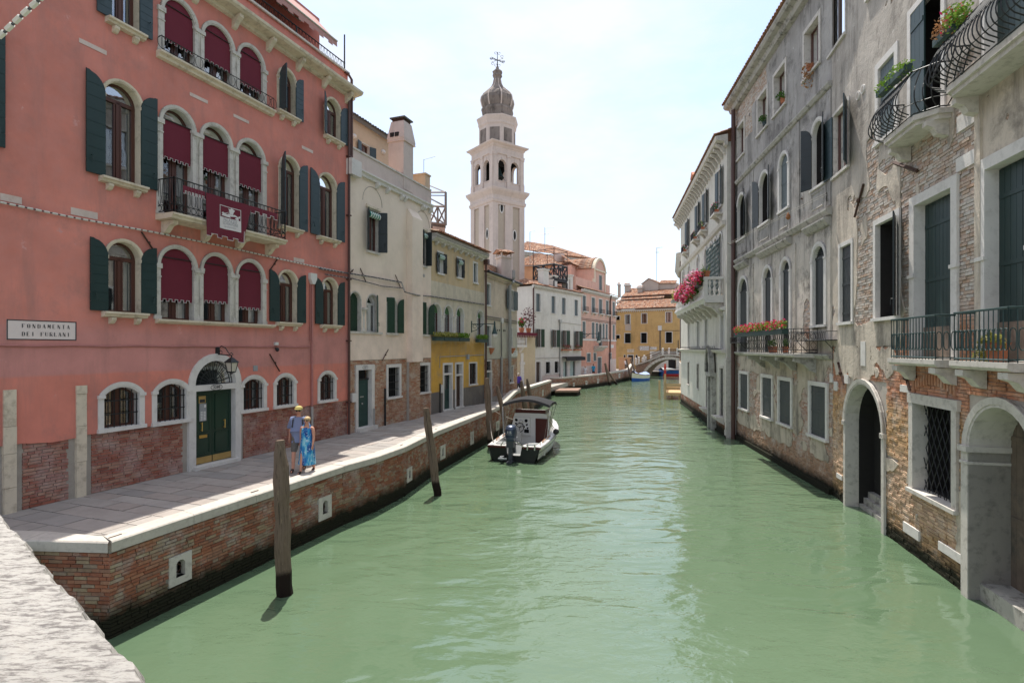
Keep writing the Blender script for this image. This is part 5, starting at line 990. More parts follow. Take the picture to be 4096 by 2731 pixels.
def yellow_house():
 w = L3; H = empty('yellow_house', w(3, 0), 'two-tone house, weathered beige above bright yellow ground floor, with flower boxes', 'house'); g = w.s; E = w.L
 for xl, xr, z0, z1, sh, fi in ((1180, 1232, 9.3, 10.4, (8, 12), 'casement'), (1383, 1424, 9.35, 10.45, (8, 12), 'casement'), (1553, 1590, 9.3, 10.5, None, 'shut')):
  W_ = window(H, w, g('A5', xl), g('A5', xr), z0, z1, 0, .18, .1, .02, 'stone_white', 'p', fi, fmat='paint_white', sh=sh, shmat='shutter_grey' if fi == 'shut' else 'shutter_dark', vert=True, nb=3)
  if fi != 'shut': valance(W_, w, g('A5', xl), g('A5', xr), z1, .0)
 for xl, xr in ((1122, 1208), (1246, 1328), (1370, 1446), (1590, 1652)):
  window(H, w, g('A5', xl), g('A5', xr), 6.02, 7.58, True, .25, .075, .025, 'stone_white', None, 'roller')
 for a, b in ((1208, 1246), (1328, 1370)): column(H, w, (g('A5', a) + g('A5', b)) / 2, 6.02, 7.0, .075, -.02, 'stone_white')
 m = MB(); m.box(w, g('A5', 1113), g('A5', 1460), 5.93, 6.02, 0, .08); m.box(w, g('A5', 1585), g('A5', 1665), 5.93, 6.02, 0, .08); obj('sill_course', m, 'stone_white', H)
 # double doorway and barred window
 for xl, xr, mt, nm in ((1015, 1080, 'screen_door', 0), (1118, 1170, 'door_brown', 1)):
  s0, s1 = g('A6', xl), g('A6', xr); w.holes.append((s0, s1, PV - .2, 4.28, 0)); m = MB();
  for q0, q1 in ((s0 - .12, s0), (s1, s1 + .15)): m.box(w, q0, q1, PV - .05, 4.28, -.25, .04)
  zt = 3.72 if nm == 0 else 3.6; m.box(w, s0, s1, zt, zt + .1, -.25, .03); m.box(w, s0 - .12, s1 + .15, 4.28, 4.4, -.25, .04); m.box(w, s0 - .12, s1 + .15, PV - .1, PV + .08, -.3, .1); D = obj('door_surround', m, 'stone_white', H)
  m = MB(); m.box(w, s0, s1, PV + .08, zt, -.22, -.17)
  for q0, q1, a, b in ((s0, s0 + .08, PV + .08, zt), (s1 - .08, s1, PV + .08, zt), (s0 + .08, s1 - .08, PV + .08, PV + .5), (s0 + .08, s1 - .08, PV + 1.1, PV + 1.2)): m.box(w, q0, q1, a, b, -.17, -.14)
  obj('door_leaf', m, 'door_teal' if nm == 0 else mt, D); m = MB().poly([w(s0 + .08, PV + 1.2, -.165), w(s1 - .08, PV + 1.2, -.165), w(s1 - .08, zt - .05, -.165), w(s0 + .08, zt - .05, -.165)]); obj('pane', m, 'glass_dark' if nm == 0 else mt, D)
  m = MB().poly([w(s0, zt + .1, -.2), w(s1, zt + .1, -.2), w(s1, 4.28, -.2), w(s0, 4.28, -.2)]); obj('pane', m, 'glass_dark', D); obj('interior', MB().poly([w(s0, zt + .1, -.3), w(s1, zt + .1, -.3), w(s1, 4.28, -.3), w(s0, 4.28, -.3)]), 'room_warm', D)
 window(H, w, g('A6', 1235), g('A6', 1296), 3.0, 4.28, 0, .2, .08, .02, 'stone_white', 'p', 'casement', grille=.12, curtain=.9)
 m = MB(); facade(m, w, 0, E, PV - .3, 8.8, 0); obj('wall', m, 'yellow_plaster', H); m = MB(); facade(m, w, 0, E, 8.8, 10.95, 0); m.poly([w(E, PV, 0), w(E, 10.9, 0), w(E, 10.9, -5), w(E, PV, -5)]); obj('wall', m, 'ochre_top', H)
 m = MB(); m.ext(w, [(0, 10.9), (.16, 10.93), (.18, 11.0), (.30, 11.05), (.34, 11.12), (0, 11.14)], 0, E); C = obj('cornice', m, 'stone', H)
 for i in range(9): x = .4 + i * .75; m = MB(); m.ext(w, [(0, 10.92), (.2, 10.95), (.2, 10.84), (.08, 10.74), (0, 10.74)], x, x + .13); obj('bracket', m, 'stone', C)
 m = MB(); m.box(w, 0, E, 11.14, 11.30, -.1, .36); obj('eaves_board', m, 'cable_light', H)
 m = MB(); tiles(m, w(-.05, 11.33, .48), w(E + .05, 11.33, .48), w(E + .05, 12.3, -4), w(-.05, 12.3, -4), .2, .42, .075, 8); obj('roof_tiles', m, 'roof_tile', H, kind='stuff')
 shell(H, w, 0, E, PV - .3, 11.2, 5, 'yellow_plaster', sides=(1, 0), top=False)
 s_, z_ = w.pix('A6', 995, 545); obj('intercom', MB().box(w, s_ - .1, s_ + .1, z_ - .22, z_ + .22, 0, .06), 'plastic_white', H); s_, _ = w.pix('A6', 978, 600); m = MB(); m.tube([w(s_, PV, .05), w(s_, 3.3, .05)], .035, 6); obj('standpipe', m, 'iron', H)
 s_, z_ = w.pix('A5', 1487, 1378); obj('cable_box', MB().box(w, s_ - .13, s_ + .13, z_ - .15, z_ + .15, 0, .1), 'plastic_grey', H); m = MB(); m.tube([w(.9, 4.15, .03), w(.92, 4.75, .03), w(E, 4.78, .03)], .02, 5); obj('conduit', m, 'zinc', H)
 m = MB(); m.tube([w(E + .02, PV, .12), w(E + .02, 10.9, .12)], .06, 8); m.box(w, E - .12, E + .2, 10.6, 10.95, 0, .3); obj('drainpipe', m, 'copper_pipe', H)
yellow_house()
def flower_box(name, w, s0, s1, z, o, label, leafm, rng, hang=.1, blossoms=None, h=.3, n=260, box='planter_green', group=None, dp=.24, drop=0):
 H = empty(name, w((s0 + s1) / 2, z, o), label, 'flower box', group); m = MB(); m.box(w, s0, s1, z, z + .18, o - dp / 2, o + dp / 2); m.box(w, s0 - .015, s1 + .015, z + .16, z + .19, o - dp / 2 - .015, o + dp / 2 + .015); obj('planter', m, box, H)
 m = MB(); m.box(w, s0 + .02, s1 - .02, z + .17, z + .2, o - dp / 2 + .02, o + dp / 2 - .02); obj('soil', m, 'soil', H); m = MB(); L = s1 - s0; k = max(3, int(L / .22))
 for i in range(k): c = w(s0 + L * (i + .5) / k, z + .2 + h * .45, o + .03); foliage(rng, c, (.16, .16, h * .55), int(n * L / k), .055, m, drop)
 obj('leaves', m, leafm, H)
 if blossoms:
  m = MB()
  for i in range(k): c = w(s0 + L * (i + .5) / k, z + .2 + h * .6, o + .06); foliage(rng, c, (.18, .18, h * .6), int(blossoms[1] * L / k), .05, m, drop)
  obj('blossoms', m, blossoms[0], H)
 return H
rng6 = random.Random(61)
for i, (x0, x1) in enumerate(((1140, 1225), (1232, 1385), (1392, 1495))):
 flower_box('flower_box', L3, L3.s('A5', x0, .2), L3.s('A5', x1, .2), 5.62, .2, ('nearest flower box of the three hanging under the arched windows of the yellow house', 'middle flower box of the three hanging under the arched windows of the yellow house', 'farthest and greenest flower box of the three under the arched windows of the yellow house')[i], 'leaf_yellow' if i < 2 else 'leaf_bright', rng6, group='flower boxes on the yellow house')
flower_box('flower_box', L3, L3.s('A5', 1590, .2), L3.s('A5', 1690, .2), 5.58, .2, 'single flower box under the last arched window of the yellow house', 'leaf_bright', rng6, group='flower boxes on the yellow house')
def wall_lamp(w, s_, z_, L, label, sc=1):
 H = empty('street_lamp', w(s_, z_), label, 'street lamp', 'wall mounted street lamps'); m = MB(); k = sc
 m.box(w, s_ - .04 * k, s_ + .04 * k, z_ - .35 * k, z_ + .35 * k, 0, .04); m.tube([w(s_, z_ + .15 * k, .02), w(s_, z_ + .15 * k, L)], .028 * k, 6); m.tube([w(s_, z_ - .3 * k, .03), w(s_, z_ - .2 * k, .35 * k), w(s_, z_ + .0 * k, .6 * k), w(s_, z_ + .13 * k, .8 * k)], .02 * k, 5)
 for q, r in ((.22, .11), (.45, .09), (.62, .06)): m.tube([w(s_, z_ + (.02 * k) + r * k * math.sin(t), (q + r * math.cos(t)) * k) for t in np.linspace(0, 5.5, 12)], .014 * k, 4)
 obj('bracket', m, 'iron_green', H); c = w(s_, z_ + .15 * k, L - .06); m = MB(); m.lathe((c[0], c[1], c[2] - .62 * k), [(.17 * k, 0), (.17 * k, .05 * k), (.10 * k, .25 * k), (.06 * k, .45 * k), (.045 * k, .75 * k), (.02 * k, .8 * k)], 10); obj('lamp_hood', m, 'iron_green', H, smooth=True)
 m = MB(); m.lathe((c[0], c[1], c[2] - .80 * k), [(.12 * k, 0), (.17 * k, .08 * k), (.18 * k, .18 * k)], 12); obj('lamp_shade', m, 'plastic_white', H, smooth=True)
wall_lamp(L3, *L3.pix('A5', 1530, 1062), 1.6, 'green wall lamp with white shade on the yellow house')
def tan_house():
 w = L4; H = empty('tan_house', w(3, 0), 'narrow tan house with brick ground floor and a tall zinc flue, beyond the yellow house', 'house'); g = w.s; E = w.L; zb = 1.45
 for xl, xr, z0, z1, fi, mt in ((1686, 1728, 8.05, 9.45, 'shut', 'shutter_grey'), (1912, 1968, 8.05, 9.5, 'dark', 'shutter_grey'), (1690, 1732, 5.34, 6.7, 'shut', 'shutter_grey'), (1921, 1955, 5.32, 6.7, 'shut', 'shutter_grey')):
  window(H, w, g('A5', xl), g('A5', xr), z0, z1, 0, .18, .09, .02, 'stone_white', 'p', fi, shmat=mt, sh=(10, 10) if fi == 'dark' else None, vert=True, nb=3)
 s0, s1 = g('E6', 178), g('E6', 250); window(H, w, s0, s1, 3.75, 4.35, 0, .2, .08, .02, 'stone_white', None, 'dark', grille=.1)
 w.holes.append((s0, s1, zb - .2, 3.62, 0)); m = MB()
 for q0, q1 in ((s0 - .1, s0), (s1, s1 + .14)): m.box(w, q0, q1, zb - .1, 3.62, -.2, .04)
 m.box(w, s0 - .1, s1 + .14, 3.62, 3.72, -.2, .04); D = obj('door_surround', m, 'stone_white', H); m = MB(); m.box(w, s0, s1, zb - .1, 3.62, -.18, -.12); m.box(w, s0 + .12, s1 - .12, zb + .2, zb + .9, -.12, -.1); m.box(w, s0 + .12, s1 - .12, zb + 1.1, 3.4, -.12, -.1); obj('door_leaf', m, 'shutter_grey', D)
 a0, a1 = g('E6', 540), g('E6', 596); window(H, w, a0, a1, 2.66, 3.86, 0, .2, .06, .02, 'stone_white', 'p', 'shut', shmat='door_brown')
 m = MB(); facade(m, w, 0, E, 4.5, 10.0, 0); m.poly([w(E, 1, 0), w(E, 10.4, 0), w(E, 10.4, -5), w(E, 1, -5)]); obj('wall', m, 'tan_plaster', H)
 m = MB(); facade(m, w, 0, E, .9, 4.55, -.03); B = obj('brick_base', m, 'mortar', H); bricks(B, w, .05, E, zb + .5, 4.5, 'pale_brick', -.008, n1=90, pad=.1, seed=6, rough=.01)
 m = MB(); m.box(w, 2.5, E, .9, zb + .52, -.02, .03); obj('plinth', m, 'stone_pink', H)
 m = MB()
 for i in range(int(E / .22)): m.box(w, i * .22 + .04, i * .22 + .14, 9.86, 10.0, 0, .14)
 C = obj('dentils', m, 'tan_plaster', H, kind='stuff'); m = MB(); m.ext(w, [(0, 10.0), (.18, 10.0), (.24, 10.1), (0, 10.14)], 0, E); obj('cornice', m, 'tan_plaster', H); m = MB(); m.tube([w(0, 10.2, .28), w(E + .3, 10.16, .28)], .09, 8); obj('gutter', m, 'iron', H)
 m = MB(); tiles(m, w(0, 10.2, .22), w(E, 10.2, .22), w(E, 10.55, -1.0), w(0, 10.55, -1.0), .2, .4, .05); obj('roof_tiles', m, 'roof_tile', H, kind='stuff')
 m = MB(); m.box(w, 0, E + .2, 10.4, 11.25, -1.4, -1.0); obj('roof_parapet', m, 'mortar', H); wr = Wall(w(0, 0, -.97)[:2], w(E + .2, 0, -.97)[:2]); bricks(H, wr, 0, E, 10.45, 11.2, 'pale_brick', 0, n1=0, seed=8)
 a = g('A5', 1905); m = MB(); m.tube([w(a, 2.95, .2), w(a, 3.3, .2), w(a, 9.75, .2), w(a + .12, 10.0, .42), w(a + .2, 10.35, .42), w(a + .2, 10.9, .42)], .13, 10); obj('flue_pipe', m, 'zinc', H)
 a = g('A5', 1835); m = MB(); m.tube([w(a, zb, .08), w(a, 4.6, .08)], .09, 8); obj('downpipe', m, 'zinc', H); m = MB(); m.tube([w(a, 4.6, .08), w(a, 7.15, .05)], .03, 6); m.tube([w(.1, 7.3, .04), w(E, 7.25, .04)], .025, 5); m.tube([w(.1, 7.15, .04), w(E, 7.1, .04)], .02, 5); obj('conduit', m, 'cable', H)
 a, z = w.pix('A5', 1840, 995); m = MB(); m.prism(w, [(a - .2, z + .15), (a + .2, z + .15), (a + .18, z - .1), (a + .05, z - .25), (a - .05, z - .25), (a - .18, z - .1)], .01, .14); obj('junction_box', m, 'plastic_white', H)
 for x, y in ((1800, 1100), (1822, 1100), (1866, 1103), (1880, 1103)): a, z = w.pix('A5', x, y); m = MB(); m.tube([w(a, z, 0), w(a, z, .03)], .07, 10); obj('vent', m, 'iron', H)
 shell(H, w, 0, E, .9, 10.3, 5, 'tan_plaster', sides=(1, 0), top=True)
 street_sign('street_sign', w, 'A5', ((1948, 1312), (2012, 1312), (1948, 1370)), 'faded white street sign on the tan house above the brick', (('sign1', .16), ('sign2', .16)), .1, 'paint_white', False)
 for x, nm in ((1730, 'nearer'), (1953, 'farther')):
  a, z = w.pix('A5', x, 1285); Hp = empty('wall_pot', w(a, z - .25), f'{nm} half-round terracotta wall pot under a window of the tan house', 'pot', 'terracotta wall pots'); m = MB(); c = w(a, z, .02); m.lathe((c[0], c[1], c[2] - .42), [(.04, 0), (.14, .12), (.26, .38), (.28, .42)], 12); obj('pot', m, 'terracotta', Hp)
 c = w(3.0, 11.0, -2.2); chimney_pot('chimney', at('A5', 1868, 400, 40.5), R(30), .42, .45, 'small plastered chimney with tiled cap in front of the bell tower shaft', 'tower_plaster')
tan_house()
def cables():
 for pts, r, lab in (([L2(*L2.pix('A5', x, y, .1), .1) for x, y in ((-60, 455), (215, 500), (500, 545), (800, 600))] + [L2(*L2.pix('A5', 835, 700, .36), .36), L2(*L2.pix('A5', 965, 735, .36), .36), L2(*L2.pix('A5', 1100, 745, .06), .06), L3(*L3.pix('A5', 1400, 790, .06), .06), L3(*L3.pix('A5', 1665, 832, .06), .06)], .03, 'thick grey cable bundle running along the peach and yellow houses'),
      ([L2(*L2.pix('A5', x, y, .09), .09) for x, y in ((0, 515), (290, 560), (600, 640), (815, 660))], .022, 'thinner cable slung under the bundle on the peach house')):
  H = empty('cable', pts[0], lab, 'cable'); m = MB(); m.tube(pts, r, 5); obj('cable_run', m, 'cable', H); m = MB()
  for a, b in zip(pts, pts[1:]):
   for k in range(1, 8): p = Vector(a).lerp(Vector(b), k / 8); m.ball(p, r * 1.4, 5, 3)
  obj('cable_clip', m, 'cable_light', H, kind='stuff')
cables()
# ---------------------------------------------------------------- far left bank: white, pink and ochre houses, church, bell tower
def hip_roof(H, w, s0, s1, z, d, h, over=.35, cw=.24, mat='roof_tile', hip=True, name='roof_tiles', seed=2):
 m = MB(); r = d / 2; a, b = s0 - over, s1 + over; e = r if hip else 0
 q = lambda s_, zz, o: w(s_, zz, o)
 tiles(m, q(a, z, over), q(b, z, over), q(b - e, z + h, -r), q(a + e, z + h, -r), cw, .42, .06, seed); tiles(m, q(b, z, -d - over), q(a, z, -d - over), q(a + e, z + h, -r), q(b - e, z + h, -r), cw, .42, .06, seed)
 if hip: tiles(m, q(a, z, -d - over), q(a, z, over), q(a + e, z + h, -r), q(a + e, z + h, -r), cw, .42, .06, seed); tiles(m, q(b, z, over), q(b, z, -d - over), q(b - e, z + h, -r), q(b - e, z + h, -r), cw, .42, .06, seed)
 return obj(name, m, mat, H, kind='stuff')
def corbels(H, w, s0, s1, z, n, mat, wd=.14, pr=.25):
 m = MB(); m.ext(w, [(0, z), (pr + .05, z + .03), (pr + .12, z + .18), (0, z + .22)], s0, s1); C = obj('cornice', m, mat, H); m = MB()
 for i in range(n): x = s0 + (s1 - s0 - wd) * i / (n - 1); m.ext(w, [(0, z), (pr, z + .02), (pr, z - .1), (.08, z - .24), (0, z - .24)], x, x + wd)
 obj('corbels', m, mat, H, kind='stuff'); return C
def white_house():
 w = WH; H = empty('white_house', w(6, 0), 'off-white house with dark shutters and shop awning at the bend of the canal', 'house'); g = w.s; E = w.L; zb = 1.0
 for xl, xr in ((357, 400), (509, 548), (613, 650), (738, 772)): window(H, w, g('B3', xl), g('B3', xr), 9.65, 11.85, 0, .2, .15, .03, 'stone_white', 'p', 'shut', shmat='shutter_grey')
 for xl, xr in ((365, 406), (521, 561), (621, 659), (748, 785)): window(H, w, g('B3', xl), g('B3', xr), 5.3, 7.53, 0, .2, .04, .02, 'stone_white', 'p', 'casement', sh=(25, 25), shmat='shutter_bottle', nb=8, curtain=.3)
 window(H, w, g('B3', 357), g('B3', 400), zb, 3.5, 0, .25, .22, .03, 'stone_white', None, 'shut', shmat='door_brown', name='door')
 for xl, xr in ((454, 497), (541, 580)): window(H, w, g('B3', xl), g('B3', xr), 2.0, 3.45, 0, .2, .16, .02, 'stone_white', 'p', 'dark', grille=.18)
 for xl, xr in ((628, 668), (695, 747)):
  s0, s1 = g('B3', xl), g('B3', xr); w.holes.append((s0, s1, zb, 3.4, 0)); m = MB(); m.strip([w(a, z, 0) for a, z in outline(s0, s1, zb, 3.4)], [w(a, z, -.3) for a, z in outline(s0, s1, zb, 3.4)]); S = obj('shop_window', m, 'stone_white', H); obj('pane', MB().poly([w(s0, zb, -.25), w(s1, zb, -.25), w(s1, 3.4, -.25), w(s0, 3.4, -.25)]), 'shop_glass', S)
  m = MB(); m.box(w, s0, s0 + .08, zb, 3.4, -.24, -.18); m.box(w, s1 - .12, s1, zb, 3.4, -.24, -.18); m.tube([w(s0 + .2, zb + .8, -.2), w(s0 + .2, zb + 1.3, -.1), w(s0 + .2, zb + 1.7, -.2)], .03, 5); obj('frame', m, 'iron', S)
 s0, s1 = g('B3', 615), g('B3', 802); m = MB(); m.ext(w, [(0, 4.05), (.7, 3.95), (.72, 3.5), (.66, 3.5), (.6, 3.85), (0, 3.95)], s0, s1); obj('awning', m, 'awning_black', H)
 m = MB(); facade(m, w, 0, E, .7, 12.7, 0); obj('wall', m, 'white_plaster', H); shell(H, w, 0, E, .7, 12.7, 4.5, 'white_plaster', sides=(1, 1))
 corbels(H, w, -.2, E, 12.62, 34, 'white_plaster'); hip_roof(H, w, 0, E, 12.88, 4.5, 1.0, .3)
 for x0, x1, y0, y1 in ((405, 470, 315, 480), (510, 555, 382, 500), (640, 672, 410, 510), (675, 710, 375, 520)):
  a0, a1 = g('B3', x0, -.5), g('B3', x1, -.5); zt = w.z('B3', x0, y0, -.5); m = MB(); m.box(w, a0 + .3, a1, 12.6, zt, -1.1, -.3); m.box(w, a0 + .2, a1 + .1, zt - .02, zt + .14, -1.2, -.2); obj('roof_pillar', m, 'white_plaster', H)
 m = MB(); m.tube([w(-.02, 3.0, .12), w(-.02, 12.5, .12)], .1, 7); obj('drainpipe', m, 'copper_pipe', H); a = g('B3', 588); m = MB(); m.tube([w(a, 1, .1), w(a, 8.6, .1)], .1, 7); m.prism(w, [(a - .3, 8.9), (a + .3, 8.9), (a + .1, 8.4), (a - .1, 8.4)], .02, .25); obj('downpipe', m, 'zinc', H)
 m = MB(); m.tube([w(0, 3.95, .05), w(E, 3.95, .05)], .03, 5); m.tube([w(a, 8.6, .04), w(E, 8.45, .04)], .03, 5); obj('conduit', m, 'cable_light', H)
 facade(MB(), w, 0, 1, 0, 1)
 m = MB(); m.box(w, g('B3', 420), g('B3', 610), .7, 1.75, 0, .02); obj('worn_plinth', m, 'stone_pink', H)
 return H
white_house()
rng7 = random.Random(77)
for xl, xr, y, lab in ((615, 705, 1118, 'nearer red flower box under a window of the white house'), (738, 805, 1118, 'farther red flower box under a window of the white house')):
 flower_box('flower_box', WH, WH.s('B3', xl, .25), WH.s('B3', xr, .25), 4.85, .25, lab, 'leaf', rng7, blossoms=('petal_red', 60), h=.55, n=120, box='terracotta', group='flower boxes on the white house', dp=.35)
def altana():
 c = WH(4, 14.4, -1); H = empty('altana', c, 'black timber roof terrace on posts with an open iron frame above the white house', 'roof terrace'); w = WH; m = MB(); g = w.s
 a0, a1, a2 = g('B3', 330, -2.2), g('B3', 545, -.2), g('B3', 668, -.2); zt, zb = w.z('B3', 600, 275, -.3), w.z('B3', 600, 385, -.3)
 zt, zb = 16.1, 14.25; P0, P1, P2, P3 = Vector((2.85, 73.2, zb)), Vector((5.45, 71.1, zb)), Vector((7.45, 74.0, zb)), Vector((4.9, 76.2, zb)); up = lambda p, h: p + Vector((0, 0, h)); hh = zt - zb
 def side(A, B, k):
  for z in (0, hh): m.tube([up(A, z), up(B, z)], .12, 4)
  for i in range(k + 1): p = A.lerp(B, i / k); m.tube([p, up(p, hh)], .09, 4)
  for i in range(k): a, b = A.lerp(B, i / k), A.lerp(B, (i + 1) / k); m.tube([a, up(b, hh)], .07, 4); m.tube([b, up(a, hh)], .07, 4)
 side(P0, P1, 2); side(P1, P2, 3); side(P2, P3, 3); side(P3, P0, 3); obj('railing', m, 'altana_wood', H); m = MB(); m.poly([P0, P1, P2, P3]); m.poly([up(p, -.3) for p in (P0, P1, P2, P3)]); m.strip([P0, P1, P2, P3], [up(p, -.3) for p in (P0, P1, P2, P3)], closed=True); obj('deck', m, 'altana_wood', H)
 for p in (P0, P1, P2, P3, P0.lerp(P1, .5)): m = MB(); m.tube([up(p, -.3), up(p, -2.2)], .09, 5); obj('support_post', m, 'altana_wood', H)
 m = MB(); m.poly([up(P0, -.3), up(P1, -.3), up(P1, -2), up(P0, -2)]); obj('support_boards', m, 'altana_wood', H); m = MB(); ht = 4.0
 for p in (P0, P1, P2, P3): m.tube([p, up(p, ht)], .05, 5)
 for a, b in ((P0, P1), (P1, P2), (P2, P3), (P3, P0)): m.tube([up(a, ht * .97), up(b, ht * .97)], .045, 5)
 m.tube([up(P0.lerp(P1, .5), ht * .97), up(P3.lerp(P2, .5), ht * .97)], .04, 4); obj('pergola_frame', m, 'rust_pole', H)
altana()
def annex():
 w = Wall((-.4, 61.0), (2.75, 64.9)); H = empty('garden_house', w(1, 0), 'low cream wing with a small balustrade terrace between tan and white houses', 'house'); m = MB(); zt = w.z('B3', 260, 955)
 facade(m, w, 0, w.L, .8, zt - .2, 0); m.poly([w(0, zt - .2, 0), w(w.L, zt - .2, 0), w(w.L, zt - .2, -4), w(0, zt - .2, -4)]); obj('wall', m, 'cream_plaster', H)
 z0 = w.z('B3', 200, 1065, .5); a1 = w.s('B3', 255, .5); m = MB(); m.box(w, 0, a1, z0 - .25, z0, 0, .7); m.ext(w, [(0, z0 - .25), (.6, z0 - .25), (.3, z0 - .6), (0, z0 - .9)], a1 - .7, a1 - .3); m.box(w, 0, a1, zt - .25, zt - .05, .45, .7); m.box(w, a1 - .12, a1, z0, zt - .2, .48, .68); B = obj('balcony', m, 'stone_white', H); m = MB()
 k = 7
 for i in range(k): a = .4 + (a1 - .6) * i / k; c = w(a, z0, .58); m.lathe(c, [(.08, 0), (.05, .1), (.11, .35), (.06, .7), (.09, 1.0), (.09, zt - z0 - .25)], 8)
 obj('balusters', m, 'stone_white', B, kind='stuff'); m = MB(); b1 = w.s('B3', 318); m.box(w, 0, b1, zt - .18, zt + .12, .05, .75); kk = 14
 for i in range(kk): a = b1 * i / kk; m.box(w, a, a + b1 / kk * (.5), zt - .42, zt - .18, .72, .74)
 obj('awning', m, 'blind', H); a = w.s('B3', 215); m = MB(); m.box(w, a - .3, a + .3, .8, 3.3, 0, .12); m.box(w, a - .4, a + .4, 3.3, 3.6, 0, .2); m.box(w, a - .22, a + .22, 3.6, z0 - .9, 0, .1); obj('pilaster', m, 'stone_white', H)
 for lab, x, y, r, mt, fl in (('potted red geranium on the awning of the cream wing', 210, 900, .55, 'leaf', 'petal_red'), ('dark purple leaved shrub in a pot on the cream wing terrace', 280, 870, 1.25, 'leaf_purple', None)):
  p = Vector(w(w.s('B3', x, .3), zt + .12, .35)); Hp = empty('potted_plant', p, lab, 'plant'); m = MB(); m.lathe(p, [(.22, 0), (.32, .5), (.35, .55)], 10); obj('pot', m, 'terracotta', Hp); m = foliage(rng7, p + Vector((0, 0, .6 + r * .9)), (r * .75, r * .75, r), 260, .12); obj('leaves', m, mt, Hp)
  if fl: obj('blossoms', foliage(rng7, p + Vector((0, -.1, .7 + r)), (r * .7, r * .7, r * .8), 60, .11), fl, Hp)
  else: m = MB(); m.tube([p + Vector((0, 0, .4)), p + Vector((.1, 0, 1.6))], .04, 5); obj('stem', m, 'old_wood', Hp)
annex()
def pink_house():
 w = PK; H = empty('pink_house', w(6, 0), 'pink house with a round-topped roof gable and slim grey shutters', 'house'); g = w.s; E = w.L
 for xl, xr in ((818, 850), (908, 940), (980, 1012), (1050, 1075), (1116, 1138)):
  W_ = window(H, w, g('B3', xl), g('B3', xr), 10.45, 12.65, 0, .15, .12, .03, 'stone_white', None, 'shut', shmat='shutter_grey'); s0, s1 = g('B3', xl) - .25, g('B3', xr) + .25; m = MB(); m.box(w, s0, s1, 10.3, 10.42, 0, .4); m.ext(w, [(0, 10.3), (.3, 10.3), (0, 9.95)], s0 + .15, s0 + .3); m.ext(w, [(0, 10.3), (.3, 10.3), (0, 9.95)], s1 - .3, s1 - .15); obj('sill', m, 'stone_white', W_); m = MB(); balus_rail(m, w, s0, s1, 11.1, 10.45, .36, 8, .015); obj('railing', m, 'iron', W_)
 for xl, xr in ((818, 846), (910, 936), (949, 972), (1016, 1036), (1048, 1066), (1118, 1136)): window(H, w, g('B3', xl), g('B3', xr), 6.6, 8.95, 0, .15, .1, .03, 'stone_white', None, 'shut', shmat='shutter_grey')
 window(H, w, g('B3', 980), g('B3', 1008), 5.55, 8.95, True, .2, .1, .03, 'stone_white', None, 'shut', shmat='shutter_dark', name='balcony_door')
 m = MB(); m.box(w, 0, E, 6.28, 6.5, 0, .06); obj('sill_course', m, 'stone_white', H); s0, s1 = g('B3', 972, .7), g('B3', 1058, .7); m = MB(); m.ext(w, [(0, 5.5), (.9, 5.5), (.9, 5.35), (.6, 5.2), (0, 4.7)], s0, s1); B = obj('balcony', m, 'stone', H); m = MB(); balus_rail(m, w, s0, s1, 6.7, 5.55, .82, 10, .02)
 for sx in (s0, s1): m.box(w, sx - .02, sx + .02, 6.67, 6.7, 0, .82); m.box(w, sx - .02, sx + .02, 5.5, 6.7, .8, .84)
 obj('railing', m, 'iron', B)
 for xl, xr, yt, yb in ((862, 895, 1150, 1230), (927, 952, 1145, 1222), (1080, 1103, 1148, 1245)): a0, a1, z0, z1 = rect_px(w, 'B3', xl, xr, yt, yb); window(H, w, a0, a1, z0, z1, 0, .15, .16, .03, 'stone', 'p', 'shut', shmat='shutter_grey')
 a0, a1, z0, z1 = rect_px(w, 'B3', 968, 1003, 1190, 1320); window(H, w, a0, a1, 1.0, z1, 0, .2, .16, .03, 'stone', None, 'shut', shmat='shutter_grey', name='door')
 m = MB(); facade(m, w, 0, E, .7, 13.4, 0); obj('wall', m, 'pink_plaster', H); shell(H, w, 0, E, .7, 13.4, 8, 'pink_plaster'); obj('worn_brick', MB().box(w, g('B3', 805), g('B3', 920), .7, 2.6, 0, .015), 'stone_pink', H); obj('worn_brick', MB().box(w, g('B3', 1085), E, .7, 3.4, 0, .015), 'stone_pink', H)
 corbels(H, w, 0, E + .2, 13.35, 40, 'stone_white', .16, .35); m = MB(); tiles(m, w(0, 13.62, .55), w(E + .2, 13.62, .55), w(E, 14.1, -.8), w(0, 14.1, -.8), .24, .4); obj('roof_tiles', m, 'roof_tile', H, kind='stuff')
 # roof storey: low terrace wall, gabled dormer with a round pediment and a tiled barrel roof behind
 wd = Wall(w(0, 0, -1.2)[:2], w(E, 0, -1.2)[:2]); d0, d1 = wd.s('B3', 932), wd.s('B3', 1045); zd = wd.z('B3', 990, 325); za = wd.z('B3', 985, 225); c = (d0 + d1) / 2; r = (d1 - d0) / 2
 s0, s1 = wd.s('B3', 982), wd.s('B3', 1010); window(H, wd, s0, s1, wd.z('B3', 982, 515), wd.z('B3', 982, 372), 0, .15, .1, .02, 'stone', None, 'shut', shmat='shutter_grey')
 m = MB(); facade(m, wd, d0, d1, 13.4, zd, 0); ap = arch_pts(d0 + .3, d1 - .3, zd, za - zd); m.prism(wd, ap, -.3, .0); m.poly([wd(d0, 13.4, 0), wd(d0, zd, 0), wd(d0, zd, -6), wd(d0, 13.4, -6)]); m.poly([wd(d1, 13.4, 0), wd(d1, zd, 0), wd(d1, zd, -6), wd(d1, 13.4, -6)]); D = obj('dormer', m, 'pink_plaster', H)
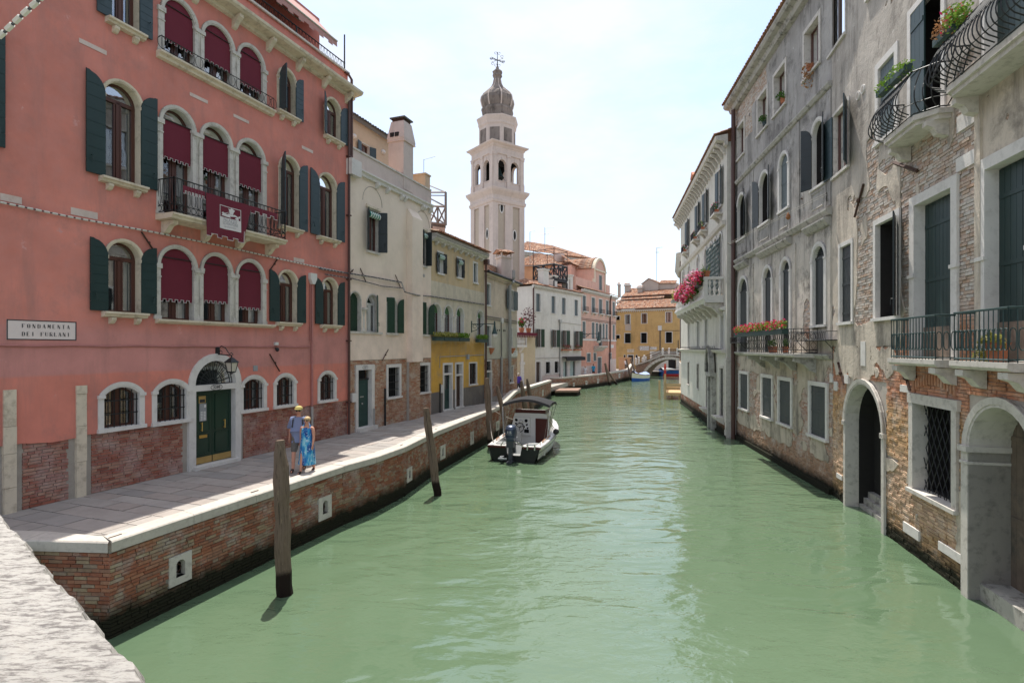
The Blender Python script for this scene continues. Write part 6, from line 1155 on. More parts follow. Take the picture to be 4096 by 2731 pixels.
 m = MB(); ao = arch_pts(d0 - .1, d1 + .1, zd, za - zd + .35); m.strip([wd(a, z, .15) for a, z in ap], [wd(a, z, .15) for a, z in ao]); m.strip([wd(a, z, .15) for a, z in ao], [wd(a, z, -.6) for a, z in ao]); m.strip([wd(a, z, .15) for a, z in ap], [wd(a, z, 0) for a, z in ap]); m.box(wd, d0 - .1, d1 + .1, zd - .25, zd, 0, .2)
 for a in (d0, d1 - .45): m.box(wd, a, a + .45, 14.0, zd - .25, 0, .1)
 for sx, dd in ((d0, -1), (d1, 1)): m.prism(wd, [(sx, 14.0), (sx + dd * 1.2, 14.0), (sx + dd * .9, 14.5), (sx + dd * .3, 15.0), (sx, 16.0)], -.25, .08)
 obj('pediment', m, 'stone_cream', D); m = MB(); ab = arch_pts(d0 - .25, d1 + .25, zd, za - zd + .4, 10)
 for p, q in zip(ab, ab[1:]): tiles(m, wd(p[0], p[1], -.4), wd(q[0], q[1], -.4), wd(q[0], q[1], -7), wd(p[0], p[1], -7), .3, .42, .06)
 obj('roof_tiles', m, 'roof_tile', D, kind='stuff')
 a0, a1 = wd.s('B3', 718, -3) - .3, d0; zt = wd.z('B3', 800, 388, 1); m = MB(); m.box(wd, -.3, d0 + 1, 13.4, zt, .2, .45); m.box(wd, -.3, -.05, 13.4, zt, -4, .2); obj('terrace_wall', m, 'pink_plaster', H); zt2 = wd.z('B3', 800, 300, -3); m = MB(); m.box(wd, a0, d0 + .5, 13.4, zt2, -6.5, -3); obj('roof_storey', m, 'pink_plaster', H); m = MB(); tiles(m, wd(a0 - .3, zt2, -2.5), wd(d0 + .2, zt2, -2.5), wd(d0 + 1.2, zt2 + 1.9, -5.5), wd(a0 + 1.5, zt2 + 1.9, -5.5), .25, .42); obj('roof_tiles', m, 'roof_tile', H, kind='stuff')
 m = MB(); m.box(wd, d1, E, 13.4, wd.z('B3', 1130, 490), -.1, .15); obj('terrace_wall', m, 'pink_plaster', H)
 a = g('B3', 1085); m = MB(); m.tube([w(a - .6, 13.5, .5), w(a, 12.6, .15), w(a, 4.6, .12), w(a - .3, 4.2, .12), w(a - .3, 1, .12)], .11, 7); obj('drainpipe', m, 'copper_pipe', H); m = MB(); m.tube([w(0, 9.4, .05), w(E, 9.35, .05)], .03, 4); m.tube([w(0, 9.2, .05), w(E, 9.1, .05)], .025, 4); obj('conduit', m, 'cable', H)
 street_sign('street_sign', w, 'B3', ((1092, 1062), (1125, 1062), (1092, 1093)), 'small white street sign at the far corner of the pink house', (('st1', .17), ('st2', .17)), .1, 'paint_white', False)
 wall_lamp(w, *w.pix('B3', 808, 970), 2.6, 'green wall lamp at the near corner of the pink house', 1.6)
pink_house()
def ochre_house():
 w = ORA; H = empty('ochre_house', w(6, 0), 'long ochre house with a red tiled roof closing the view behind the footbridge', 'house'); g = w.s; E = w.L
 for xl, xr, yt, yb, fi, sh in ((553, 632, 570, 765, 'casement', None), (893, 980, 545, 748, 'casement', None), (1402, 1500, 515, 728, 'casement', None), (540, 632, 958, 1160, 'dark', (None, 60)), (883, 978, 948, 1158, 'dark', (110, None)), (1397, 1505, 932, 1152, 'dark', None), (362, 412, 602, 680, 'dark', None), (362, 412, 994, 1068, 'dark', None)):
  a0, a1, z0, z1 = rect_px(w, 'C8', xl - 25, xr, yt, yb); big = xr - xl > 60; window(H, w, a0, a1, z0, z1, 0, .3, .12, .03, 'stone_white', 'p' if big else None, fi, sh=sh, shmat='shutter_bottle', nb=6, curtain=.5)
 a0, a1, z0, z1 = rect_px(w, 'C3', 625, 742, 560, 790); window(H, w, a0, a1, 1.0, z1, 0, .3, .16, .03, 'stone_white', None, 'shut', shmat='shutter_dark', name='door')
 for xl, xr in ((532, 575), (800, 843)):
  s0, s1 = g('C3', xl), g('C3', xr); zt, z0 = w.z('C3', xl, 552), w.z('C3', xl, 655); r = (s1 - s0) / 2; c = (s0 + s1) / 2; zc = (zt + z0) / 2; P = [(c + r * math.cos(t), zc + (zt - z0) / 2 * math.sin(t)) for t in np.linspace(0, 2 * math.pi, 17)[:-1]]; m = MB()
  P2 = [(c + (a - c) * 1.4, zc + (z - zc) * 1.16) for a, z in P]; m.strip([w(a, z, .04) for a, z in P], [w(a, z, .04) for a, z in P2], closed=True); m.strip([w(a, z, .04) for a, z in P2], [w(a, z, 0) for a, z in P2], closed=True); O = obj('oval_window', m, 'stone_white', H); obj('pane', MB().poly([w(a, z, .01) for a, z in P]), 'room_dark', O)
 m = MB(); facade(m, w, 0, E, .8, 12.9, 0); obj('wall', m, 'orange_plaster', H); shell(H, w, 0, E, .8, 12.9, 12, 'orange_plaster'); corbels(H, w, 0, E, 12.62, 44, 'stone_white', .16, .3)
 m = MB(); m.tube([w(0, 13.0, .5), w(E, 13.0, .5)], .1, 6); obj('gutter', m, 'iron_rust', H)
 zr = w.z('C8', 760, 0, -6); m = MB(); rows = [(13.05, .55), (w.z('C8', 760, 300, -3), -3.0), (w.z('C8', 760, 205, -4.2) + .2, -4.0), (w.z('C8', 760, 70, -6), -6.6), (w.z('C8', 760, -60, -9), -9.5)]
 pz = [13.05, 14.9, 15.35, 16.9, 18.2]; po = [.55, -2.8, -3.6, -6.2, -9.0]
 tiles(m, w(-.2, pz[0], po[0]), w(E, pz[0], po[0]), w(E, pz[1], po[1]), w(-.2, pz[1], po[1]), .26, .45, .07, 1); tiles(m, w(-.2, pz[1] + .3, po[1] - .1), w(9, pz[1] + .3, po[1] - .1), w(9, pz[2] + .3, po[2]), w(-.2, pz[2] + .3, po[2]), .26, .45, .07, 2)
 tiles(m, w(-.2, pz[2] + .6, po[2]), w(E, pz[2] + .6, po[2]), w(E, pz[4], po[4]), w(-.2, pz[4], po[4]), .26, .45, .07, 4); tiles(m, w(-.2, 13.1, -12.5), w(E, 13.1, -12.5), w(E, pz[4], po[4]), w(-.2, pz[4], po[4]), .4, .6, .07, 5); obj('roof_tiles', m, 'roof_tile', H, kind='stuff')
 m = MB(); m.box(w, -.2, 9, pz[1] + .0, pz[1] + .28, po[1] - .12, po[1] + .02); m.box(w, -.2, E, pz[2] + .3, pz[2] + .58, po[2] - .1, po[2] + .05); obj('roof_flashing', m, 'iron_rust', H)
 # attic dormer and chimneys
 P = lambda x, y, o: w(*w.pix('B3', x, y, o), o); o = -6.5; a0, a1 = w.s('B3', 1408, o), w.s('B3', 1570, o); zt, zk = w.z('B3', 1410, 458, o), w.z('B3', 1480, 408, o); m = MB(); m.prism(w, [(a0, 15.5), (a1, 15.5), (a1, zt), ((a0 + a1) / 2 - .3, zk), (a0, zt)], o - 4, o); D = obj('attic_gable', m, 'grey_render', H); m = MB(); c = (a0 + a1) / 2 - .3
 tiles(m, w(a0 - .2, zt - .1, o + .2), w(a0 - .2, zt - .1, o - 4.2), w(c, zk + .08, o - 4.2), w(c, zk + .08, o + .2), .26, .4); tiles(m, w(a1 + .2, zt - .1, o + .2), w(a1 + .2, zt - .1, o - 4.2), w(c, zk + .08, o - 4.2), w(c, zk + .08, o + .2), .26, .4); obj('roof_tiles', m, 'roof_tile', D, kind='stuff'); m = MB(); m.box(w, a1, a1 + 3.4, 15.5, zt - .1, o - 3, o - .3); obj('attic_wing', m, 'grey_render', H); m = MB(); tiles(m, w(a1, zt - .15, o), w(a1 + 3.6, zt - .35, o), w(a1 + 3.4, zt + .5, o - 2), w(a1, zt + .7, o - 2), .26, .4); obj('roof_tiles', m, 'roof_tile', H, kind='stuff')
 for x, y, wd_, hh, o in ((1178, 525, .28, 1.5, -8), (1258, 545, .55, 1.8, -6.5), (1175, 690, .38, 1.2, -2.2), (1385, 530, .5, .9, -5.5), (1705, 490, .65, .9, -9)):
  a, z = w.pix('B3', x, y, o); m = MB(); m.box(w, a - wd_, a + wd_, z - 1.5, z + hh - .4, o - wd_ * 1.6, o); m.box(w, a - wd_ * 1.2, a + wd_ * 1.2, z + hh - .4, z + hh - .15, o - wd_ * 1.8, o + .15); Cx = obj('chimney_stack', m, 'grey_render', H); m = MB(); tiles(m, w(a - wd_ * 1.2, z + hh - .1, o + .2), w(a + wd_ * 1.2, z + hh - .1, o + .2), w(a + wd_ * 1.2, z + hh + .25, o - wd_), w(a - wd_ * 1.2, z + hh + .25, o - wd_), .25, .4); obj('chimney_cap', m, 'roof_tile', Cx, kind='stuff')
 a = g('C8', 1258); m = MB(); m.tube([w(a, 1, .1), w(a, w.z('C8', 1258, 880), .1)], .09, 6); obj('conduit', m, 'cable', H); zc = w.z('C8', 1258, 845); m = MB(); m.box(w, a - .35, a + .35, zc - .5, zc + .45, 0, .3); obj('cable_box', m, 'plastic_white', H); m = MB(); m.tube([w(a, zc - .5, .06), w(E, zc - .7, .06)], .04, 4); obj('cable', m, 'cable', H)
 m = MB(); m.box(w, g('C8', 525), g('C8', 652), w.z('C8', 525, 905), w.z('C8', 525, 780), 0, .01); obj('render_patch', m, 'grey_render', H)
 street_sign('parish_sign', w, 'C8', ((832, 1222), (1026, 1222), (832, 1315)), 'large white parish name panel on the ochre house', (('par1', .42), ('par2', .42), ('par3', .42)), .2, 'paint_white', False)
 street_sign('street_sign', w, 'C8', ((1052, 1240), (1184, 1240), (1052, 1297)), 'smaller white sign right of the parish panel on the ochre house', (('st1', .32), ('st2', .32)), .2, 'paint_white', False)
 street_sign('street_sign', w, 'C8', ((568, 1286), (711, 1286), (568, 1357)), 'cream sign above the doorway of the ochre house', (('st1', .3), ('st2', .3)), .2, 'stone_cream', False)
 wall_lamp(w, *w.pix('C8', 345, 1060), 2.2, 'dark wall lamp at the left end of the ochre house', 1.4)
 m = MB(); m.box(frame((19.6, 100.5, 0), R(-8)), 0, 2.2, .9, 3.3, 0, .3); m.box(frame((19.6, 100.5, 0), R(-8)), -.1, 2.3, 3.3, 3.45, -.1, .4); Hh = obj('garden_wall', m, 'far_orange', loc=(20, 100.5, .9), label='low orange garden wall between the pink and ochre houses', cat='wall')
ochre_house()
def bell_tower():
 Y0 = 72.0; cor = at('B2', 538, 1300, Y0); cx, cy = cor.x, cor.y
 # plan: near corner, left face direction and right face direction from the two vanishing points
 u = Vector((-956, 1255, 0)).normalized() * -1; dl = Vector(((380 - 2048) / F, 1, 0)).normalized(); dr = Vector(((4860 - 2048) / F, 1, 0)).normalized()
 def reach(d, x):
  X = (src('B2', x, 0)[0] - CX) / F; return (X * cy - cx) / (d.x - X * d.y)
 sl, sr = reach(dl, 262), reach(dr, 940); S = (sl + sr) / 2
 Cc = Vector((cx, cy, 0)) + dl * S / 2 + dr * S / 2; H = empty('bell_tower', (Cc.x, Cc.y, .9), 'tall pale plastered bell tower with onion dome rising behind the houses', 'bell tower')
 zz = lambda y, zw='B2', dY=0: EYE + (HY - src(zw, 0, y)[1]) / F * (cy + dY)
 ang = math.atan2(dr.y, dr.x); Tn = lambda a, b, o: (Cc.x + dr.x * a + dl.x * o, Cc.y + dr.y * a + dl.y * o, b)
 WR = Wall((cx, cy), (cx + dr.x * S, cy + dr.y * S)); WL = Wall((cx + dl.x * S, cy + dl.y * S), (cx, cy))     # the two faces in view
 zc1, zc2, zb1, zb2 = zz(715), zz(577), zz(560), zz(10)                     # top of shaft, cornice top, belfry base, belfry cornice top
 h = S / 2; m = MB(); rec = .18
 # shaft: core with raised strips, recessed panels are another coat
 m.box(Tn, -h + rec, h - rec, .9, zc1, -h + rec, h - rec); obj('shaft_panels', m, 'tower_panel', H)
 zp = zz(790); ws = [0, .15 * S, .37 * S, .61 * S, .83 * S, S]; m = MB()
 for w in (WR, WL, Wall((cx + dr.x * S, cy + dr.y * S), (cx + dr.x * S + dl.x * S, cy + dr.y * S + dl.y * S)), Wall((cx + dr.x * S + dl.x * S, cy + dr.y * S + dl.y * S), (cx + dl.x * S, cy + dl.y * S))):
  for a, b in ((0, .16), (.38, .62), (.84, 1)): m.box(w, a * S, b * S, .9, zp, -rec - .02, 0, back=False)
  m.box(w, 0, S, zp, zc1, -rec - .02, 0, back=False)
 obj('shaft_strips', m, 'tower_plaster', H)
 def mould(z0, z1, prof, mat, name, hh=h):
  m = MB(); rings = [(hh + e, z0 + (z1 - z0) * t) for e, t in prof]
  for (e0, a), (e1, b) in zip(rings, rings[1:]): m.strip([Tn(x * e0, a, y * e0) for x, y in ((-1, -1), (1, -1), (1, 1), (-1, 1))], [Tn(x * e1, b, y * e1) for x, y in ((-1, -1), (1, -1), (1, 1), (-1, 1))], closed=True)
  e, z = rings[-1]; m.poly([Tn(x * e, z, y * e) for x, y in ((-1, -1), (1, -1), (1, 1), (-1, 1))]); return obj(name, m, mat, H)
 mould(zz(770), zc2, [(.0, 0), (.12, .05), (.18, .22), (.05, .3), (.05, .5), (.2, .62), (.42, .78), (.5, .9), (.5, .97), (.1, 1)], 'tower_plaster', 'cornice')
 # small oval windows of the shaft
 for w, x, y in ((WR, 655, 845), (WR, 818, 1197), (WL, 457, 1175), (WR, 652, 1450)):
  a, z = w.pix('B2', x, y); P = [(a + .22 * math.cos(t), z + .62 * math.sin(t)) for t in np.linspace(0, 2 * math.pi, 15)[:-1]]; m = MB(); m.strip([w(p, q, -.1) for p, q in P], [w(a + (p - a) * 1.6, z + (q - z) * 1.25, -.1) for p, q in P], closed=True); m.strip([w(a + (p - a) * 1.6, z + (q - z) * 1.25, -.1) for p, q in P], [w(a + (p - a) * 1.6, z + (q - z) * 1.25, -.2) for p, q in P], closed=True); O = obj('oval_window', m, 'stone_white', H); obj('opening', MB().poly([w(p, q, -.12) for p, q in P]), 'room_dark', O)
 # belfry
 hb = h * .955; zs = zz(600); zf = zz(480); za = zz(210); zcap = zz(150); zt = zz(5)
 corners = [Vector((Cc.x, Cc.y, 0)) + dr * (x * hb) + dl * (y * hb) for x, y in ((-1, -1), (1, -1), (1, 1), (-1, 1))]; m = MB(); mi = MB(); arches = MB()
 Ws = [Wall((p.x, p.y), (q.x, q.y)) for p, q in zip(corners, corners[1:] + corners[:1])]
 for i, w in enumerate(Ws):
  B = 2 * hb
  for c in (.295, .705): w.holes.append((c * B - .128 * B, c * B + .128 * B, zf, za, .128 * B))
  facade(m, w, 0, B, zc2 - .1, zcap + .3, 0); facade(mi, w, .35, B - .35, zc2, zcap, -.35)
  for c in (.295, .705):
   o_ = outline(c * B - .128 * B, c * B + .128 * B, zf, za, .128 * B); m.strip([w(a, z, 0) for a, z in o_], [w(a, z, -.4) for a, z in o_], closed=True); ap = arch_pts(c * B - .128 * B, c * B + .128 * B, za - .128 * B, .128 * B); a2 = arch_pts(c * B - .165 * B, c * B + .165 * B, za - .128 * B, .165 * B); arches.strip([w(a, z, .05) for a, z in ap], [w(a, z, .05) for a, z in a2]); arches.strip([w(a, z, .05) for a, z in a2], [w(a, z, 0) for a, z in a2]); arches.strip([w(a, z, .05) for a, z in ap], [w(a, z, 0) for a, z in ap])
   arches.box(w, c * B - .02 * B, c * B + .02 * B, za - .02, za + .3, 0, .1)
  for a in (.0, .445, .89):
   a0, a1 = a * B, (a + .11) * B; arches.box(w, a0, a1, zf - .1, zcap - .15, -.01, .10); arches.box(w, a0 - .05, a1 + .05, zcap - .2, zcap + .05, 0, .16); arches.box(w, a0 - .06, a1 + .06, zc2, zf - .1, -.01, .16); arches.box(w, a0 - .04, a1 + .04, zf - .12, zf + .1, 0, .14)
  arches.box(w, 0, B, zf - .12, zf - .02, 0, .07)
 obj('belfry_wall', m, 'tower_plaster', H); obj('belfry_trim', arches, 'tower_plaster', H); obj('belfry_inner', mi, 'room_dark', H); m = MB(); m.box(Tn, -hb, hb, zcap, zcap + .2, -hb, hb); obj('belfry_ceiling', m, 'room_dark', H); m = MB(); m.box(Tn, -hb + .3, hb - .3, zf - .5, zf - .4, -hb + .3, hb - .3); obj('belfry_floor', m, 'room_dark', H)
 m = MB(); c = (Cc.x, Cc.y, zf + 1.2); m.lathe(c, [(.95, 0), (.8, .25), (.55, .8), (.42, 1.3), (.15, 1.5)], 12); m.tube([(Cc.x, Cc.y, zf + 2.7), (Cc.x, Cc.y, zcap)], .06, 5); obj('bell', m, 'iron_green', H); m = MB(); m.tube([Tn(-hb, zf + 3, 0), Tn(hb, zf + 3, 0)], .1, 5); m.tube([Tn(0, zf + 3, -hb), Tn(0, zf + 3, hb)], .1, 5); obj('bell_frame', m, 'iron', H)
 mould(zcap, zt + .1, [(.0, 0), (.15, .04), (.15, .16), (.04, .2), (.04, .58), (.16, .66), (.2, .74), (.5, .86), (.56, .93), (.56, .97), (.0, 1)], 'tower_plaster', 'belfry_cornice', hb)
 # octagonal drum, second ring, onion dome, lantern stem and iron cross
 z1 = zt + .05; zb = lambda y: zz(y, 'B1'); cc = (Cc.x, Cc.y, 0); a8 = ang + math.pi / 8; k = (cy + S * .7) / cy
 zb = lambda y: EYE + (HY - src('B1', 0, y)[1]) / F * (Cc.y)
 rr = lambda x0, x1: (src('B1', x1, 0)[0] - src('B1', x0, 0)[0]) / F * Cc.y / 2 * 1.02
 rd = rr(468, 1042); m = MB(); m.lathe(cc, [(rd, z1 - .6), (rd, zb(1330))], 8, ang=a8); obj('drum', m, 'tower_plaster', H)
 m = MB()
 for i in range(8):
  t0, t1 = a8 + i * math.pi / 4, a8 + (i + 1) * math.pi / 4; p, q = Vector((math.cos(t0), math.sin(t0), 0)) * rd + Vector(cc), Vector((math.cos(t1), math.sin(t1), 0)) * rd + Vector(cc); wq = Wall((p.x, p.y), (q.x, q.y), 1); m.box(wq, wq.L * .16, wq.L * .84, z1 + .5, zb(1390), -.05, .035)
 obj('drum_panels', m, 'tower_dark', H)
 r2 = rr(430, 1080); m = MB(); m.lathe(cc, [(rd, zb(1345)), (rd * 1.05, zb(1320)), (rd * 1.05, zb(1290)), (r2 * .98, zb(1240)), (r2, zb(1225)), (r2, zb(1205)), (rr(520, 1000), zb(1175))], 8, ang=a8); obj('drum_cornice', m, 'tower_plaster', H)
 pr = [(rr(540, 990), zb(1190)), (rr(535, 1000), zb(1150)), (rr(518, 1005), zb(1090)), (rr(502, 1010), zb(1060)), (rr(505, 1005), zb(1030)), (rr(530, 985), zb(1020)), (rr(512, 1005), zb(970)), (rr(497, 1022), zb(900)), (rr(505, 1010), zb(845)), (rr(540, 970), zb(790)), (rr(605, 920), zb(735)), (rr(665, 865), zb(680)), (rr(697, 835), zb(615)), (rr(708, 823), zb(550)), (rr(708, 825), zb(520)), (rr(692, 845), zb(495)), (rr(695, 842), zb(478)), (rr(702, 835), zb(465)), (rr(688, 848), zb(430)), (rr(720, 820), zb(400)), (rr(740, 795), zb(385)), (rr(742, 792), zb(360)), (rr(757, 777), zb(345))]
 m = MB(); m.lathe(cc, pr, 8, ang=a8); obj('onion_dome', m, 'tower_dark', H); m = MB()
 for i in range(8):
  t = a8 + i * math.pi / 4; m.tube([(cc[0] + r * 1.0 * math.cos(t), cc[1] + r * 1.0 * math.sin(t), z) for r, z in pr[5:14]], [.09] * 4 + [.08, .07, .06, .05, .05], 5)
 obj('dome_ribs', m, 'tower_plaster', H, kind='stuff'); m = MB(); z0, z9 = zb(350), zb(120); hh = z9 - z0; Tc = lambda a, z: (cc[0] + dr.x * a * .7 + a * .5, cc[1] + dr.y * a * .3, z0 + z)
 m.tube([Tc(0, 0), Tc(0, hh)], [.09, .03], 5); zc = hh * .48
 for t in (.5, -.5): m.tube([Tc(-.9 * math.cos(t), zc - .9 * math.sin(t) * .8), Tc(.9 * math.cos(t), zc + .9 * math.sin(t) * .8)], .04, 4)
 m.tube([Tc(-.95, zc + .15), Tc(.95, zc - .15)], .05, 4)
 for a, z in ((-.8, zc + .15), (.8, zc - .15), (-.6, zc - .55), (.6, zc + .55), (-.2, zc + .95), (.2, zc + .95), (-.2, .25), (.2, .25)): m.tube([Tc(a + .17 * math.cos(q), z + .17 * math.sin(q)) for q in np.linspace(0, 5.5, 9)], .03, 4)
 obj('iron_cross', m, 'iron', H)
bell_tower()
def church():
 w = Wall((-8, 97.0), (24, 105.0)); H = empty('church', w(14, 0), 'long pale church nave with tiled hipped roof beside the bell tower', 'church'); P = lambda x, y, o=0: w.pix('B2', x, y, o)
 s0 = w.s('B2', 900); s1 = w.s('B2', 1745); z0 = w.z('B2', 940, 1395); z1 = w.z('B2', 1730, 1500); m = MB()
 Pz = [w(s0, z0, 0), w(s1, z1, 0)]; m.poly([w(s0, .9, 0), w(s1, .9, 0), Pz[1], Pz[0]]); m.poly([w(s1, .9, 0), w(s1, z1, 0), w(s1, z1, -14), w(s1, .9, -14)]); m.poly([w(s0, .9, 0), w(s0, z0, 0), w(s0, z0, -14), w(s0, .9, -14)]); obj('wall', m, 'far_white', H)
 m = MB(); zt = w.z('B2', 1010, 1315, -3) ; tiles(m, w(s0 - .5, z0 + .1, .6), w(s1 + .6, z1 + .1, .6), w(s1 - 5, zt + .8, -7), w(s0 + 3, zt + 1.4, -7), .3, .5, .08, 1); tiles(m, w(s1 + .6, z1 + .1, .6), w(s1 + .6, z1 + .1, -14), w(s1 - 5, zt + .8, -7), w(s1 - 5, zt + .8, -7), .3, .5, .08, 2); tiles(m, w(s0 - .5, z0 + .1, -14), w(s0 - .5, z0 + .1, .6), w(s0 + 3, zt + 1.4, -7), w(s0 + 3, zt + 1.4, -7), .3, .5, .08, 3); obj('roof_tiles', m, 'roof_tile', H, kind='stuff')
 m = MB(); k = 34
 for i in range(k): a = s0 + (s1 - s0) * i / k; zz_ = z0 + (z1 - z0) * i / k; m.box(w, a, a + .3, zz_ - .7, zz_ - .1, 0, .35)
 obj('corbels', m, 'far_white', H, kind='stuff')
 # lower tiled house in front of the nave
 w2 = Wall((.6, 84.5), (16.5, 91.0)); s0, s1 = w2.s('B3', 95), w2.s('B3', 735); zl = w2.z('B3', 95, 285); zr = w2.z('B3', 735, 268); H2 = empty('brick_house', w2(5, 0), 'brown plastered house with a big tiled hipped roof behind the white house', 'house'); m = MB(); m.poly([w2(s0 + .5, .9, 0), w2(s1, .9, 0), w2(s1, zr, 0), w2(s0 + .5, zl, 0)]); m.poly([w2(s0 + .5, .9, 0), w2(s0 + .5, zl, 0), w2(s0 + .5, zl, -10), w2(s0 + .5, .9, -10)]); m.poly([w2(s1, .9, 0), w2(s1, zr, 0), w2(s1, zr, -10), w2(s1, .9, -10)]); obj('wall', m, 'far_orange', H2)
 zt = w2.z('B3', 400, 165, -4); m = MB(); c0, c1 = w2.s('B3', 365, -4), w2.s('B3', 445, -4); tiles(m, w2(s0, zl, .5), w2(s1 + .4, zr, .5), w2(c1, zt, -4), w2(c0, zt, -4), .28, .46, .08, 6); tiles(m, w2(s0, zl, -9), w2(s0, zl, .5), w2(c0, zt, -4), w2(c0, zt, -4), .28, .46, .08, 7); tiles(m, w2(s1 + .4, zr, .5), w2(s1 + .4, zr, -9), w2(c1, zt, -4), w2(c1, zt, -4), .28, .46, .08, 8); obj('roof_tiles', m, 'roof_tile', H2, kind='stuff')
 a = w2.s('B3', 590, -1); z = w2.z('B3', 590, 160, -1); m = MB(); m.box(w2, a - .7, a + .7, z - 4, z, -1.8, -.6); m.prism(lambda q, b, c: w2(q, b, c), [(a - 1.2, z - 4), (a + 1.2, z - 4), (a + .7, z - 2.4), (a - .7, z - 2.4)], -2, -.4); obj('chimney_stack', m, 'tower_plaster', H2)
church()
def antenna(zw, x, yb, yt, Y, arms, label):
 a, b = at(zw, x, yb, Y), at(zw, x, yt, Y); H = empty('antenna', a, label, 'antenna', 'roof antennas'); m = MB(); k = Y / 2190 * 1.1; m.tube([a, b], k, 4); obj('mast', m, 'zinc', H); m = MB()
 for x0, y0, x1, y1 in arms:
  p, q = at(zw, x0, y0, Y), at(zw, x1, y1, Y); m.tube([p, q], k * .8, 4); L = (q - p).length
  for i in range(1, 7): c = p.lerp(q, i / 7); m.tube([c + Vector((.05, -.22 * k * 12, 0)), c + Vector((-.05, .22 * k * 12, 0))], k * .5, 3)
 obj('antenna_arms', m, 'zinc', H)
antenna('A4', 1033, 800, 620, 30, [(1033, 625, 1155, 592)], 'thin antenna mast with one slanting arm behind the peach house terrace')
antenna('B2', 1003, 1560, 1150, 80, [(1000, 1150, 1065, 1140)], 'thin antenna mast with a short arm just right of the bell tower')
antenna('B2', 1190, 1400, 1098, 82, [(1188, 1105, 1307, 1097), (1128, 1183, 1250, 1176)], 'antenna mast with two cross arms above the black roof terrace')
antenna('B3', 1553, 430, 100, 100, [(1550, 103, 1610, 97), (1540, 147, 1575, 148)], 'tall antenna mast on the ochre house roof')
def footbridge():
 Y = 93.0; H = empty('footbridge', (25, Y + 1.5, 0), 'arched stone footbridge with iron railings in front of the ochre house', 'bridge'); w = Wall((19.9, 96.2), (33.2, 87.6)); g = lambda x: w.s('C3', x)
 dp = 3.6; c, zi = g(1570), w.z('C3', 1570, 655); a = c - g(950); n = 24; z0 = -.1; rise = zi - z0; Rr = (a * a + rise * rise) / (2 * rise)
 def intr(s_): d = s_ - c; return zi - Rr + math.sqrt(max(0, Rr * Rr - d * d))
 top = lambda s_: float(np.interp(s_, [g(800), g(1000), g(1380), c, 2 * c - g(1380), 2 * c - g(1000)], [w.z('C3', 800, 790), w.z('C3', 1000, 730), w.z('C3', 1380, 580), w.z('C3', 1570, 568), w.z('C3', 1380, 580), w.z('C3', 1000, 730)]))
 S = [c - a + 2 * a * i / n for i in range(n + 1)]; m = MB(); L0, L1_ = g(800), w.L
 for o in (0, -dp):
  m.strip([w(s_, max(intr(s_), -.5), o) for s_ in S], [w(s_, top(s_), o) for s_ in S]); m.poly([w(L0, -.5, o), w(c - a, -.5, o), w(c - a, top(c - a), o), w(L0, top(L0), o)]); m.poly([w(c + a, -.5, o), w(L1_, -.5, o), w(L1_, top(L1_), o), w(c + a, top(c + a), o)])
 m.strip([w(s_, intr(s_), 0) for s_ in S], [w(s_, intr(s_), -dp) for s_ in S]); m.poly([w(L0, -.5, 0), w(L0, top(L0), 0), w(L0, top(L0), -dp), w(L0, -.5, -dp)]); obj('spandrel', m, 'bridge_brick', H)
 k = 17; m = MB()
 for i in range(k):                                                     # voussoirs, each a stone of its own
  s0, s1 = c - a + 2 * a * i / k + .02, c - a + 2 * a * (i + 1) / k - .02; b = MB(); q = lambda s_, e: (s_ + (s_ - c) / Rr * e, intr(s_) + e * (1 - ((s_ - c) / Rr) ** 2) ** .5); b.prism(w, [q(s0, 0), q(s1, 0), q(s1, .42), q(s0, .42)], -.3, .07); obj('voussoir', b, 'stone', H)
 m = MB(); D = [L0 + (L1_ - L0) * i / 24 for i in range(25)]
 for o0, o1, e in ((-.02, .12, 0), (-dp - .12, -dp + .02, 0)):
  A = [w(s_, top(s_), o1) for s_ in D]; B_ = [w(s_, top(s_) + .2, o1) for s_ in D]; C_ = [w(s_, top(s_) + .2, o0 - .3) for s_ in D]; m.strip(A, B_); m.strip(B_, C_); m.strip(A, [w(s_, top(s_), o0 - .3) for s_ in D])
 obj('edge_course', m, 'stone', H); m = MB()
 for i in range(26):
  s0, s1 = D[0] + (D[-1] - D[0]) * i / 26, D[0] + (D[-1] - D[0]) * (i + 1) / 26; zt = (top(s0) + top(s1)) / 2 + .06; m.box(w, s0, s1, zt - .4, zt, -dp, 0)
 obj('steps', m, 'stone', H, kind='stuff')
 posts = [g(800), g(868), g(990), g(1405), 2 * c - g(1405), 2 * c - g(990)]
 for o in (-.05, -dp + .05):
  for p in posts: m = MB(); m.box(w, p - .15, p + .15, top(p) + .1, top(p) + 1.22, o - .15, o + .15); m.ball(w(p, top(p) + 1.24, o), (.17, .17, .12), 8, 4); obj('post', m, 'stone_white', H)
  m = MB()
  for p, q in zip(posts, posts[1:]):
   k = max(2, int((q - p) / .19))
   for z in (.28, 1.15): m.tube([w(p, top(p) + z, o), w((p + q) / 2, top((p + q) / 2) + z if q - p > 3 else (top(p) + top(q)) / 2 + z, o), w(q, top(q) + z, o)], .045, 4)
   for i in range(1, k): s_ = p + (q - p) * i / k; zt = top(s_) if q - p > 3 else top(p) + (top(q) - top(p)) * i / k; m.tube([w(s_ - .05, zt + .28, o), w(s_ + .05, zt + .7, o), w(s_ - .05, zt + 1.15, o)], .03, 3)
  obj('railing', m, 'iron_rust', H)
footbridge()
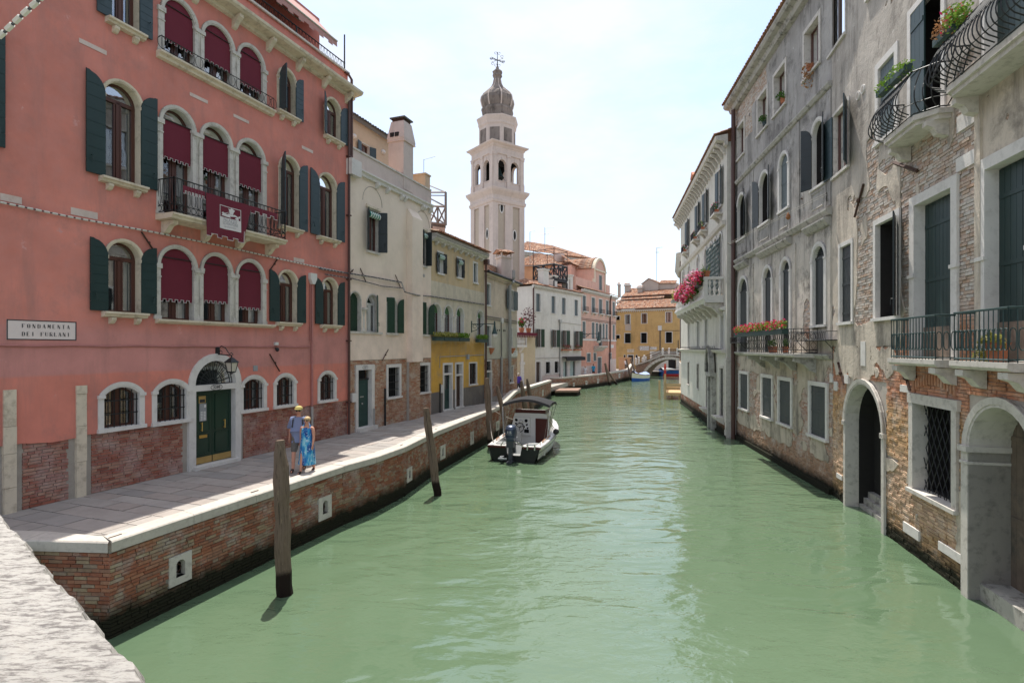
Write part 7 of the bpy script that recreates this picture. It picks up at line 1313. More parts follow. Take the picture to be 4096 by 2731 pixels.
def far_bank():
 H = empty('far_house', (40, 118, .9), 'pale house with a dark doorway seen under the arch of the footbridge', 'house'); w = Wall((26, 103.2), (60, 97.2)); m = MB(); s0, s1 = w.s('C3', 1530), w.s('C3', 1705); w.holes.append((s0, s1, .9, 3.3, 0)); facade(m, w, 0, w.L, -.5, 4.6, 0); obj('wall', m, 'far_white', H); obj('doorway', MB().poly([w(s0, .9, -.4), w(s1, .9, -.4), w(s1, 3.3, -.4), w(s0, 3.3, -.4)]), 'room_dark', H)
 w = Wall((16.52, 53.2), (20.2, 66), -1); H = empty('orange_house', w(3, 0), 'narrow slice of an orange house past the white balcony house on the right', 'house'); m = MB(); facade(m, w, 0, w.L, -.5, 14.3, 0); m.poly([w(0, -.5, 0), w(0, 14.3, 0), w(0, 14.3, -8), w(0, -.5, -8)]); m.poly([w(w.L, -.5, 0), w(w.L, 14.3, 0), w(w.L, 14.3, -8), w(w.L, -.5, -8)]); m.poly([w(0, 14.3, 0), w(w.L, 14.3, 0), w(w.L, 14.3, -8), w(0, 14.3, -8)]); obj('wall', m, 'far_orange', H)
 m = MB(); m.box(w, -.15, w.L, -.6, 3.6, -.1, .06); obj('stone_base', m, 'stone', H); m = MB(); m.ext(w, [(0, 13.6), (.2, 13.7), (.45, 14.2), (.55, 14.4), (0, 14.5)], -.3, w.L); obj('cornice', m, 'stone', H)
 m = MB(); m.tube([w(-.1, 4, .12), w(-.1, 13.6, .12)], .09, 6); obj('drainpipe', m, 'copper_pipe', H); m = MB(); m.box(w, 1, 3, 4.9, 6.0, .3, .36); m.box(w, 1, 3, 4.8, 4.9, 0, .4); obj('balcony', m, 'iron', H); window(H, w, 1.4, 2.6, 6.0, 9.2, 0, .2, .1, .03, 'stone', None, 'shut', shmat='shutter_grey'); window(H, w, 1.4, 2.6, 10, 12.4, 0, .2, .1, .03, 'stone', None, 'shut', shmat='shutter_grey')
far_bank()
# ---------------------------------------------------------------- right bank: grey palazzo, ruined house, white balcony house
def softbox(A, B, s0, s1, z0, z1, e=.35): q = lambda v, a, b: np.clip((v - a) / e + .5, 0, 1) * np.clip((b - v) / e + .5, 0, 1); return q(A, min(s0, s1), max(s0, s1)) * q(B, z0, z1)
def grid_mask(f, s0, s1, z0, z1, thr, c=.04):
 S, Z = np.arange(s0 - .2, s1 + .2, c), np.arange(z0 - .2, z1 + .2, c); A, B = np.meshgrid(S, Z, indexing='ij'); M = f(A, B) < thr; return lambda s_, z: bool(M[min(len(S) - 1, max(0, int((s_ - s0 + .2) / c))), min(len(Z) - 1, max(0, int((z - z0 + .2) / c)))])
def right_win(H, w, zw, xl, xr, z0, z1, **k): a, b = w.s(zw, xl), w.s(zw, xr); return window(H, w, min(a, b), max(a, b), z0, z1, **k)
def planter_rack(w, s0, s1, z, o, parent, name='planter_rack'):
 m = MB(); m.box(w, s0, s1, z, z + .02, 0, o);
 for zz in (z + .02, z + .32): m.tube([w(s0, zz, .02), w(s0, zz, o), w(s1, zz, o), w(s1, zz, .02)], .012, 4)
 k = max(3, int((s1 - s0) / .14))
 for i in range(k): m.tube(circle_pts(w, s0 + (s1 - s0) * (i + .5) / k, z + .17, o, .065, .14, 8), .008, 3)
 for a in (s0 + .2, s1 - .2): m.tube([w(a, z, o * .9), w(a, z - .4, .02)], .014, 4)
 return obj(name, m, 'iron', parent)
def grey_palazzo():
 w = R1; H = empty('grey_palazzo', w(6, 0), 'weathered grey plastered palazzo with arched windows, middle of the right bank', 'house'); E = w.L; g = w.s
 # attic row, main row, first row, ground row
 for xl, xr in ((120, 168), (265, 328), (378, 455), (590, 690)): right_win(H, w, 'D6', xl, xr, 15.95, 17.75, depth=.3, sur=.16, proud=.03, smat='stone', sill='p', fill='casement', curtain=.3)
 for i, (xl, xr, sh, fi) in enumerate(((690, 748, (17, 6), 'dark'), (862, 935, (15, 8), 'dark'), (1020, 1086, None, 'shut'), (1280, 1366, (20, 28), 'dark'))):
  a, b = sorted((g('B4', xl), g('B4', xr))); r = (b - a) / 2; W_ = window(H, w, a, b, 11.33, 13.75, r, .12, .15, .04, 'stone_white', 'p', fi, sh=sh, shmat='shutter_dark' if fi == 'dark' else 'shutter_grey', nb=9)
  m = MB()
  for q in (a - .16, b): m.box(w, q - .01, q + .17, 11.33, 13.75 - r, -.05, .055)
  obj('jamb', m, 'stone_white', W_)
  m = MB(); m.box(w, a - .2, b + .2, 10.35, 11.25, 0, .035); A = obj('apron_panel', m, 'grey_plaster', H); m = MB(); m.tube([w(q, z, .04) for q, z in ((a, 10.5), (b, 10.5), (b, 11.1), (a, 11.1), (a, 10.5))], .03, 4); obj('panel_moulding', m, 'stone_dark', A)
 for i, (xl, xr, z0) in enumerate(((700, 768, 5.0), (895, 957, 5.0), (1035, 1100, 5.0), (1285, 1375, 6.1))):
  a, b = sorted((g('B4', xl), g('B4', xr))); r = (b - a) / 2; W_ = window(H, w, a, b, z0, 9.05, r, .12, .17, .05, 'stone_white', 'p' if i == 3 else None, 'louvre', shmat='shutter_dark'); m = MB()
  for q in (a - .18, b): m.box(w, q - .01, q + .2, z0, 9.05 - r, -.05, .065)
  obj('jamb', m, 'stone_white', W_)
 for i, (xl, xr) in enumerate(((808, 880), (1008, 1095), (1160, 1265), (1440, 1580))): right_win(H, w, 'B5', xl, xr, 1.9, 3.8, depth=.08, sur=.16, proud=.05, smat='stone_white', sill='p', fill='shut', shmat='shutter_slate')
 # string courses, hood moulds, ledge, eave
 for z, pr, h, mt in ((4.82, .18, .22, 'stone_dark'), (9.98, .22, .3, 'stone_dark'), (14.55, .16, .22, 'stone_dark')): m = MB(); m.ext(w, [(0, z), (pr * .5, z + .02), (pr, z + h * .6), (pr, z + h * .85), (0, z + h)], -.02, E); obj('string_course', m, mt, H)
 for xl, xr in ((690, 775), (870, 1115), (1240, 1420)): a, b = sorted((g('B4', xl), g('B4', xr))); m = MB(); m.ext(w, [(0, 9.62), (.1, 9.66), (.22, 9.8), (.26, 9.86), (.26, 9.92), (0, 9.97)], a, b); obj('hood_mould', m, 'stone_dark', H)
 for z0, z1, k in ((10.35, 14.5, 5), (5.1, 9.6, 5)):
  for s_ in (.05, 3.3 if z0 < 9 else 2.9, 9.0, E - .35): m = MB(); m.box(w, s_, s_ + .3, z0, z1, 0, .04); obj('pilaster', m, 'grey_plaster', H)
 def f(A, B):
  v = (fbm(A * .9, B * .9, 11, 6) - .5) * 3.2 + np.where(B > 5.0, 1.1, np.where(B > 3.9, .35, .02)); v = v - 1.6 * softbox(A, B, -1, E + 1, -2, .95) - 1.6 * softbox(A, B, 6.9, 12.3, 17.9, 20) - 1.2 * softbox(A, B, 9.3, 11.6, 16.6, 18.4) - 1.2 * softbox(A, B, 1.9, 2.6, 5.6, 8.4) - .9 * softbox(A, B, 0, 1.6, 3.9, 4.7); return v
 zt = 19.2; m = MB(); facade(m, w, -.02, E, -1.0, zt, -.045); B = obj('wall', m, 'mortar_ruin', H)
 fm = grid_mask(f, 0, E, -.5, zt, .12)
 bricks(B, w, 0, E, -.2, 5.0, 'grey_brick', -.02, mask=fm, n1=170, seed=31, pad=.14, rough=.012); bricks(B, w, 0, E, 5.4, zt, 'ruin_brick', -.02, mask=fm, n1=60, seed=32, pad=.12, rough=.012); peel(H, w, -.02, E, -.1, zt, f, 'grey_plaster', .085, .035)
 m = MB(); m.poly([w(E, -1, 0), w(E, zt, 0), w(E, zt, -9), w(E, -1, -9)]); m.poly([w(0, zt, 0), w(E, zt, 0), w(E, zt + .1, -9), w(0, zt + .1, -9)]); m.poly([w(0, -1, -9), w(E, -1, -9), w(E, zt, -9), w(0, zt, -9)]); obj('rear_wall', m, 'grey_plaster', H)
 m = MB(); m.ext(w, [(0, 18.9), (.2, 18.95), (.28, 19.15), (.5, 19.2), (.58, 19.3), (.58, 19.42), (0, 19.45)], -2.4, E + .2); Ev = obj('eaves', m, 'stone_dark', H); m = MB(); tiles(m, w(-2.4, 19.45, .66), w(E + .2, 19.45, .66), w(E, 21, -4), w(-2.4, 21, -4), .24, .42, .06); obj('roof_tiles', m, 'roof_tile', H, kind='stuff')
 m = MB(); m.tube([w(E - .5, 0, .2), w(E - .5, 18.9, .2)], .12, 8); obj('drainpipe', m, 'copper_pipe', H)
 m = MB(); m.box(w, -.02, E, -.6, .22, 0, .12); obj('plinth', m, 'mortar_ruin', H)
 # balcony with flower box
 s0, s1, of = sorted((g('B5', 845, .9), g('B5', 1275, .9))) + [.92]; zf = 5.02; m = MB(); m.ext(w, [(0, zf), (of, zf), (of, zf - .08), (of - .08, zf - .14), (0, zf - .16)], s0 - .1, s1 + .1); Bc = obj('balcony', m, 'stone', H)
 for q in np.linspace(s0 + .1, s1 - .25, 4): m = MB(); m.ext(w, [(0, zf - .16), (.8, zf - .16), (.8, zf - .3), (.66, zf - .34), (.42, zf - .42), (.2, zf - .66), (0, zf - .74)], q, q + .17); obj('bracket', m, 'stone_dark', Bc)
 m = MB(); zr = 5.98
 for P0, P1 in ((w(s0, zf, 0), w(s0, zf, of - .06)), (w(s0, zf, of - .06), w(s1, zf, of - .06)), (w(s1, zf, of - .06), w(s1, zf, 0))):
  A, C = Vector(P0), Vector(P1); L = (C - A).length; k = max(2, int(L / .24)); T = lambda u, z: tuple(A.lerp(C, u) + Vector((0, 0, z)))
  for z in (.03, .14, .82, .95): m.tube([T(0, z), T(1, z)], .014, 4)
  for i in range(k + 1): u = i / k; m.tube([T(u, 0), T(u, .95)], .013, 4)
  for i in range(k): u, d = (i + .5) / k, .36 / k; m.tube([T(u, .14), T(u - d, .32), T(u, .48), T(u + d, .64), T(u, .82)], .009, 3); m.tube([T(u, .14), T(u + d, .32), T(u, .48), T(u - d, .64), T(u, .82)], .009, 3)
 obj('railing', m, 'iron', Bc)
 a, b = sorted((g('B5', 1320, .3), g('B5', 1610, .3))); planter_rack(w, a, b, 5.5, .42, H); a, b = sorted((g('B5', 735, .3), g('B5', 830, .3))); planter_rack(w, a, b, 5.5, .42, H)
 tie(H, w, 'B7', 25, 185, 35, 185)
 rng = random.Random(8); flower_box('flower_box', w, s0 + .35, s1 + .9, 5.78, of + .12, 'long planter of bright red geraniums on the iron balcony of the grey palazzo', 'leaf_bright', rng, blossoms=('petal_red', 110), h=.36, n=230, drop=.1)
 for i, (x, y, r) in enumerate(((1085, 460, .13), (1110, 455, .16), (1215, 455, .14))):
  p = w(g('B5', x, .6), zf, .6); Hp = empty('flower_pot', p, ('small terracotta pot on the grey palazzo balcony, far end', 'larger terracotta pot on the grey palazzo balcony, middle', 'terracotta pot with a cactus on the grey palazzo balcony, near end')[i], 'pot', 'pots on the grey palazzo balcony'); m = MB(); m.lathe(p, [(r * .65, 0), (r, .26), (r * 1.08, .28)], 10); obj('pot', m, 'terracotta', Hp); obj('leaves', foliage(rng, (p[0], p[1], p[2] + .42), (.14, .14, .16), 60, .05), 'leaf', Hp)
 for i, (x, y, sz) in enumerate(((305, 895, .5), (433, 775, .4), (618, 560, .75))):
  a, z = w.pix('D6', x, y, .1); p = w(a, 16.0, .05); Hp = empty('window_plant', p, ('blue pot with a green plant on an attic sill of the grey palazzo', 'terracotta pot on the third attic sill of the grey palazzo', 'rust brown succulent trailing from the nearest attic sill of the grey palazzo')[i], 'plant'); m = MB(); m.lathe(p, [(.1, 0), (.15, .22)], 8); obj('pot', m, 'terracotta' if i else 'shutter_blue', Hp); obj('leaves', foliage(rng, (p[0] - .1, p[1], p[2] + (.3 if i < 2 else .1)), (.2, .3, .2 if i < 2 else .3), 120, .06, None, 0 if i < 2 else .7), 'leaf' if i < 2 else 'leaf_dry', Hp)
 # washing line
 A, B2 = w(*w.pix('B4', 610, 930, .7), .7), w(*w.pix('B4', 1385, 530, .5), .5); Hl = empty('washing_line', A, 'thin washing line strung along the second floor of the grey palazzo', 'line'); m = MB(); m.tube([A, B2], .008, 4); m.tube([Vector(A) + Vector((0, 0, -.08)), Vector(B2) + Vector((0, 0, -.08))], .008, 4); obj('line', m, 'cable_light', Hl); m = MB(); m.tube([A, w(E - .1, A[2], 0)], .02, 4); m.tube([B2, w(w.pix('B4', 1385, 530)[0], B2[2], 0)], .02, 4); obj('line_arms', m, 'iron', Hl, kind='stuff'); c = Vector(A).lerp(Vector(B2), .72); m = MB(); m.lathe(c - Vector((0, 0, .3)), [(.02, 0), (.1, .08), (.07, .2), (.02, .3)], 8); obj('peg_bag', m, 'leaf_dry', Hl)
grey_palazzo()
def belly_balcony(H, w, s0, s1, zf, of=.62):
 m = MB(); P = [(s0, 0), (s0, of * .45), (s0 + .35, of), (s1 - .35, of), (s1, of * .45), (s1, 0)]
 m.prism(lambda a, b, c: w(a, c, b), P, zf - .12, zf); m.prism(lambda a, b, c: w(a, c, b), [(q + (.06 if q < (s0 + s1) / 2 else -.06), o * .9) for q, o in P], zf - .22, zf - .12); Bc = obj('balcony', m, 'stone', H)
 for q in (s0 + .15, s1 - .35): m = MB(); m.ext(w, [(0, zf - .22), (.45, zf - .22), (.45, zf - .32), (.3, zf - .38), (.22, zf - .52), (0, zf - .58)], q, q + .2); obj('bracket', m, 'stone', Bc)
 m = MB(); prof = [(.36 * math.sin(math.pi * t ** .6) + .02 * t, t) for t in np.linspace(.015, 1, 13)]; path = [Vector(w(a, zf, o)) for a, o in P]; pts = []
 for A, B in zip(path, path[1:]):
  L = (B - A).length; k = max(1, int(L / .13)); d = (B - A).normalized(); n = Vector((-d.y, d.x, 0)); n = n if n.dot(Vector((w.n[0], w.n[1], 0))) > -.2 else -n; cen = Vector(w((s0 + s1) / 2, zf, 0)); mid = (A + B) / 2
  n = n if n.dot(mid - cen) > 0 else -n; pts += [(A.lerp(B, i / k), n) for i in range(k)]
 pts.append((path[-1], pts[-1][1]))
 for p, n in pts: m.tube([p + n * o + Vector((0, 0, z)) for o, z in prof], .015, 4)
 for o, z, r in ((.0, .03, .016), (.30, .16, .012), (.02, 1.0, .02)): m.tube([p + n * o + Vector((0, 0, z)) for p, n in pts], r, 4)
 obj('railing', m, 'iron', Bc); return Bc
def railed_balcony(H, w, s0, s1, zf, of, h=.98):
 m = MB(); m.ext(w, [(0, zf), (of + .06, zf), (of + .06, zf - .1), (of, zf - .16), (0, zf - .18)], s0 - .08, s1 + .08); Bc = obj('balcony', m, 'stone', H)
 for q in (s0 + .02, s1 - .3): m = MB(); m.ext(w, [(0, zf - .18), (of, zf - .18), (of, zf - .3), (of * .6, zf - .36), (of * .3, zf - .52), (0, zf - .56)], q, q + .28); obj('bracket', m, 'stone', Bc)
 m = MB(); path = [Vector(w(s0, zf, 0)), Vector(w(s0, zf, of)), Vector(w(s1, zf, of)), Vector(w(s1, zf, 0))]
 for A, B in zip(path, path[1:]):
  L = (B - A).length; k = max(2, round(L / .145)); T = lambda u, z: tuple(A.lerp(B, u) + Vector((0, 0, z))); T3 = lambda a, z, o: T(a, z)
  m.tube([T(0, h), T(1, h)], .024, 5); m.tube([T(0, .05), T(1, .05)], .016, 4)
  for i in range(k + 1): m.tube([T(i / k, 0), T(i / k, h)], .012, 4)
  for i in range(k):
   u = (i + .5) / k; rr = .36 / k
   m.tube([T(u + rr * math.cos(t), .42 + (.1 if math.sin(t) > 0 else -.1) + .1 * math.sin(t)) for t in np.linspace(0, 2 * math.pi, 15)], .011, 4)
 obj('railing', m, 'iron_green', Bc); return Bc
def ruined_house():
 w = R2; H = empty('ruined_house', w(8, 0), 'nearest right-hand house with peeling plaster, bare brick and arched water gates', 'house'); g = w.s; E = w.L
 # second floor
 right_win(H, w, 'B6', 625, 752, 11.15, 13.25, depth=.1, sur=.2, proud=.03, smat='stone_white', fill='shut', shmat='shutter_grey', sill='p')
 right_win(H, w, 'B6', 272, 388, 11.25, 13.4, depth=.2, sur=.1, proud=.02, smat='stone', fill='casement', sill='p', sh=(26, 6), shmat='shutter_blue', nb=9)
 right_win(H, w, 'D6', 765, 872, 15.75, 17.9, depth=.12, sur=.08, proud=.02, smat='stone', fill='casement', sill='p', fmat='door_brown')
 a, b = sorted((g('B6', 880), g('B6', 1120))); window(H, w, a, b, 10.6, 13.7, 0, .15, .16, .03, 'stone_white', None, 'dark', sh=(None, 178), shmat='shutter_green', nb=3, vert=True, name='balcony_door'); belly_balcony(H, w, a - .45, b + .35, 10.58)
 a, b = sorted((g('B6', 1465), g('B6', 1764) - .9)); a -= .5; window(H, w, a, b, 10.6, 13.7, 0, .25, .16, .03, 'stone_white', None, 'shut', shmat='shutter_green', name='balcony_door'); belly_balcony(H, w, a - .6, g('B6', 1350), 10.58)
 window(H, w, 1.0, 2.0, 10.6, 13.7, 0, .25, .16, .03, 'stone_white', None, 'shut', shmat='shutter_green'); right_win(H, w, 'B6', 550, 640, 15.75, 17.8, depth=.2, sur=.12, proud=.03, smat='stone_white', fill='shut', shmat='shutter_grey', sill='p')
 # first floor
 right_win(H, w, 'B7', 325, 412, 6.1, 8.65, depth=.12, sur=.14, proud=.03, smat='stone_white', sill='p', fill='shut', shmat='shutter_dark')
 right_win(H, w, 'B7', 607, 772, 6.1, 8.8, depth=.1, sur=.16, proud=.035, smat='stone_white', sill='p', fill='dark', sh=(25, None), shmat='shutter_dark', nb=10)
 for xl, xr in ((912, 1202), (1470, 1800)):
  a, b = sorted((g('B7', xl), g('B7', xr))); b = b if xl < 1000 else b; W_ = window(H, w, a, b, 5.0, 8.8, 0, .27, .24, .04, 'stone_white', None, 'shut', shmat='shutter_green', name='balcony_door'); m = MB(); m.box(w, a + .02, b - .02, 5.0, 5.75, -.2, -.17); obj('door_foot', m, 'door_weathered', W_)
  m = MB()
  for q in (a - .26, b + .0): m.box(w, q - .02, q + .28, 7.0, 7.08, 0, .07)
  obj('jamb_band', m, 'stone_white', W_); railed_balcony(H, w, a - .2, b + .28, 4.98, .42)
 # ground floor: water gate, grilled window, second gate
 a, b = sorted((g('B8', 272), g('B8', 478))); r = (b - a) / 2; window(H, w, a, b, -.6, 4.12, r, .36, .17, .05, 'stone', None, 'dark', name='water_gate', room='room_dark'); m = MB()
 for q in (a - .2, b + .0): m.box(w, q - .01, q + .21, 4.12 - r - .08, 4.12 - r + .06, -.3, .09)
 obj('gate_impost', m, 'stone', H, kind='stuff')
 for k in range(3): obj('gate_step', MB().box(w, a, b, -.6, .12 + k * .2, -.8, -.37 - k * .13), 'stone_dark', H)
 a, b = sorted((g('B8', 658), g('B8', 880))); W_ = window(H, w, a, b, 1.7, 3.86, 0, .30, .2, .05, 'stone', 'p', 'dark', name='window'); m = MB(); k = 10; wd_, ht = b - a, 3.86 - 1.7; og = -.2
 for i in range(-12, 20):
  for sg in (1, -1):
   x0 = a + wd_ * i / 7; pts = []
   for z in np.linspace(1.7, 3.86, 9):
    x = x0 + sg * (z - 1.7) * .55 if sg > 0 else x0 + ht * .55 - (z - 1.7) * .55
    if a <= x <= b: pts.append(w(x, z, og + (.012 if sg > 0 else 0)))
   if len(pts) > 1: m.tube(pts, .012, 4)
 obj('lattice_grille', m, 'iron', W_); m = MB(); m.box(w, a - .25, b + .25, 3.86, 4.1, -.1, .06); obj('lintel', m, 'stone', W_)
 b = g('B8', 985); a = b - 1.9; r = .95; za = 4.1; window(H, w, a, b, -.6, za, r, .75, .2, .06, 'stone', None, 'shut', shmat='door_weathered', name='water_gate'); m = MB(); zs = za - r
 for q in (a - .24, b + .0): m.box(w, q - .0, q + .24, -.6, zs - .05, -.75, .08); m.box(w, q - .04, q + .28, zs - .08, zs + .04, -.75, .13); m.box(w, q - .02, q + .26, zs - .34, zs - .28, -.75, .105)
 obj('gate_pier', m, 'stone', H); m = MB(); m.box(w, a, b, -.6, .35, -.75, -.15); obj('gate_step', m, 'stone_dark', H)
 zs2 = 4.95
 def f(A, B):
  n = (fbm(A * .8, B * .8, 21, 6) - .5) * 3.4; S = lambda zw, x: g(zw, x)
  v = n + np.where(B > 11.5, .75, np.where(B > 5.3, .42, np.where(B > 4.3, -.6, np.where(B > 2.2, -1.0, -.3)))); v = np.where(B < .7, -2, v)
  for x0, x1, z0, z1, k in ((445, 590, 6.1, 9.9, 1.6), (800, 905, 5.2, 10.3, 1.5), (1215, 1395, 4.8, 10.6, 1.8), (560, 700, 9.0, 9.7, 1.3)): v = v - k * softbox(A, B, S('B7', x0), S('B7', x1), z0, z1, .3)
  for x0, x1, z0, z1, k in ((930, 1170, 8.9, 10.4, 1.4), (1245, 1400, 8.6, 11.4, 1.5), (545, 600, 8.5, 11, 1.0)): v = v - k * softbox(A, B, S('B6', x0), S('B6', x1), z0, z1, .35)
  v = v + 1.2 * softbox(A, B, S('B7', 280), S('B7', 430), 4.6, 6.2, .5) + .9 * softbox(A, B, S('B7', 470), S('B7', 550), 4.2, 5.4, .2) + .5 * softbox(A, B, E - 3, E + 1, 8.5, 20) ; return v
 zt = 19.2; m = MB(); facade(m, w, 0, E, -1.2, zt, -.05); B = obj('wall', m, 'mortar_ruin', H); fm = grid_mask(f, 0, E, -.5, zt, .15)
 bricks(B, w, 4.5, E, -.3, 5.2, 'ruin_brick', -.022, mask=fm, n1=220, seed=41, pad=.17, rough=.016, bh=.064, bl=.26); bricks(B, w, 4.5, E, 5.2, zt, 'ruin_brick', -.022, mask=fm, n1=80, seed=42, pad=.2, rough=.014, bh=.066, bl=.26); peel(H, w, 0, E, -.2, zt, f, 'worn_plaster', .075, .04)
 m = MB(); m.poly([w(0, -1, 0), w(0, zt, 0), w(0, zt, -9), w(0, -1, -9)]); m.poly([w(0, zt, 0), w(E, zt, 0), w(E, zt, -9), w(0, zt, -9)]); m.poly([w(0, -1, -9), w(E, -1, -9), w(E, zt, -9), w(0, zt, -9)]); obj('rear_wall', m, 'worn_plaster', H)
 m = MB(); m.ext(w, [(0, 18.9), (.2, 18.95), (.5, 19.2), (.58, 19.42), (0, 19.45)], 0, E - 2.3); obj('eaves', m, 'stone_dark', H)
 rg = random.Random(12)                                                    # pale stone blocks let into the brick
 for zw, x, y, ww, hh in (('B7', 505, 1400, .35, .75), ('B8', 185, 160, .3, .3), ('B8', 210, 205, .32, .32), ('B8', 270, 165, .35, .3), ('B6', 1320, 930, .75, .35), ('B6', 1310, 1260, .7, .3), ('B8', 230, 720, .5, .16), ('B8', 640, 1030, .8, .25), ('B8', 860, 1150, .9, .2), ('B8', 605, 220, .5, .18)):
  a, z = w.pix(zw, x, y); m = MB(); m.box(w, a - ww / 2, a + ww / 2, z - hh / 2, z + hh / 2, -.05, .012 + rg.uniform(0, .01)); obj('stone_block', m, 'stone_white', H)
 for x, y in ((467, 750), (505, 700)): a, z = w.pix('B6', x, y); m = MB(); m.tube([w(a, z, -.02), w(a, z, .035)], .14, 14); V = obj('vent', m, 'stone_white', H); m = MB(); m.tube([w(a, z, .036), w(a, z, .04)], .095, 14); obj('vent_mesh', m, 'mortar', V)
 for zw, x0, y0, x1, y1 in (('B7', 515, 70, 445, 330), ('B8', 228, 70, 262, 195), ('B8', 600, 90, 640, 230)): tie(H, w, zw, x0, y0, x1, y1, .035)
 a, z = w.pix('B6', 760, 1275); a2, z2 = w.pix('B6', 945, 1340); m = MB(); m.tube([w(a, z, .05), w(a2, z2, .05)], .05, 4); obj('iron_tie', m, 'iron_rust', H)
 for xl, xr in ((1395, 1440),): a, b = sorted((g('B6', xl), g('B6', xr))); m = MB(); m.box(w, a, b, 4.9, 12.0, -.03, .05); obj('flue_strip', m, 'worn_plaster', H)
 # eyebrow of bricks on edge over the lattice window
 a, b = sorted((g('B8', 650), g('B8', 900))); k = 15
 for i in range(k): s_ = a + (b - a) * (i + .5) / k; dz = .22 * (1 - ((i + .5) / k * 2 - 1) ** 2); m = MB(); m.box(w, s_ - .035, s_ + .035, 4.15 + dz, 4.4 + dz, -.04, .03, .2 + .05 * (i % 7)); obj('brick', m, 'ruin_brick', H)
 return H
ruined_house()
rng8 = random.Random(88)
def balcony_plants():
 w = R2; p = lambda zw, x, y, o: w(*w.pix(zw, x, y, o), o)
 for i, (zw, pts, lab, mt, n) in enumerate((('B6', [(650, 660), (690, 610), (720, 600)], 'bright green plant spilling from a planter on the lower bulging balcony, far end', 'leaf_bright', 170), ('B6', [(760, 530), (800, 500), (840, 480)], 'bright green plant in the planter of the lower bulging balcony, near end', 'leaf_bright', 170), ('B6', [(1110, 230), (1130, 150), (1180, 180)], 'dry straw and green plant between the two bulging balconies', 'leaf_dry', 190), ('B6', [(1210, 150), (1250, 90), (1290, 30), (1200, 60)], 'lush green plant with red blossoms on the upper bulging balcony', 'leaf_bright', 300))):
  o = .75; c = [Vector(p(zw, x, y, o)) for x, y in pts]; H = empty('balcony_plant', c[0], lab, 'plant'); m = MB(); a, z = w.pix(zw, *pts[0], o); a2, _ = w.pix(zw, *pts[-1], o); s0, s1 = min(a, a2) - .1, max(a, a2) + .15; zb = min(q.z for q in c) - .3; m.box(w, s0, s1, zb + .06, zb + .2, o - .09, o + .08); obj('planter', m, 'planter_green', H); m = MB()
  for q in c: foliage(rng8, q - Vector((0, 0, .08)), (.16, .2, .15), n // len(c) * 2, .035, m, .18)
  obj('leaves', m, mt, H)
  if i == 3: m = foliage(rng8, c[0], (.25, .3, .3), 40, .04); obj('blossoms', m, 'petal_red', H)
 q = Vector(w(w.s('D4', 905, .2), 4.98, .2)); H = empty('flower_pot', q, 'terracotta pot with yellow green leaves on the nearest railed balcony at the right edge', 'pot'); m = MB(); m.lathe(q, [(.13, 0), (.20, .34), (.215, .36)], 12); obj('pot', m, 'terracotta', H); m = MB()
 for dx, dz in ((0, .45), (-.15, .4), (.2, .35), (.32, .2)): foliage(rng8, Vector(w(w.s('D4', 905, .2) + dx, 4.98 + dz, .28)), (.15, .15, .14), 90, .045, m, .15)
 obj('leaves', m, 'leaf_yellow', H)
balcony_plants()
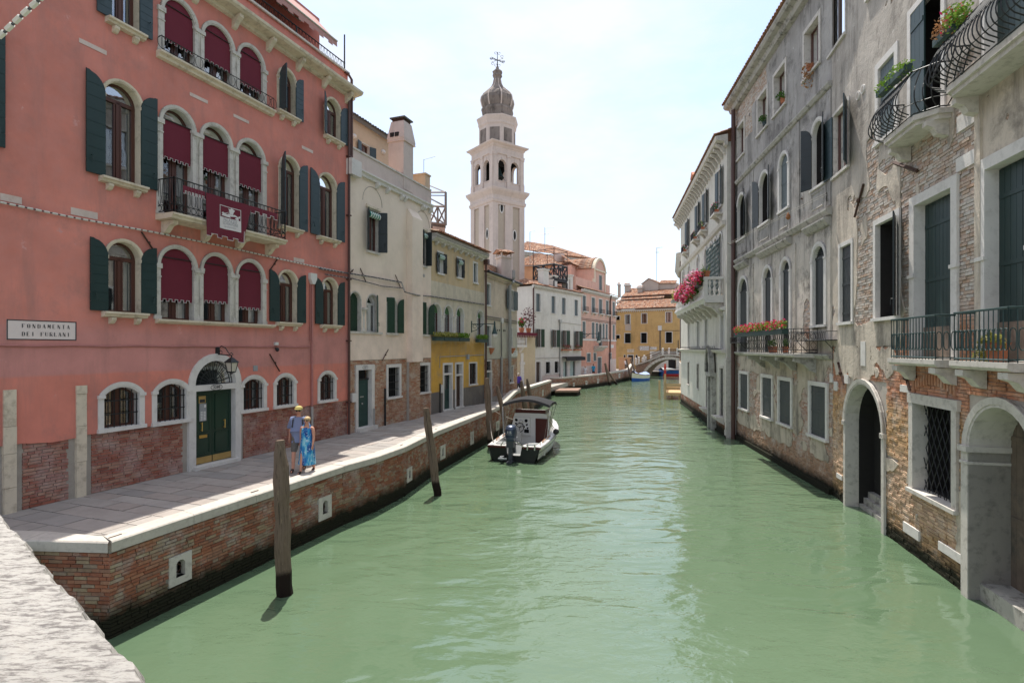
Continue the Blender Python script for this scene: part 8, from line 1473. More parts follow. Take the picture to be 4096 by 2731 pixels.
def balcony_house():
 w = R3; H = empty('balcony_house', w(8, 0), 'ivory house with a long balustraded balcony and pink geraniums on the right bank', 'house'); g = w.s; E = w.L
 zr = lambda zw, x, y, o=0: w.z(zw, x, y, o)
 for x in (552, 441, 380, 298):                                            # attic windows with shutters and basket shelves
  a = g('B4', x); W_ = window(H, w, a - .5, a + .5, 13.9, 16.2, 0, .2, .1, .03, 'stone_white', 'p', 'dark', sh=(15, 8), shmat='shutter_blue', nb=8); m = MB(); m.box(w, a - .7, a + .7, 13.3, 13.42, 0, .5); m.ext(w, [(0, 13.3), (.4, 13.3), (0, 12.9)], a - .5, a - .35); m.ext(w, [(0, 13.3), (.4, 13.3), (0, 12.9)], a + .35, a + .5); obj('shelf', m, 'stone', W_); m = MB(); balus_rail(m, w, a - .7, a + .7, 13.95, 13.45, .48, 9, .01); m.tube([w(a - .7, 13.93, .48), w(a - .7, 13.93, 0)], .012, 4); m.tube([w(a + .7, 13.93, .48), w(a + .7, 13.93, 0)], .012, 4); obj('basket', m, 'iron', W_)
 za = 12.2; m = MB(); m.ext(w, [(0, 12.45), (.16, 12.5), (.24, 12.7), (0, 12.75)], .3, E); obj('string_course', m, 'stone', H)
 for x0, x1 in ((1.2, 2.2), (2.75, 3.75), (4.3, 5.3), (6.3, 7.3), (9.8, 10.8), (14.5, 15.5), (18, 19)):
  window(H, w, x0, x1, 8.5, za, .5, .3, .16, .05, 'stone_white', None, 'dark')
 for a, b in ((2.2, 2.75), (3.75, 4.3)): column(H, w, (a + b) / 2, 8.5, za - .5, .13, .02, 'stone_white')
 m = MB(); s0, s1, z0, z1, o = 1.0, 5.5, 8.5, za - .35, .22; k = 0
 for sg in (1, -1):
  for i in range(-12, 14):
   pts = [w(s0 + i * .42 + (z - z0 if sg > 0 else z1 - z) * .8, z, o + .02 * sg) for z in np.linspace(z0, z1, 14) if s0 <= s0 + i * .42 + (z - z0 if sg > 0 else z1 - z) * .8 <= s1]
   if len(pts) > 1: m.tube(pts, .02, 4)
 for a in (s0, s1): m.tube([w(a, z0, o), w(a, z1, o)], .025, 4)
 obj('lattice_screen', m, 'iron_green', H)
 for x in (412, 285, 222, 148):
  a = g('C4', x); W_ = window(H, w, a - .5, a + .5, 5.15, 7.25, 0, .35, .16, .04, 'stone_white', None, 'shut', shmat='shutter_grey'); m = MB(); m.ext(w, [(0, 7.45), (.25, 7.5), (.3, 7.6), (0, 7.7)], a - .75, a + .75); obj('hood', m, 'stone_white', W_)
 for x, z0, z1, gr in ((145, 1.9, 3.8, .2), (219, 1.8, 3.9, .2)): a = g('C4', x); window(H, w, a - .45, a + .45, 2.1, 4.0, 0, .25, .12, .03, 'stone', 'p', 'dark', grille=gr, gmat='iron_rust')
 for x in (296, 407): a = g('C4', x); W_ = window(H, w, a - .5, a + .5, 1.1, 4.0, 0, .35, .16, .04, 'stone', None, 'dark', grille=.16, name='door'); m = MB(); m.ext(w, [(0, 1.1), (.5, 1.1), (.45, .95), (.2, .75), (0, .65)], a - .75, a + .75); obj('door_sill', m, 'stone', W_)
 a = g('C4', 345); m = MB(); m.box(w, a - .75, a - .45, -.6, 3.4, -.1, .3); m.box(w, a + .45, a + .75, -.6, 3.4, -.1, .3); m.box(w, a - .85, a + .85, 3.4, 3.65, -.1, .42); ap = arch_pts(a - .75, a + .75, 3.65, 1.6, 12); m.strip([w(p, z, .1) for p, z in ap], [w(p, z, .42) for p, z in ap]); m.tube([w(p, z, .42) for p, z in ap], .07, 5); m.ball(w(a, 5.3, .4), .14, 8, 5); P = obj('portal', m, 'stone_dark', H); m = MB(); m.box(w, a - .45, a + .45, -.6, 3.4, -.05, .02); obj('portal_door', m, 'room_dark', P); m = MB().poly([w(p, z, .12) for p, z in ap]); obj('portal_tympanum', m, 'room_dark', P); m = MB()
 for i in range(6): q = a - .65 + 1.3 * i / 5; m.tube([w(q, 3.65, .3), w(q, 4.9 - abs(i - 2.5) * .25, .3)], .02, 4)
 obj('portal_grille', m, 'iron', P)
 m = MB(); m.ext(w, [(0, 4.9), (.22, 4.95), (.3, 5.1), (0, 5.15)], .3, E); obj('sill_course', m, 'stone', H)
 for q0, q1 in ((1.0, 5.5), (6.5, 17)): m = MB(); [m.tube([w(q0, z, o), w(q1, z, o)], .015, 4) for z, o in ((5.2, .5), (5.2, .3), (5.32, .5))]; [m.tube([w(q, 5.15, .1), w(q, 5.2, .5), w(q, 5.32, .5)], .015, 4) for q in np.arange(q0, q1, .6)]; obj('planter_bars', m, 'iron', H)
 m = MB(); facade(m, w, 0, E, .95, 17.2, 0); m.poly([w(0, -1, 0), w(0, 17.2, 0), w(0, 17.2, -4), w(0, -1, -4)]); m.poly([w(E, -1, 0), w(E, 17.2, 0), w(E, 17.2, -6), w(E, -1, -6)]); m.poly([w(0, 17.2, 0), w(E, 17.2, 0), w(E, 17.2, -6), w(0, 17.2, -6)]); obj('wall', m, 'ivory_plaster', H)
 m = MB(); facade(m, w, 0, E, -1, 1.0, -.03); B = obj('brick_base', m, 'mortar_quay', H); bricks(B, w, 0, E, -.1, .98, 'quay_brick', -.005, n1=80, seed=55, pad=.15); m = MB(); m.box(w, -.02, E, -.8, .12, 0, .1); obj('plinth', m, 'mortar_quay', H)
 z = -.4; k = 0
 while z < 4.6: h = .42; m = MB(); m.box(w, -.05, .42 if k % 2 else .26, z, z + h - .015, -.5, .06); obj('quoin', m, 'stone', H); z += h; k += 1
 m = MB(); m.ext(w, [(0, 16.9), (.15, 16.95), (.2, 17.15), (.62, 17.25), (.7, 17.45), (0, 17.55)], -.3, E + .3); C = obj('eaves', m, 'stone', H)
 for i in range(26): q = .2 + i * .84; m = MB(); m.ext(w, [(0, 17.0), (.55, 17.2), (.55, 17.05), (.3, 16.9), (.12, 16.6), (0, 16.55)], q, q + .18); obj('bracket', m, 'stone', C)
 m = MB(); tiles(m, w(-.3, 17.55, .75), w(E + .3, 17.55, .75), w(E, 19, -4), w(-.3, 19, -4), .24, .42, .06); obj('roof_tiles', m, 'roof_tile', H, kind='stuff'); a, zc = w.pix('B4', 360, 380, -1); m = MB(); m.box(w, a - .45, a + .45, 16.5, zc - .5, -1.8, -.9); Ck = obj('chimney_stack', m, 'far_orange', H); m = MB(); m.box(w, a - .65, a + .65, zc - .5, zc - .35, -2, -.7); m.prism(w, [(a - .8, zc - .35), (a + .8, zc - .35), (a, zc + .15)], -2.1, -.6); obj('chimney_cap', m, 'terracotta', Ck)
 # the long balcony
 s0, s1, of, zf, zt = 1.0, 15.0, 1.1, 8.3, 9.5; m = MB(); m.ext(w, [(0, zf), (of + .1, zf), (of + .1, zf - .12), (of, zf - .2), (of - .1, zf - .34), (0, zf - .36)], s0 - .1, s1); Bc = obj('balcony', m, 'stone_white', H)
 for q in np.arange(s0 + .1, s1, 1.9): m = MB(); m.ext(w, [(0, zf - .36), (of - .05, zf - .36), (of - .05, zf - .5), (of - .2, zf - .58), (.6, zf - .66), (.35, zf - .95), (.1, zf - 1.1), (0, zf - 1.15)], q, q + .3); obj('bracket', m, 'stone', Bc)
 m = MB(); m.box(w, s0 - .12, s1, zt - .16, zt, of - .2, of + .06); m.box(w, s0 - .12, s0 + .14, zt - .16, zt, 0, of - .2); m.box(w, s0, s1, zf, zf + .1, of - .18, of + .04); m.box(w, s0 - .1, s0 + .12, zf, zf + .1, 0, of - .18)
 for q in list(np.arange(s0, s1, 2.8)): m.box(w, q - .1, q + .22, zf, zt - .16, of - .2, of + .05)
 obj('balustrade_rail', m, 'stone_white', Bc); bal = [(.075, 0), (.06, .06), (.05, .1), (.105, .3), (.08, .45), (.045, .55), (.05, .6), (.1, .78), (.06, .93), (.08, .98)]
 me = None; q = s0 + .45; pts = []
 while q < s1 - .2:
  if abs((q - s0) % 2.8) > .3: pts.append(w(q, zf + .1, of - .07))
  q += .31
 pts += [w(s0, zf + .1, o) for o in (.2, .5, .78)]; bm = MB(); bm.lathe((0, 0, 0), [(r, z * .95) for r, z in bal], 10); me = mk_mesh('baluster', bm, 'stone_white', smooth=True); rt = ROOT[Bc.name]
 for p in pts: o = bpy.data.objects.new('baluster', me); COL.objects.link(o); o.parent = Bc; o.location = Vector(p) - rt
 return of, zt
OF3, ZT3 = balcony_house()
def geraniums():
 w = R3; rg = random.Random(5); H = empty('geranium_mass', w(6, 9.3, 1.3), 'big cascade of pink and red geraniums over the balcony of the ivory house', 'flowers'); L, Pk, Rd = MB(), MB(), MB()
 for x, y, o, r in ((235, 265, 1.3, .45), (205, 290, 1.4, .55), (170, 315, 1.45, .6), (140, 350, 1.5, .65), (115, 390, 1.5, .6), (150, 420, 1.5, .55), (85, 410, 1.5, .5), (180, 380, 1.45, .5), (120, 450, 1.5, .45), (70, 440, 1.5, .4), (230, 300, 1.35, .4)):
  r *= .8; c = Vector(w(*w.pix('C4', x, y, o), o)); foliage(rg, c, (r * .8, r * 1.2, r * .8), 190, .09, L, .3); foliage(rg, c + Vector((-.2, -.2, .05)), (r * .85, r * 1.2, r * .85), 60, .085, Pk, .2); foliage(rg, c + Vector((-.2, -.2, -.1)), (r * .8, r * 1.1, r * .8), 60 if y > 330 or x > 200 else 30, .085, Rd, .2)
 obj('leaves', L, 'leaf', H); obj('pink_blossoms', Pk, 'petal_pink', H); obj('red_blossoms', Rd, 'petal_red', H); m = MB(); a0, a1 = w.s('C4', 250, 1.2), w.s('C4', 60, 1.4); m.box(w, a0, a1, 9.0, 9.3, 1.12, 1.4); obj('planter', m, 'iron', H)
 for i, (x, nm) in enumerate(((552, 'nearest'), (441, 'second'), (380, 'third'), (298, 'farthest'))):
  a = w.s('B4', x); flower_box('basket_plant', w, a - .45, a + .45, 13.45, .3, f'{nm} potted plant in an iron window basket under the eaves of the ivory house', 'leaf' if i != 1 else 'leaf_bright', rg, blossoms=('petal_red', 30), h=.5, n=110, box='terracotta', group='basket plants of the ivory house')
 a = w.s('C4', 290, .95); p = Vector(w(1.15, ZT3, .95)); H = empty('flower_pot', p, 'terracotta pot with green shoots standing on the near end of the stone balustrade', 'pot'); m = MB(); m.lathe(p, [(.16, 0), (.24, .32), (.26, .36)], 10); obj('pot', m, 'terracotta', H); m = MB()
 for k in range(26): t = rg.uniform(0, 6.3); m.tube([p + Vector((.1 * math.cos(t), .1 * math.sin(t), .34)), p + Vector((.25 * math.cos(t), .25 * math.sin(t), .34 + rg.uniform(.2, .55)))], [.012, .003], 3, .5)
 obj('leaves', m, 'leaf_bright', H)
 flower_box('flower_box', w, w.s('C4', 30, 1.5) - .8, w.s('C4', 30, 1.5) + .4, 8.9, 1.5, 'grey trough with yellow flowers hanging at the far end of the stone balcony', 'leaf_yellow', rg, h=.7, n=200, box='zinc', dp=.4)
geraniums()
# ---------------------------------------------------------------- poles, boats, jetty, people, near parapet
def pole(base, top, r, label, cut=.35, seed=0, facets=9):
 B, T = Vector(base), Vector(top); H = empty('mooring_pole', (B.x, B.y, 0), label, 'mooring pole', 'wooden mooring poles'); m = MB(); rg = random.Random(seed); L = (T - B).length; d = (T - B).normalized(); B = B - d * 1.2; L += 1.2; n = 16; rings = []
 ph = [rg.uniform(.84, 1.1) for _ in range(facets)]; u = d.cross(Vector((0, 1, 0))).normalized(); v = d.cross(u)
 for i in range(n + 1):
  t = i / n; rr = r * (1.14 - .14 * t) * rg.uniform(.93, 1.06); jx = Vector((rg.uniform(-.12, .12), rg.uniform(-.12, .12), 0)) * r
  if t > .86: rr *= 1 - cut * (t - .86) / .14
  rings.append([B + jx + d * L * t + (u * math.cos(2 * math.pi * k / facets) + v * math.sin(2 * math.pi * k / facets)) * rr * ph[k] for k in range(facets)])
 for a, b in zip(rings, rings[1:]): m.strip(a, b, closed=True)
 m.poly(rings[-1]); obj('post', m, 'pole_wood', H)
 m = MB(); q = rings[-1][facets // 2] ; p0 = B + d * L * .99 + v * 0; m.tube([B + d * L * .55 - Vector((0, r * .93, 0)), B + d * L * .8 - Vector((.01, r * .93, 0)), B + d * L * .97 - Vector((0, r * .6, 0))], [.004, .009, .010], 4); obj('split', m, 'wet_wood', H); return H
pole((-4.84, 11.67, 0), (-4.95, 11.67, 3.28), .155, 'thick mooring pole nearest the camera in front of the brick quay', .4, 1)
pole((-2.64, 19.47, 0), (-3.07, 19.47, 3.1), .125, 'leaning mooring pole between the nearest pole and the motor boat', .2, 2)
pole((-1.10, 28.5, 0), (-1.32, 28.5, 3.66), .165, 'stout mooring pole left of the motor boat canopy', .25, 3)
pole((-.16, 31.0, 0), (-.86, 31, 3.12), .14, 'pole leaning left just behind the motor boat canopy', .45, 4)
pole((1.02, 37.0, 0), (.62, 37, 3.0), .15, 'light pointed pole against the parapet, left of a pair', .5, 5)
pole((1.6, 40.0, 0), (1.11, 40, 2.96), .15, 'dark pointed pole against the parapet, right of a pair', .6, 6)
pole((13.65, 76.2, 0), (12.95, 76.2, 3.1), .19, 'upright mooring pole by the farther quay wall', .2, 7)
pole((14.9, 77.8, 0), (13.7, 77.8, 1.8), .17, 'short pole leaning on the upright pole by the farther quay', .2, 8)
pole((19.0, 87.0, 0), (18.15, 87, 3.4), .14, 'slim dark pole left of the covered boat by the footbridge', .2, 9)
pole((20.3, 88.5, 0), (19.2, 88.5, 3.4), .16, 'slim dark pole behind the bow of the covered boat', .2, 10)
def parapet():
 z = 4.25; P, Q = Vector((-3.166, 3.385, 0)), Vector((-1.058, 1.633, 0)); d = (Q - P).normalized(); n = Vector((-d.y, d.x, 0)); n = n if n.y > 0 else -n; P0 = P - d * 4.5; L = 10.0; wd = .62; H = empty('bridge_parapet', (P0.x, P0.y, 0), 'rough pitted white stone parapet in the lower left foreground', 'parapet')
 k, j = 420, 26; us = np.linspace(0, L, k); vs_ = np.linspace(-.12, wd, j); m = MB(); A, B = np.meshgrid(us, vs_, indexing='ij'); hh = (fbm(A * 9, B * 26, 3, 6) - .5) * .014 + (fbm(A * 2.2, B * 6, 8, 4) - .5) * .008; ej = (fbm(us * 14, us * 0, 6, 6, 2.2, .6) - .5) * .055; V = []
 for a in range(k):
  for b in range(j):
   t = vs_[b]; off = max(0, t) if t > 0 else 0; drop = 0 if t > .02 else (-(.02 - t) * 2.4 if t < 0 else -.012); o = (ej[a] if t < .12 else 0) + max(0, t)
   p = P0 + d * us[a] - n * (o - .0); V.append((p.x, p.y, z + float(hh[a, b]) + drop - .0))
 m.v = V; m.f = [(a * j + b, (a + 1) * j + b, (a + 1) * j + b + 1, a * j + b + 1) for a in range(k - 1) for b in range(j - 1)]; m.t = [0] * len(m.f); obj('coping', m, 'parapet_stone', H)
 T = lambda a, b, c: tuple(P0 + d * a - n * c + Vector((0, 0, b))); m = MB(); m.box(T, 0, L, -.5, z - .25, .06, wd - .05); obj('bridge_wall', m, 'mortar_ruin', H); m = MB(); m.box(T, 0, L, 3.0, 3.3, wd - .05, wd + 3); obj('bridge_deck', m, 'paving', H)
parapet()
def motor_boat():
 ang = R(90 - 15.7); loc = (.08, 25.1, 0); H = empty('motor_boat', loc, 'white motor boat with black canopy and big outboard engine moored by the quay', 'boat'); T = frame(loc, ang); V = lambda a, b, c: Vector(T(a, b, c))
 A = [0, .8, 1.8, 3, 4.2, 5.2, 6.0, 6.6, 6.95]; G = [1.24, 1.29, 1.32, 1.32, 1.25, 1.05, .78, .42, .05]; Wl = [1.08, 1.1, 1.12, 1.1, .98, .76, .5, .2, .0]; ZG = [.74, .76, .79, .84, .92, 1.02, 1.12, 1.22, 1.28]
 m = MB(); mb = MB()
 for s in (-1, 1):
  m.strip([T(a, z - .03, s * g) for a, g, z in zip(A, G, ZG)], [T(a, .16, s * (w_ + .03)) for a, w_ in zip(A, Wl)]); mb.strip([T(a, .16, s * (w_ + .03)) for a, w_ in zip(A, Wl)], [T(a, -.25, s * w_ * .8) for a, w_ in zip(A, Wl)])
 obj('hull', m, 'gelcoat', H); obj('hull_bottom', mb, 'hull_black', H)
 m = MB(); m.poly([T(0, ZG[0] - .05, G[0]), T(0, ZG[0] - .05, .38), T(0, .3, .3), T(0, .3, -.3), T(0, ZG[0] - .05, -.38), T(0, ZG[0] - .05, -G[0]), T(0, -.25, -Wl[0] * .8), T(0, -.25, Wl[0] * .8)]); obj('transom', m, 'hull_black', H)
 for s in (-1, 1):
  m = MB(); m.tube([T(a, z - .04, s * (g + .01)) for a, g, z in zip(A, G, ZG)], .035, 6); obj('rub_rail', m, 'gelcoat_grey', H); m = MB(); m.tube([T(a, .48 + .5 * (z - .74), s * (g * .55 + (w_ + .03) * .45 + .015)) for a, g, w_, z in zip(A, G, Wl, ZG)], .014, 4); obj('stripe', m, 'engine_blue', H)
 # side decks, foredeck, stern quarters
 for s in (-1, 1): m = MB(); m.strip([T(a, z, s * g) for a, g, z in zip(A[:5], G, ZG)], [T(a, z + .02, s * (g - .27)) for a, g, z in zip(A[:5], G, ZG)]); m.strip([T(a, z + .02, s * (g - .27)) for a, g, z in zip(A[:5], G, ZG)], [T(a, .3, s * (g - .3)) for a, g, z in zip(A[:5], G, ZG)]); obj('side_deck', m, 'gelcoat', H)
 m = MB(); m.strip([T(a, z, g) for a, g, z in zip(A[4:], G[4:], ZG[4:])], [T(a, z, -g) for a, g, z in zip(A[4:], G[4:], ZG[4:])]); obj('foredeck', m, 'gelcoat', H)
 for s in (-1, 1):
  m = MB(); m.prism(lambda a, b, c: T(a, c, b), [(0, s * .38), (0, s * 1.24), (.9, s * 1.28), (.95, s * .75), (.75, s * .45), (.3, s * .36)], .66, .74); m.strip([T(.3, .66, s * .36), T(.75, .66, s * .45), T(.95, .66, s * .75), T(.9, .66, s * 1.28)], [T(.3, .2, s * .36), T(.75, .2, s * .45), T(.95, .2, s * .75), T(.9, .2, s * 1.28)]); obj('stern_quarter', m, 'gelcoat', H)
  m = MB(); m.prism(lambda a, b, c: T(a, c, b), [(.3, s * .5), (.3, s * .95), (.85, s * 1.0), (.9, s * .78), (.72, s * .52)], .74, .78); obj('seat_pad', m, 'gelcoat_grey', H)
  m = MB(); m.box(T, -.03, .02, ZG[0] - .1, ZG[0] - .02, s * .38, s * 1.26); obj('stern_strip', m, 'mahogany', H)
 m = MB(); m.poly([T(.3, .25, 1), T(3.3, .25, 1.05), T(3.3, .25, -1.05), T(.3, .25, -1)]); obj('cockpit_sole', m, 'gelcoat_grey', H); m = MB(); m.poly([T(.3, .74, .36), T(.02, .4, .36), T(.02, .4, -.36), T(.3, .74, -.36)]); m.strip([T(.05, .3, .38), T(.6, .3, .38)], [T(.05, .72, .38), T(.6, .72, .38)]); obj('motor_well', m, 'gelcoat_grey', H)
 # cabin
 zt = 1.86; cw, ct = 1.02, .84; m = MB(); sec = [(3.2, zt, ct), (4.2, zt + .02, ct), (4.9, zt - .12, ct * .9), (5.7, 1.12, ct * .72)]
 for s in (-1, 1): m.strip([T(a, z, s * c) for a, z, c in sec], [T(a, float(np.interp(a, A, ZG)), s * float(np.interp(a, [3, 4.2, 5.7], [1.06, .98, .66]))) for a, z, c in sec])
 m.strip([T(a, z, c) for a, z, c in sec], [T(a, z + .05, 0) for a, z, c in sec]); m.strip([T(a, z, -c) for a, z, c in sec], [T(a, z + .05, 0) for a, z, c in sec])
 m.poly([T(3.2, .25, 1.04), T(3.2, .9, 1.05), T(3.2, zt, ct), T(3.2, zt + .05, 0), T(3.2, zt, -ct), T(3.2, .9, -1.05), T(3.2, .25, -1.04)]); Cb = obj('cabin', m, 'gelcoat', H)
 for s in (-1, 1):
  for a0, a1 in ((3.35, 4.05), (4.12, 4.85)):
   f = lambda a, t: T(a, 1.15 + (zt - .15 - 1.15) * t - (.06 if a > 4.5 else 0) * t, s * (float(np.interp(a, [3, 4.2, 5.7], [1.0, .95, .7])) - .13 * t + .012 + .03)); m = MB().poly([f(a0, 0), f(a1 + .1 * (a1 > 4.5), 0), f(a1 - .08, 1), f(a0 + .08, 1)]); obj('cabin_window', m, 'glass_milky', Cb)
 m = MB(); m.box(T, 3.18, 3.26, zt + .02, zt + .2, -.8, .8); m.box(T, 3.2, 4.2, zt + .02, zt + .18, .74, .8); m.box(T, 3.2, 4.2, zt + .02, zt + .18, -.8, -.74); obj('coaming', m, 'mahogany', Cb); m = MB(); m.box(T, 3.3, 4.3, zt + .03, zt + .09, -.76, .76); obj('cabin_hatch', m, 'gelcoat', Cb)
 m = MB(); m.box(T, 3.15, 3.2, .3, 1.62, -.92, -.28); Dr = obj('cabin_door', m, 'mahogany', Cb); m = MB(); m.box(T, 3.1, 3.2, .75, 1.66, .0, .88); Cs = obj('console', m, 'gelcoat', Cb)
 for c, z, r in ((.72, 1.52, .075), (.2, 1.50, .085), (.16, 1.3, .05), (.74, 1.34, .05), (.3, 1.18, .05), (.12, 1.12, .05)): m = MB(); m.tube([T(3.085, z, c), T(3.1, z, c)], r, 12); obj('gauge', m, 'lens_black', Cb)
 m = MB(); m.box(T, 3.08, 3.1, .88, 1.06, .05, .3); obj('display', m, 'lens_black', Cb); m = MB(); c0 = V(2.92, 1.16, .5)
 m.tube([V(2.92 + .1 * math.sin(t), 1.16 + .22 * math.sin(t), .5 + .22 * math.cos(t)) for t in np.linspace(0, 2 * math.pi, 19)], .02, 5)
 for t in (.5, 2.6, 4.7): m.tube([c0, V(2.92 + .1 * math.sin(t), 1.16 + .2 * math.sin(t), .5 + .2 * math.cos(t))], .014, 4)
 m.tube([c0, V(3.1, 1.2, .5)], .03, 5); obj('steering_wheel', m, 'rubber', H); m = MB(); m.ball(V(3.05, 1.46, .45), .09, 8, 6); m.tube([V(3.05, 1.4, .45), V(3.1, 1.32, .45)], .05, 6); obj('compass', m, 'plastic_white', H)
 m = MB(); m.prism(lambda a, b, c: T(c, b, a), [(.95, .55), (.15, .55), (.15, 1.02), (.3, 1.16), (.5, 1.22), (.95, 1.22)], 1.9, 1.98); obj('seat_back', m, 'gelcoat_grey', H); m = MB(); m.box(T, 1.4, 1.95, .25, .62, .2, .95); obj('helm_seat', m, 'gelcoat_grey', H)
 for s in (-1, 1):
  for a0, a1 in ((.95, 1.5), (2.0, 2.6)): m = MB(); m.tube([T(a0, .8, s * 1.14), T(a0 + .06, .86, s * 1.14), T(a1 - .06, .88, s * 1.15), T(a1, .83, s * 1.15)], .026, 5); obj('grab_rail', m, 'teak', H)
 for a, s in ((.5, 1), (.5, -1), (6.3, 1), (1.7, -1)): m = MB(); c = float(np.interp(a, A, G)) - .14; z = float(np.interp(a, A, ZG)) + .01; m.tube([T(a - .12, z + .06, s * c), T(a + .12, z + .06, s * c)], .018, 5); m.tube([T(a, z, s * c), T(a, z + .06, s * c)], .02, 5); obj('cleat', m, 'steel', H)
 # canopy
 n = 12; m = MB(); fr_, bk = 2.25, 4.05; f = lambda a, t, dz: T(a + (.06 * math.sin(math.pi * t)), 2.38 + .27 * math.sin(math.pi * t) + dz, 1.22 - 2.44 * t)
 sec = [(fr_, -.1), (fr_ + .05, .02), (2.8, .1), (3.4, .1), (bk - .1, .02), (bk, -.1)]
 for (a, dz), (b, ez) in zip(sec, sec[1:]): m.strip([f(a, i / n, dz) for i in range(n + 1)], [f(b, i / n, ez) for i in range(n + 1)])
 for t in (0, 1): m.strip([f(a, t, dz) for a, dz in sec], [Vector(f(a, t, dz)) - Vector((0, 0, .12)) for a, dz in sec])
 obj('canopy', m, 'canvas_black', H)
 m = MB()
 for s in (-1, 1):
  b = V(2.1, .84, s * 1.12)
  for p in (f(fr_ + .05, 0 if s > 0 else 1, 0), f(3.1, 0 if s > 0 else 1, .05), f(bk - .1, 0 if s > 0 else 1, 0)): m.tube([b if p[1] < 29.0 or True else b, p], .014, 5)
  m.tube([V(1.2, .8, s * 1.14), f(fr_ + .05, 0 if s > 0 else 1, 0)], .008, 4)
 obj('canopy_poles', m, 'steel', H); m = MB(); m.ball(V(3.1, 1.0, -1.36), (.16, .16, .15), 10, 7); m.tube([V(3.1, 1.12, -1.34), V(3.12, 1.5, -1.0)], .012, 4); obj('fender', m, 'rubber', H, smooth=True)
 m = MB(); m.tube([T(-.05, .72, .62), T(-.25, .98, .42), T(-.25, .98, -.2), T(-.05, .72, -.5)], .028, 6); obj('stern_rail', m, 'steel', H); m = MB()
 for c in (-.66, -1.0): m.box(T, -.08, .04, .6, .86, c - .03, c + .03)
 m.tube([T(0, .82, -.66), T(0, .82, -1.0)], .03, 6); obj('ladder_rack', m, 'steel', H)
 # outboard
 Eo = empty('outboard_engine', T(-.2, .3, 0), 'dark blue outboard engine with silver lettering on the stern of the white motor boat', 'engine'); m = MB(); ca, cc = -.12, .1
 rings = [(1.0, .24, .19, 0), (1.12, .29, .23, 0), (1.35, .31, .25, 0), (1.55, .29, .24, .0), (1.66, .24, .20, .02), (1.71, .16, .14, .03)]; q = 16
 R_ = [[T(ca + off + ra * (abs(math.cos(t)) ** .7) * math.copysign(1, math.cos(t)), z, cc + rc * (abs(math.sin(t)) ** .7) * math.copysign(1, math.sin(t))) for t in [2 * math.pi * i / q for i in range(q)]] for z, ra, rc, off in rings]
 for a, b in zip(R_, R_[1:]): m.strip(a, b, closed=True)
 m.poly(R_[-1]); obj('cowl', m, 'engine_blue', Eo, smooth=True)
 m = MB(); m.box(T, ca - .2, ca + .2, .72, 1.02, cc - .17, cc + .17); m.box(T, ca - .12, ca + .1, -.2, .75, cc - .09, cc + .09); m.box(T, ca - .34, ca + .14, .02, .08, cc - .13, cc + .13); m.tube([T(ca - .22, -.22, cc), T(ca + .28, -.22, cc)], [.05, .08], 8); m.box(T, ca + .1, ca + .3, .45, .85, cc - .16, cc + .16); obj('leg', m, 'engine_grey', Eo); m = MB()
 for t in (.3, 2.4, 4.5): m.poly([T(ca - .26, -.22, cc), T(ca - .30, -.22 + .17 * math.sin(t), cc + .17 * math.cos(t)), T(ca - .24, -.22 + .17 * math.sin(t + .7), cc + .17 * math.cos(t + .7))])
 obj('propeller', m, 'engine_grey', Eo); m = MB(); m.box(T, ca - .4, ca - .3, .2, .26, cc + .1, cc + .5); m.box(T, ca - .3, ca + .0, .16, .3, cc + .32, cc + .46); obj('trim_bracket', m, 'plastic_grey', Eo)
 VV, FF = TXT['hp']; X = lambda x, y, z: T(ca - .315, 1.42 + y * .15, cc - x * .15); m = MB().raw(VV, FF, X); m.box(T, ca - .316, ca - .314, 1.325, 1.335, cc - .14, cc + .14); obj('number', m, 'plastic_white', Eo); VV, FF = TXT['make']; m = MB().raw(VV, FF, lambda x, y, z: T(ca - x * .11, 1.40 + y * .11, cc + .262)); obj('lettering', m, 'plastic_white', Eo); m = MB(); m.box(T, ca - .3, ca + .3, 1.14, 1.15, cc - .242, cc + .242); obj('stripe', m, 'plastic_grey', Eo)
 for p, q2, lab in (((5.9, 1.15, .6), (-1.2, 31, 1.8), 'bow mooring rope of the white motor boat'), ((.6, .8, 1.15), (-1.15, 28.4, 1.5), 'stern mooring rope of the white motor boat')):
  a = V(*p); b = Vector((q2[0], q2[1], q2[2])); Hr = empty('mooring_rope', a, lab, 'rope'); m = MB(); m.tube([a.lerp(b, t) - Vector((0, 0, .25 * math.sin(math.pi * t))) for t in np.linspace(0, 1, 9)], .014, 4); obj('rope', m, 'cable_light', Hr)
motor_boat()
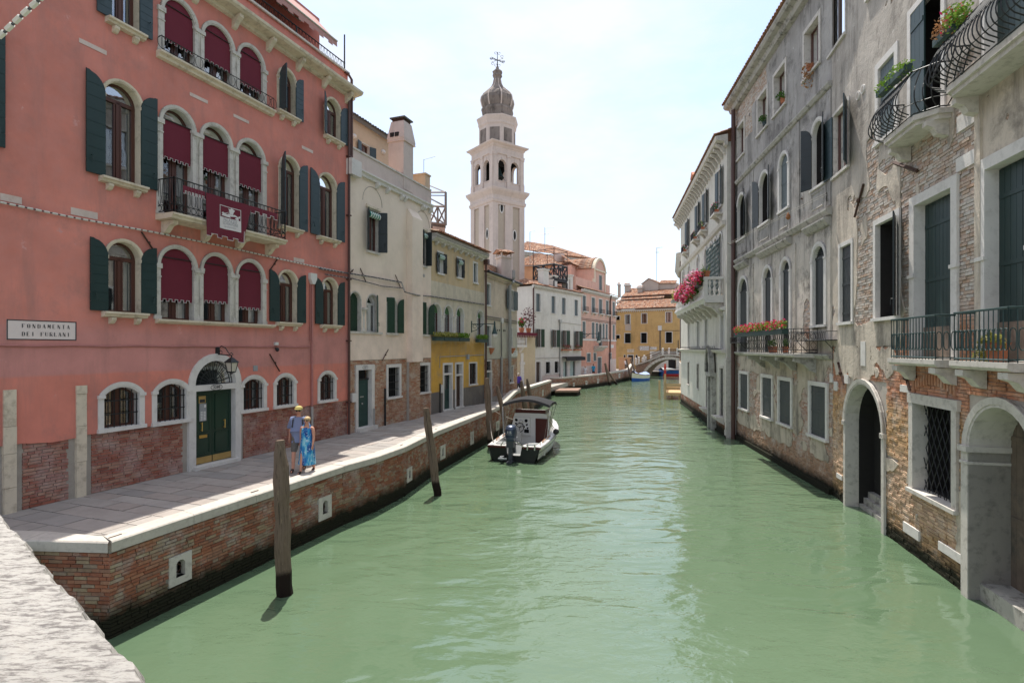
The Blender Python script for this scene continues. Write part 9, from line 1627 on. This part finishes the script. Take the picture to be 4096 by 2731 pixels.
def small_boat(name, loc, head, L, B, label, side, bottom, cover, zg=.75):
 H = empty(name, loc, label, 'boat'); T = frame(loc, head); A = [0, .25, .5, .75, .9, 1]; G = [.8, 1, 1, .78, .42, .03]; Wl = [.66, .8, .8, .55, .22, .0]; Z = [1, .95, .98, 1.15, 1.32, 1.45]
 m, mb = MB(), MB()
 for s in (-1, 1): m.strip([T(a * L, z * zg, s * g * B / 2) for a, g, z in zip(A, G, Z)], [T(a * L, .42 * z * zg, s * (g * .45 + w_ * .55) * B / 2) for a, g, w_, z in zip(A, G, Wl, Z)]); mb.strip([T(a * L, .42 * z * zg, s * (g * .45 + w_ * .55) * B / 2) for a, g, w_, z in zip(A, G, Wl, Z)], [T(a * L, -.2, s * w_ * B / 2) for a, w_ in zip(A, Wl)])
 m.poly([T(0, zg, .8 * B / 2), T(0, zg, -.8 * B / 2), T(0, -.2, -.66 * B / 2), T(0, -.2, .66 * B / 2)]); obj('hull', m, side, H); obj('hull_bottom', mb, bottom, H)
 for s in (-1, 1): m = MB(); m.tube([T(a * L, z * zg + .02, s * g * B / 2) for a, g, z in zip(A, G, Z)], .05, 5); obj('gunwale', m, 'mahogany', H)
 m = MB(); prof = [(A[i], G[i], Z[i]) for i in range(5)]
 rr = lambda i, t: T(prof[i][0] * L, prof[i][2] * zg + .03 + .42 * math.sin(math.pi * t) * (.5 + .5 * math.sin(i * 1.7 + 1)), (1 - 2 * t) * prof[i][1] * B / 2 * .97)
 for i in range(4): m.strip([rr(i, t) for t in np.linspace(0, 1, 9)], [rr(i + 1, t) for t in np.linspace(0, 1, 9)])
 obj('cover', m, cover, H, smooth=True); return H, T
small_boat('moored_boat', (21.6, 88.6, 0), R(180 + 52), 5.0, 2.1, 'small cream and blue boat under a pale blue cover by the footbridge', 'boat_cream', 'boat_blue', 'tarp_blue', .95)
Hb, Tb = small_boat('moored_boat', (27.2, 100.0, 0), R(8), 7.5, 2.6, 'blue work boat with white upper strake seen under the footbridge', 'boat_blue', 'paint_red', 'tarp_grey', 1.2)
m = MB(); m.tube([Vector(Tb(3.5, .75, -1.36)) + Vector((.3 * math.cos(t), -.02, .3 * math.sin(t))) for t in np.linspace(0, 6.28, 13)], .09, 6); obj('tyre_fender', m, 'rubber', Hb); m = MB(); m.box(Tb, .3, 6.5, 1.12, 1.4, -1.2, -1.0); obj('strake', m, 'plastic_white', Hb)
small_boat('moored_boat', (24.6, 99.0, 0), R(120), 4.5, 1.8, 'dark small boat in the shade under the footbridge', 'hull_black', 'hull_black', 'tarp_grey', .8)
def jetty():
 loc = (15.75, 55.6, 0); H = empty('jetty', loc, 'new pale timber jetty with red-topped posts beyond the ivory house', 'jetty'); T = frame(loc, R(75))
 for i in range(9): m = MB(); m.box(T, i * .42, i * .42 + .39, .64, .70, -1.75, .1); obj('plank', m, 'raw_timber', H)
 for i in range(9): m = MB(); m.box(T, 4.3 + i * .42, 4.3 + i * .42 + .39, .94, 1.0, -1.6, 0); obj('plank', m, 'raw_timber', H)
 for a in (-.05, 4.2): m = MB(); m.box(T, a, a + .1, .40, .92 if a > 1 else .64, -1.75, .1); obj('beam', m, 'raw_timber', H)
 for a, c, zt, red in ((.1, .2, 3.0, 1), (4.2, .15, 3.3, 1), (.05, .75, 1.9, 0), (7.8, .1, 3.4, 1), (.2, -1.2, .6, 0), (4.2, -1.5, .9, 0), (2, -.5, .6, 0)):
  m = MB(); m.box(T, a - .1, a + .1, -.8, zt, c - .1, c + .1); p = obj('post', m, 'raw_timber', H)
  if red: m = MB(); m.box(T, a - .115, a + .115, zt - .42, zt - .02, c - .115, c + .115); obj('post_cap', m, 'paint_red', H)
 for a0, a1, z in ((.1, 4.2, 2.55), (.1, 4.2, 1.5), (4.2, 7.8, 2.2)): m = MB(); m.tube([T(a0, z, .2), T(a1, z + .1, .15)], .06, 4); obj('rail', m, 'raw_timber', H)
 m = MB(); m.box(T, 0, .08, 1.3, 1.6, -1.7, .2); obj('rail', m, 'raw_timber', H)
jetty()
def person(loc, head, h, label, pose='walk', top=None, bottom=None, dress=None, skin='skin', hair='hair_dark', cap=None, pack=False, glasses=False, shoes='shoe', belly=0, short=False):
 H = empty('person', loc, label, 'person'); k = h / 1.75; c, s = math.cos(head), math.sin(head)      # local y faces the heading
 T = lambda x, y, z: (loc[0] + k * (x * c - y * s), loc[1] + k * (x * s + y * c), loc[2] + k * z); B = BODY[pose]
 bulge = lambda V: [(x * (1 + belly * math.exp(-((z - 1.1) / .18) ** 2)), y * (1 + 1.3 * belly * math.exp(-((z - 1.1) / .18) ** 2)), z) for x, y, z in V]
 obj('body', MB().raw(*B['body'], T), skin, H, smooth=True)
 if top: obj('shirt', MB().raw(bulge(B['shirt'][0]), B['shirt'][1], T), top, H, smooth=True)
 if bottom: obj(bottom[0], MB().raw(bulge(B[bottom[0]][0]), B[bottom[0]][1], T), bottom[1], H, smooth=True)
 for q in ('shoes', 'shoes2'): obj('shoe', MB().raw(*B[q], T), shoes, H, smooth=True)
 if dress:
  m = MB(); rings = [(1.44, .10, .08), (1.38, .17, .12), (1.25, .185, .145), (1.1, .19, .15), (.95, .21, .165), (.7, .235, .19), (.45, .25, .21), (.28, .27, .23)]; n = 20
  RR = [[T(a * math.cos(t) * (1 + .05 * math.sin(5 * t + z * 3) * (z < .8)), b * math.sin(t) * (1 + .06 * math.sin(4 * t) * (z < .8)), z) for t in [2 * math.pi * i / n for i in range(n)]] for z, a, b in rings]
  for a, b in zip(RR, RR[1:]): m.strip(a, b, closed=True)
  for sx in (-1, 1): m.tube([T(sx * .12, .07, 1.38), T(sx * .11, .02, 1.49), T(sx * .12, -.08, 1.38)], .03, 5)
  obj('dress', m, dress, H, smooth=True)
 m = MB(); m.raw(*(lambda b: (b.v, b.f))(MB().ball((0, -.012, 1.685), (.098, .112, .092), 12, 8)), T)
 if hair: obj('hair', m, hair, H, smooth=True)
 m = MB(); m.raw(*(lambda b: (b.v, b.f))(MB().ball((0, .118, 1.625), (.014, .02, .024), 6, 4)), T)
 for sx in (-1, 1): m.raw(*(lambda b: (b.v, b.f))(MB().ball((sx * .083, .02, 1.63), (.014, .022, .034), 6, 4)), T)
 obj('nose_and_ears', m, skin, H, kind='stuff'); m = MB()
 for sx in (-1, 1): m.raw(*(lambda b: (b.v, b.f))(MB().ball((sx * .035, .098, 1.655), (.03, .014, .02) if glasses else (.012, .01, .008), 8, 5)), T)
 if glasses: m.tube([T(-.085, .02, 1.66), T(-.06, .09, 1.66), T(.06, .09, 1.66), T(.085, .02, 1.66)], .006 * k, 4)
 obj('glasses' if glasses else 'eyes', m, 'lens_black', H, kind='stuff'); m = MB(); m.raw(*(lambda b: (b.v, b.f))(MB().ball((0, .098, 1.575), (.026, .008, .007), 8, 4)), T); obj('mouth', m, 'terracotta', H)
 if cap:
  m = MB(); b = MB().ball((0, .01, 1.72), (.105, .118, .075), 14, 8); m.raw(b.v, b.f, T); m.poly([T(.09 * math.cos(t), .1 + .10 * math.sin(t), 1.705) for t in np.linspace(0, math.pi, 9)]); m.poly([T(.09 * math.cos(t), .1 + .10 * math.sin(t), 1.715) for t in np.linspace(0, math.pi, 9)]); obj('cap', m, cap, H)
 if pack:
  m = MB(); m.box(lambda a, b, c2: T(a, c2, b), -.17, .17, 1.0, 1.45, -.30, -.13); obj('backpack', m, 'pack_black', H); m = MB()
  for sx in (-1, 1): m.tube([T(sx * .12, -.14, 1.4), T(sx * .12, -.02, 1.5), T(sx * .125, .11, 1.42), T(sx * .14, .145, 1.25), T(sx * .16, .05, 1.08), T(sx * .16, -.14, 1.05)], .022 * k, 5)
  obj('pack_straps', m, 'pack_black', H)
 return H
person((-6.12, 15.72, PV), R(180 + 8), 1.82, 'man in yellow cap, blue shirt and grey shorts with backpack walking on the pavement', 'walk', 'shirt_blue', ('shorts', 'shorts_grey'), cap='cap_yellow', pack=True, hair='hair_grey', glasses=True, belly=.18)
person((-5.78, 15.45, PV), R(180 - 6), 1.57, 'short-haired blonde woman in a blue patterned dress walking beside the man in the cap', 'walk', None, None, 'dress_print', hair='hair_blond', glasses=True)
person((.55, 46.8, 1.29), R(-4), 1.76, 'man in a purple shirt seen from behind past the tan house', 'walk', 'cloth_purple', ('trousers', 'cloth_dark'), hair='hair_grey', skin='skin_dark')
person((11.9, 80.0, .99), R(180), 1.85, 'man in a bright turquoise shirt standing by the pink house', 'stand', 'cloth_cyan', ('shorts', 'cloth_dark'))
person((10.35, 77.4, .99), R(200), 1.62, 'woman in a white top walking by the pink house', 'walk', 'cloth_white', ('shorts', 'cloth_white'), hair='hair_blond')
person((19.25, 92.6, 1.5), R(170), 1.75, 'person in a white shirt at the foot of the footbridge', 'stand', 'cloth_white', ('trousers', 'shorts_grey'))
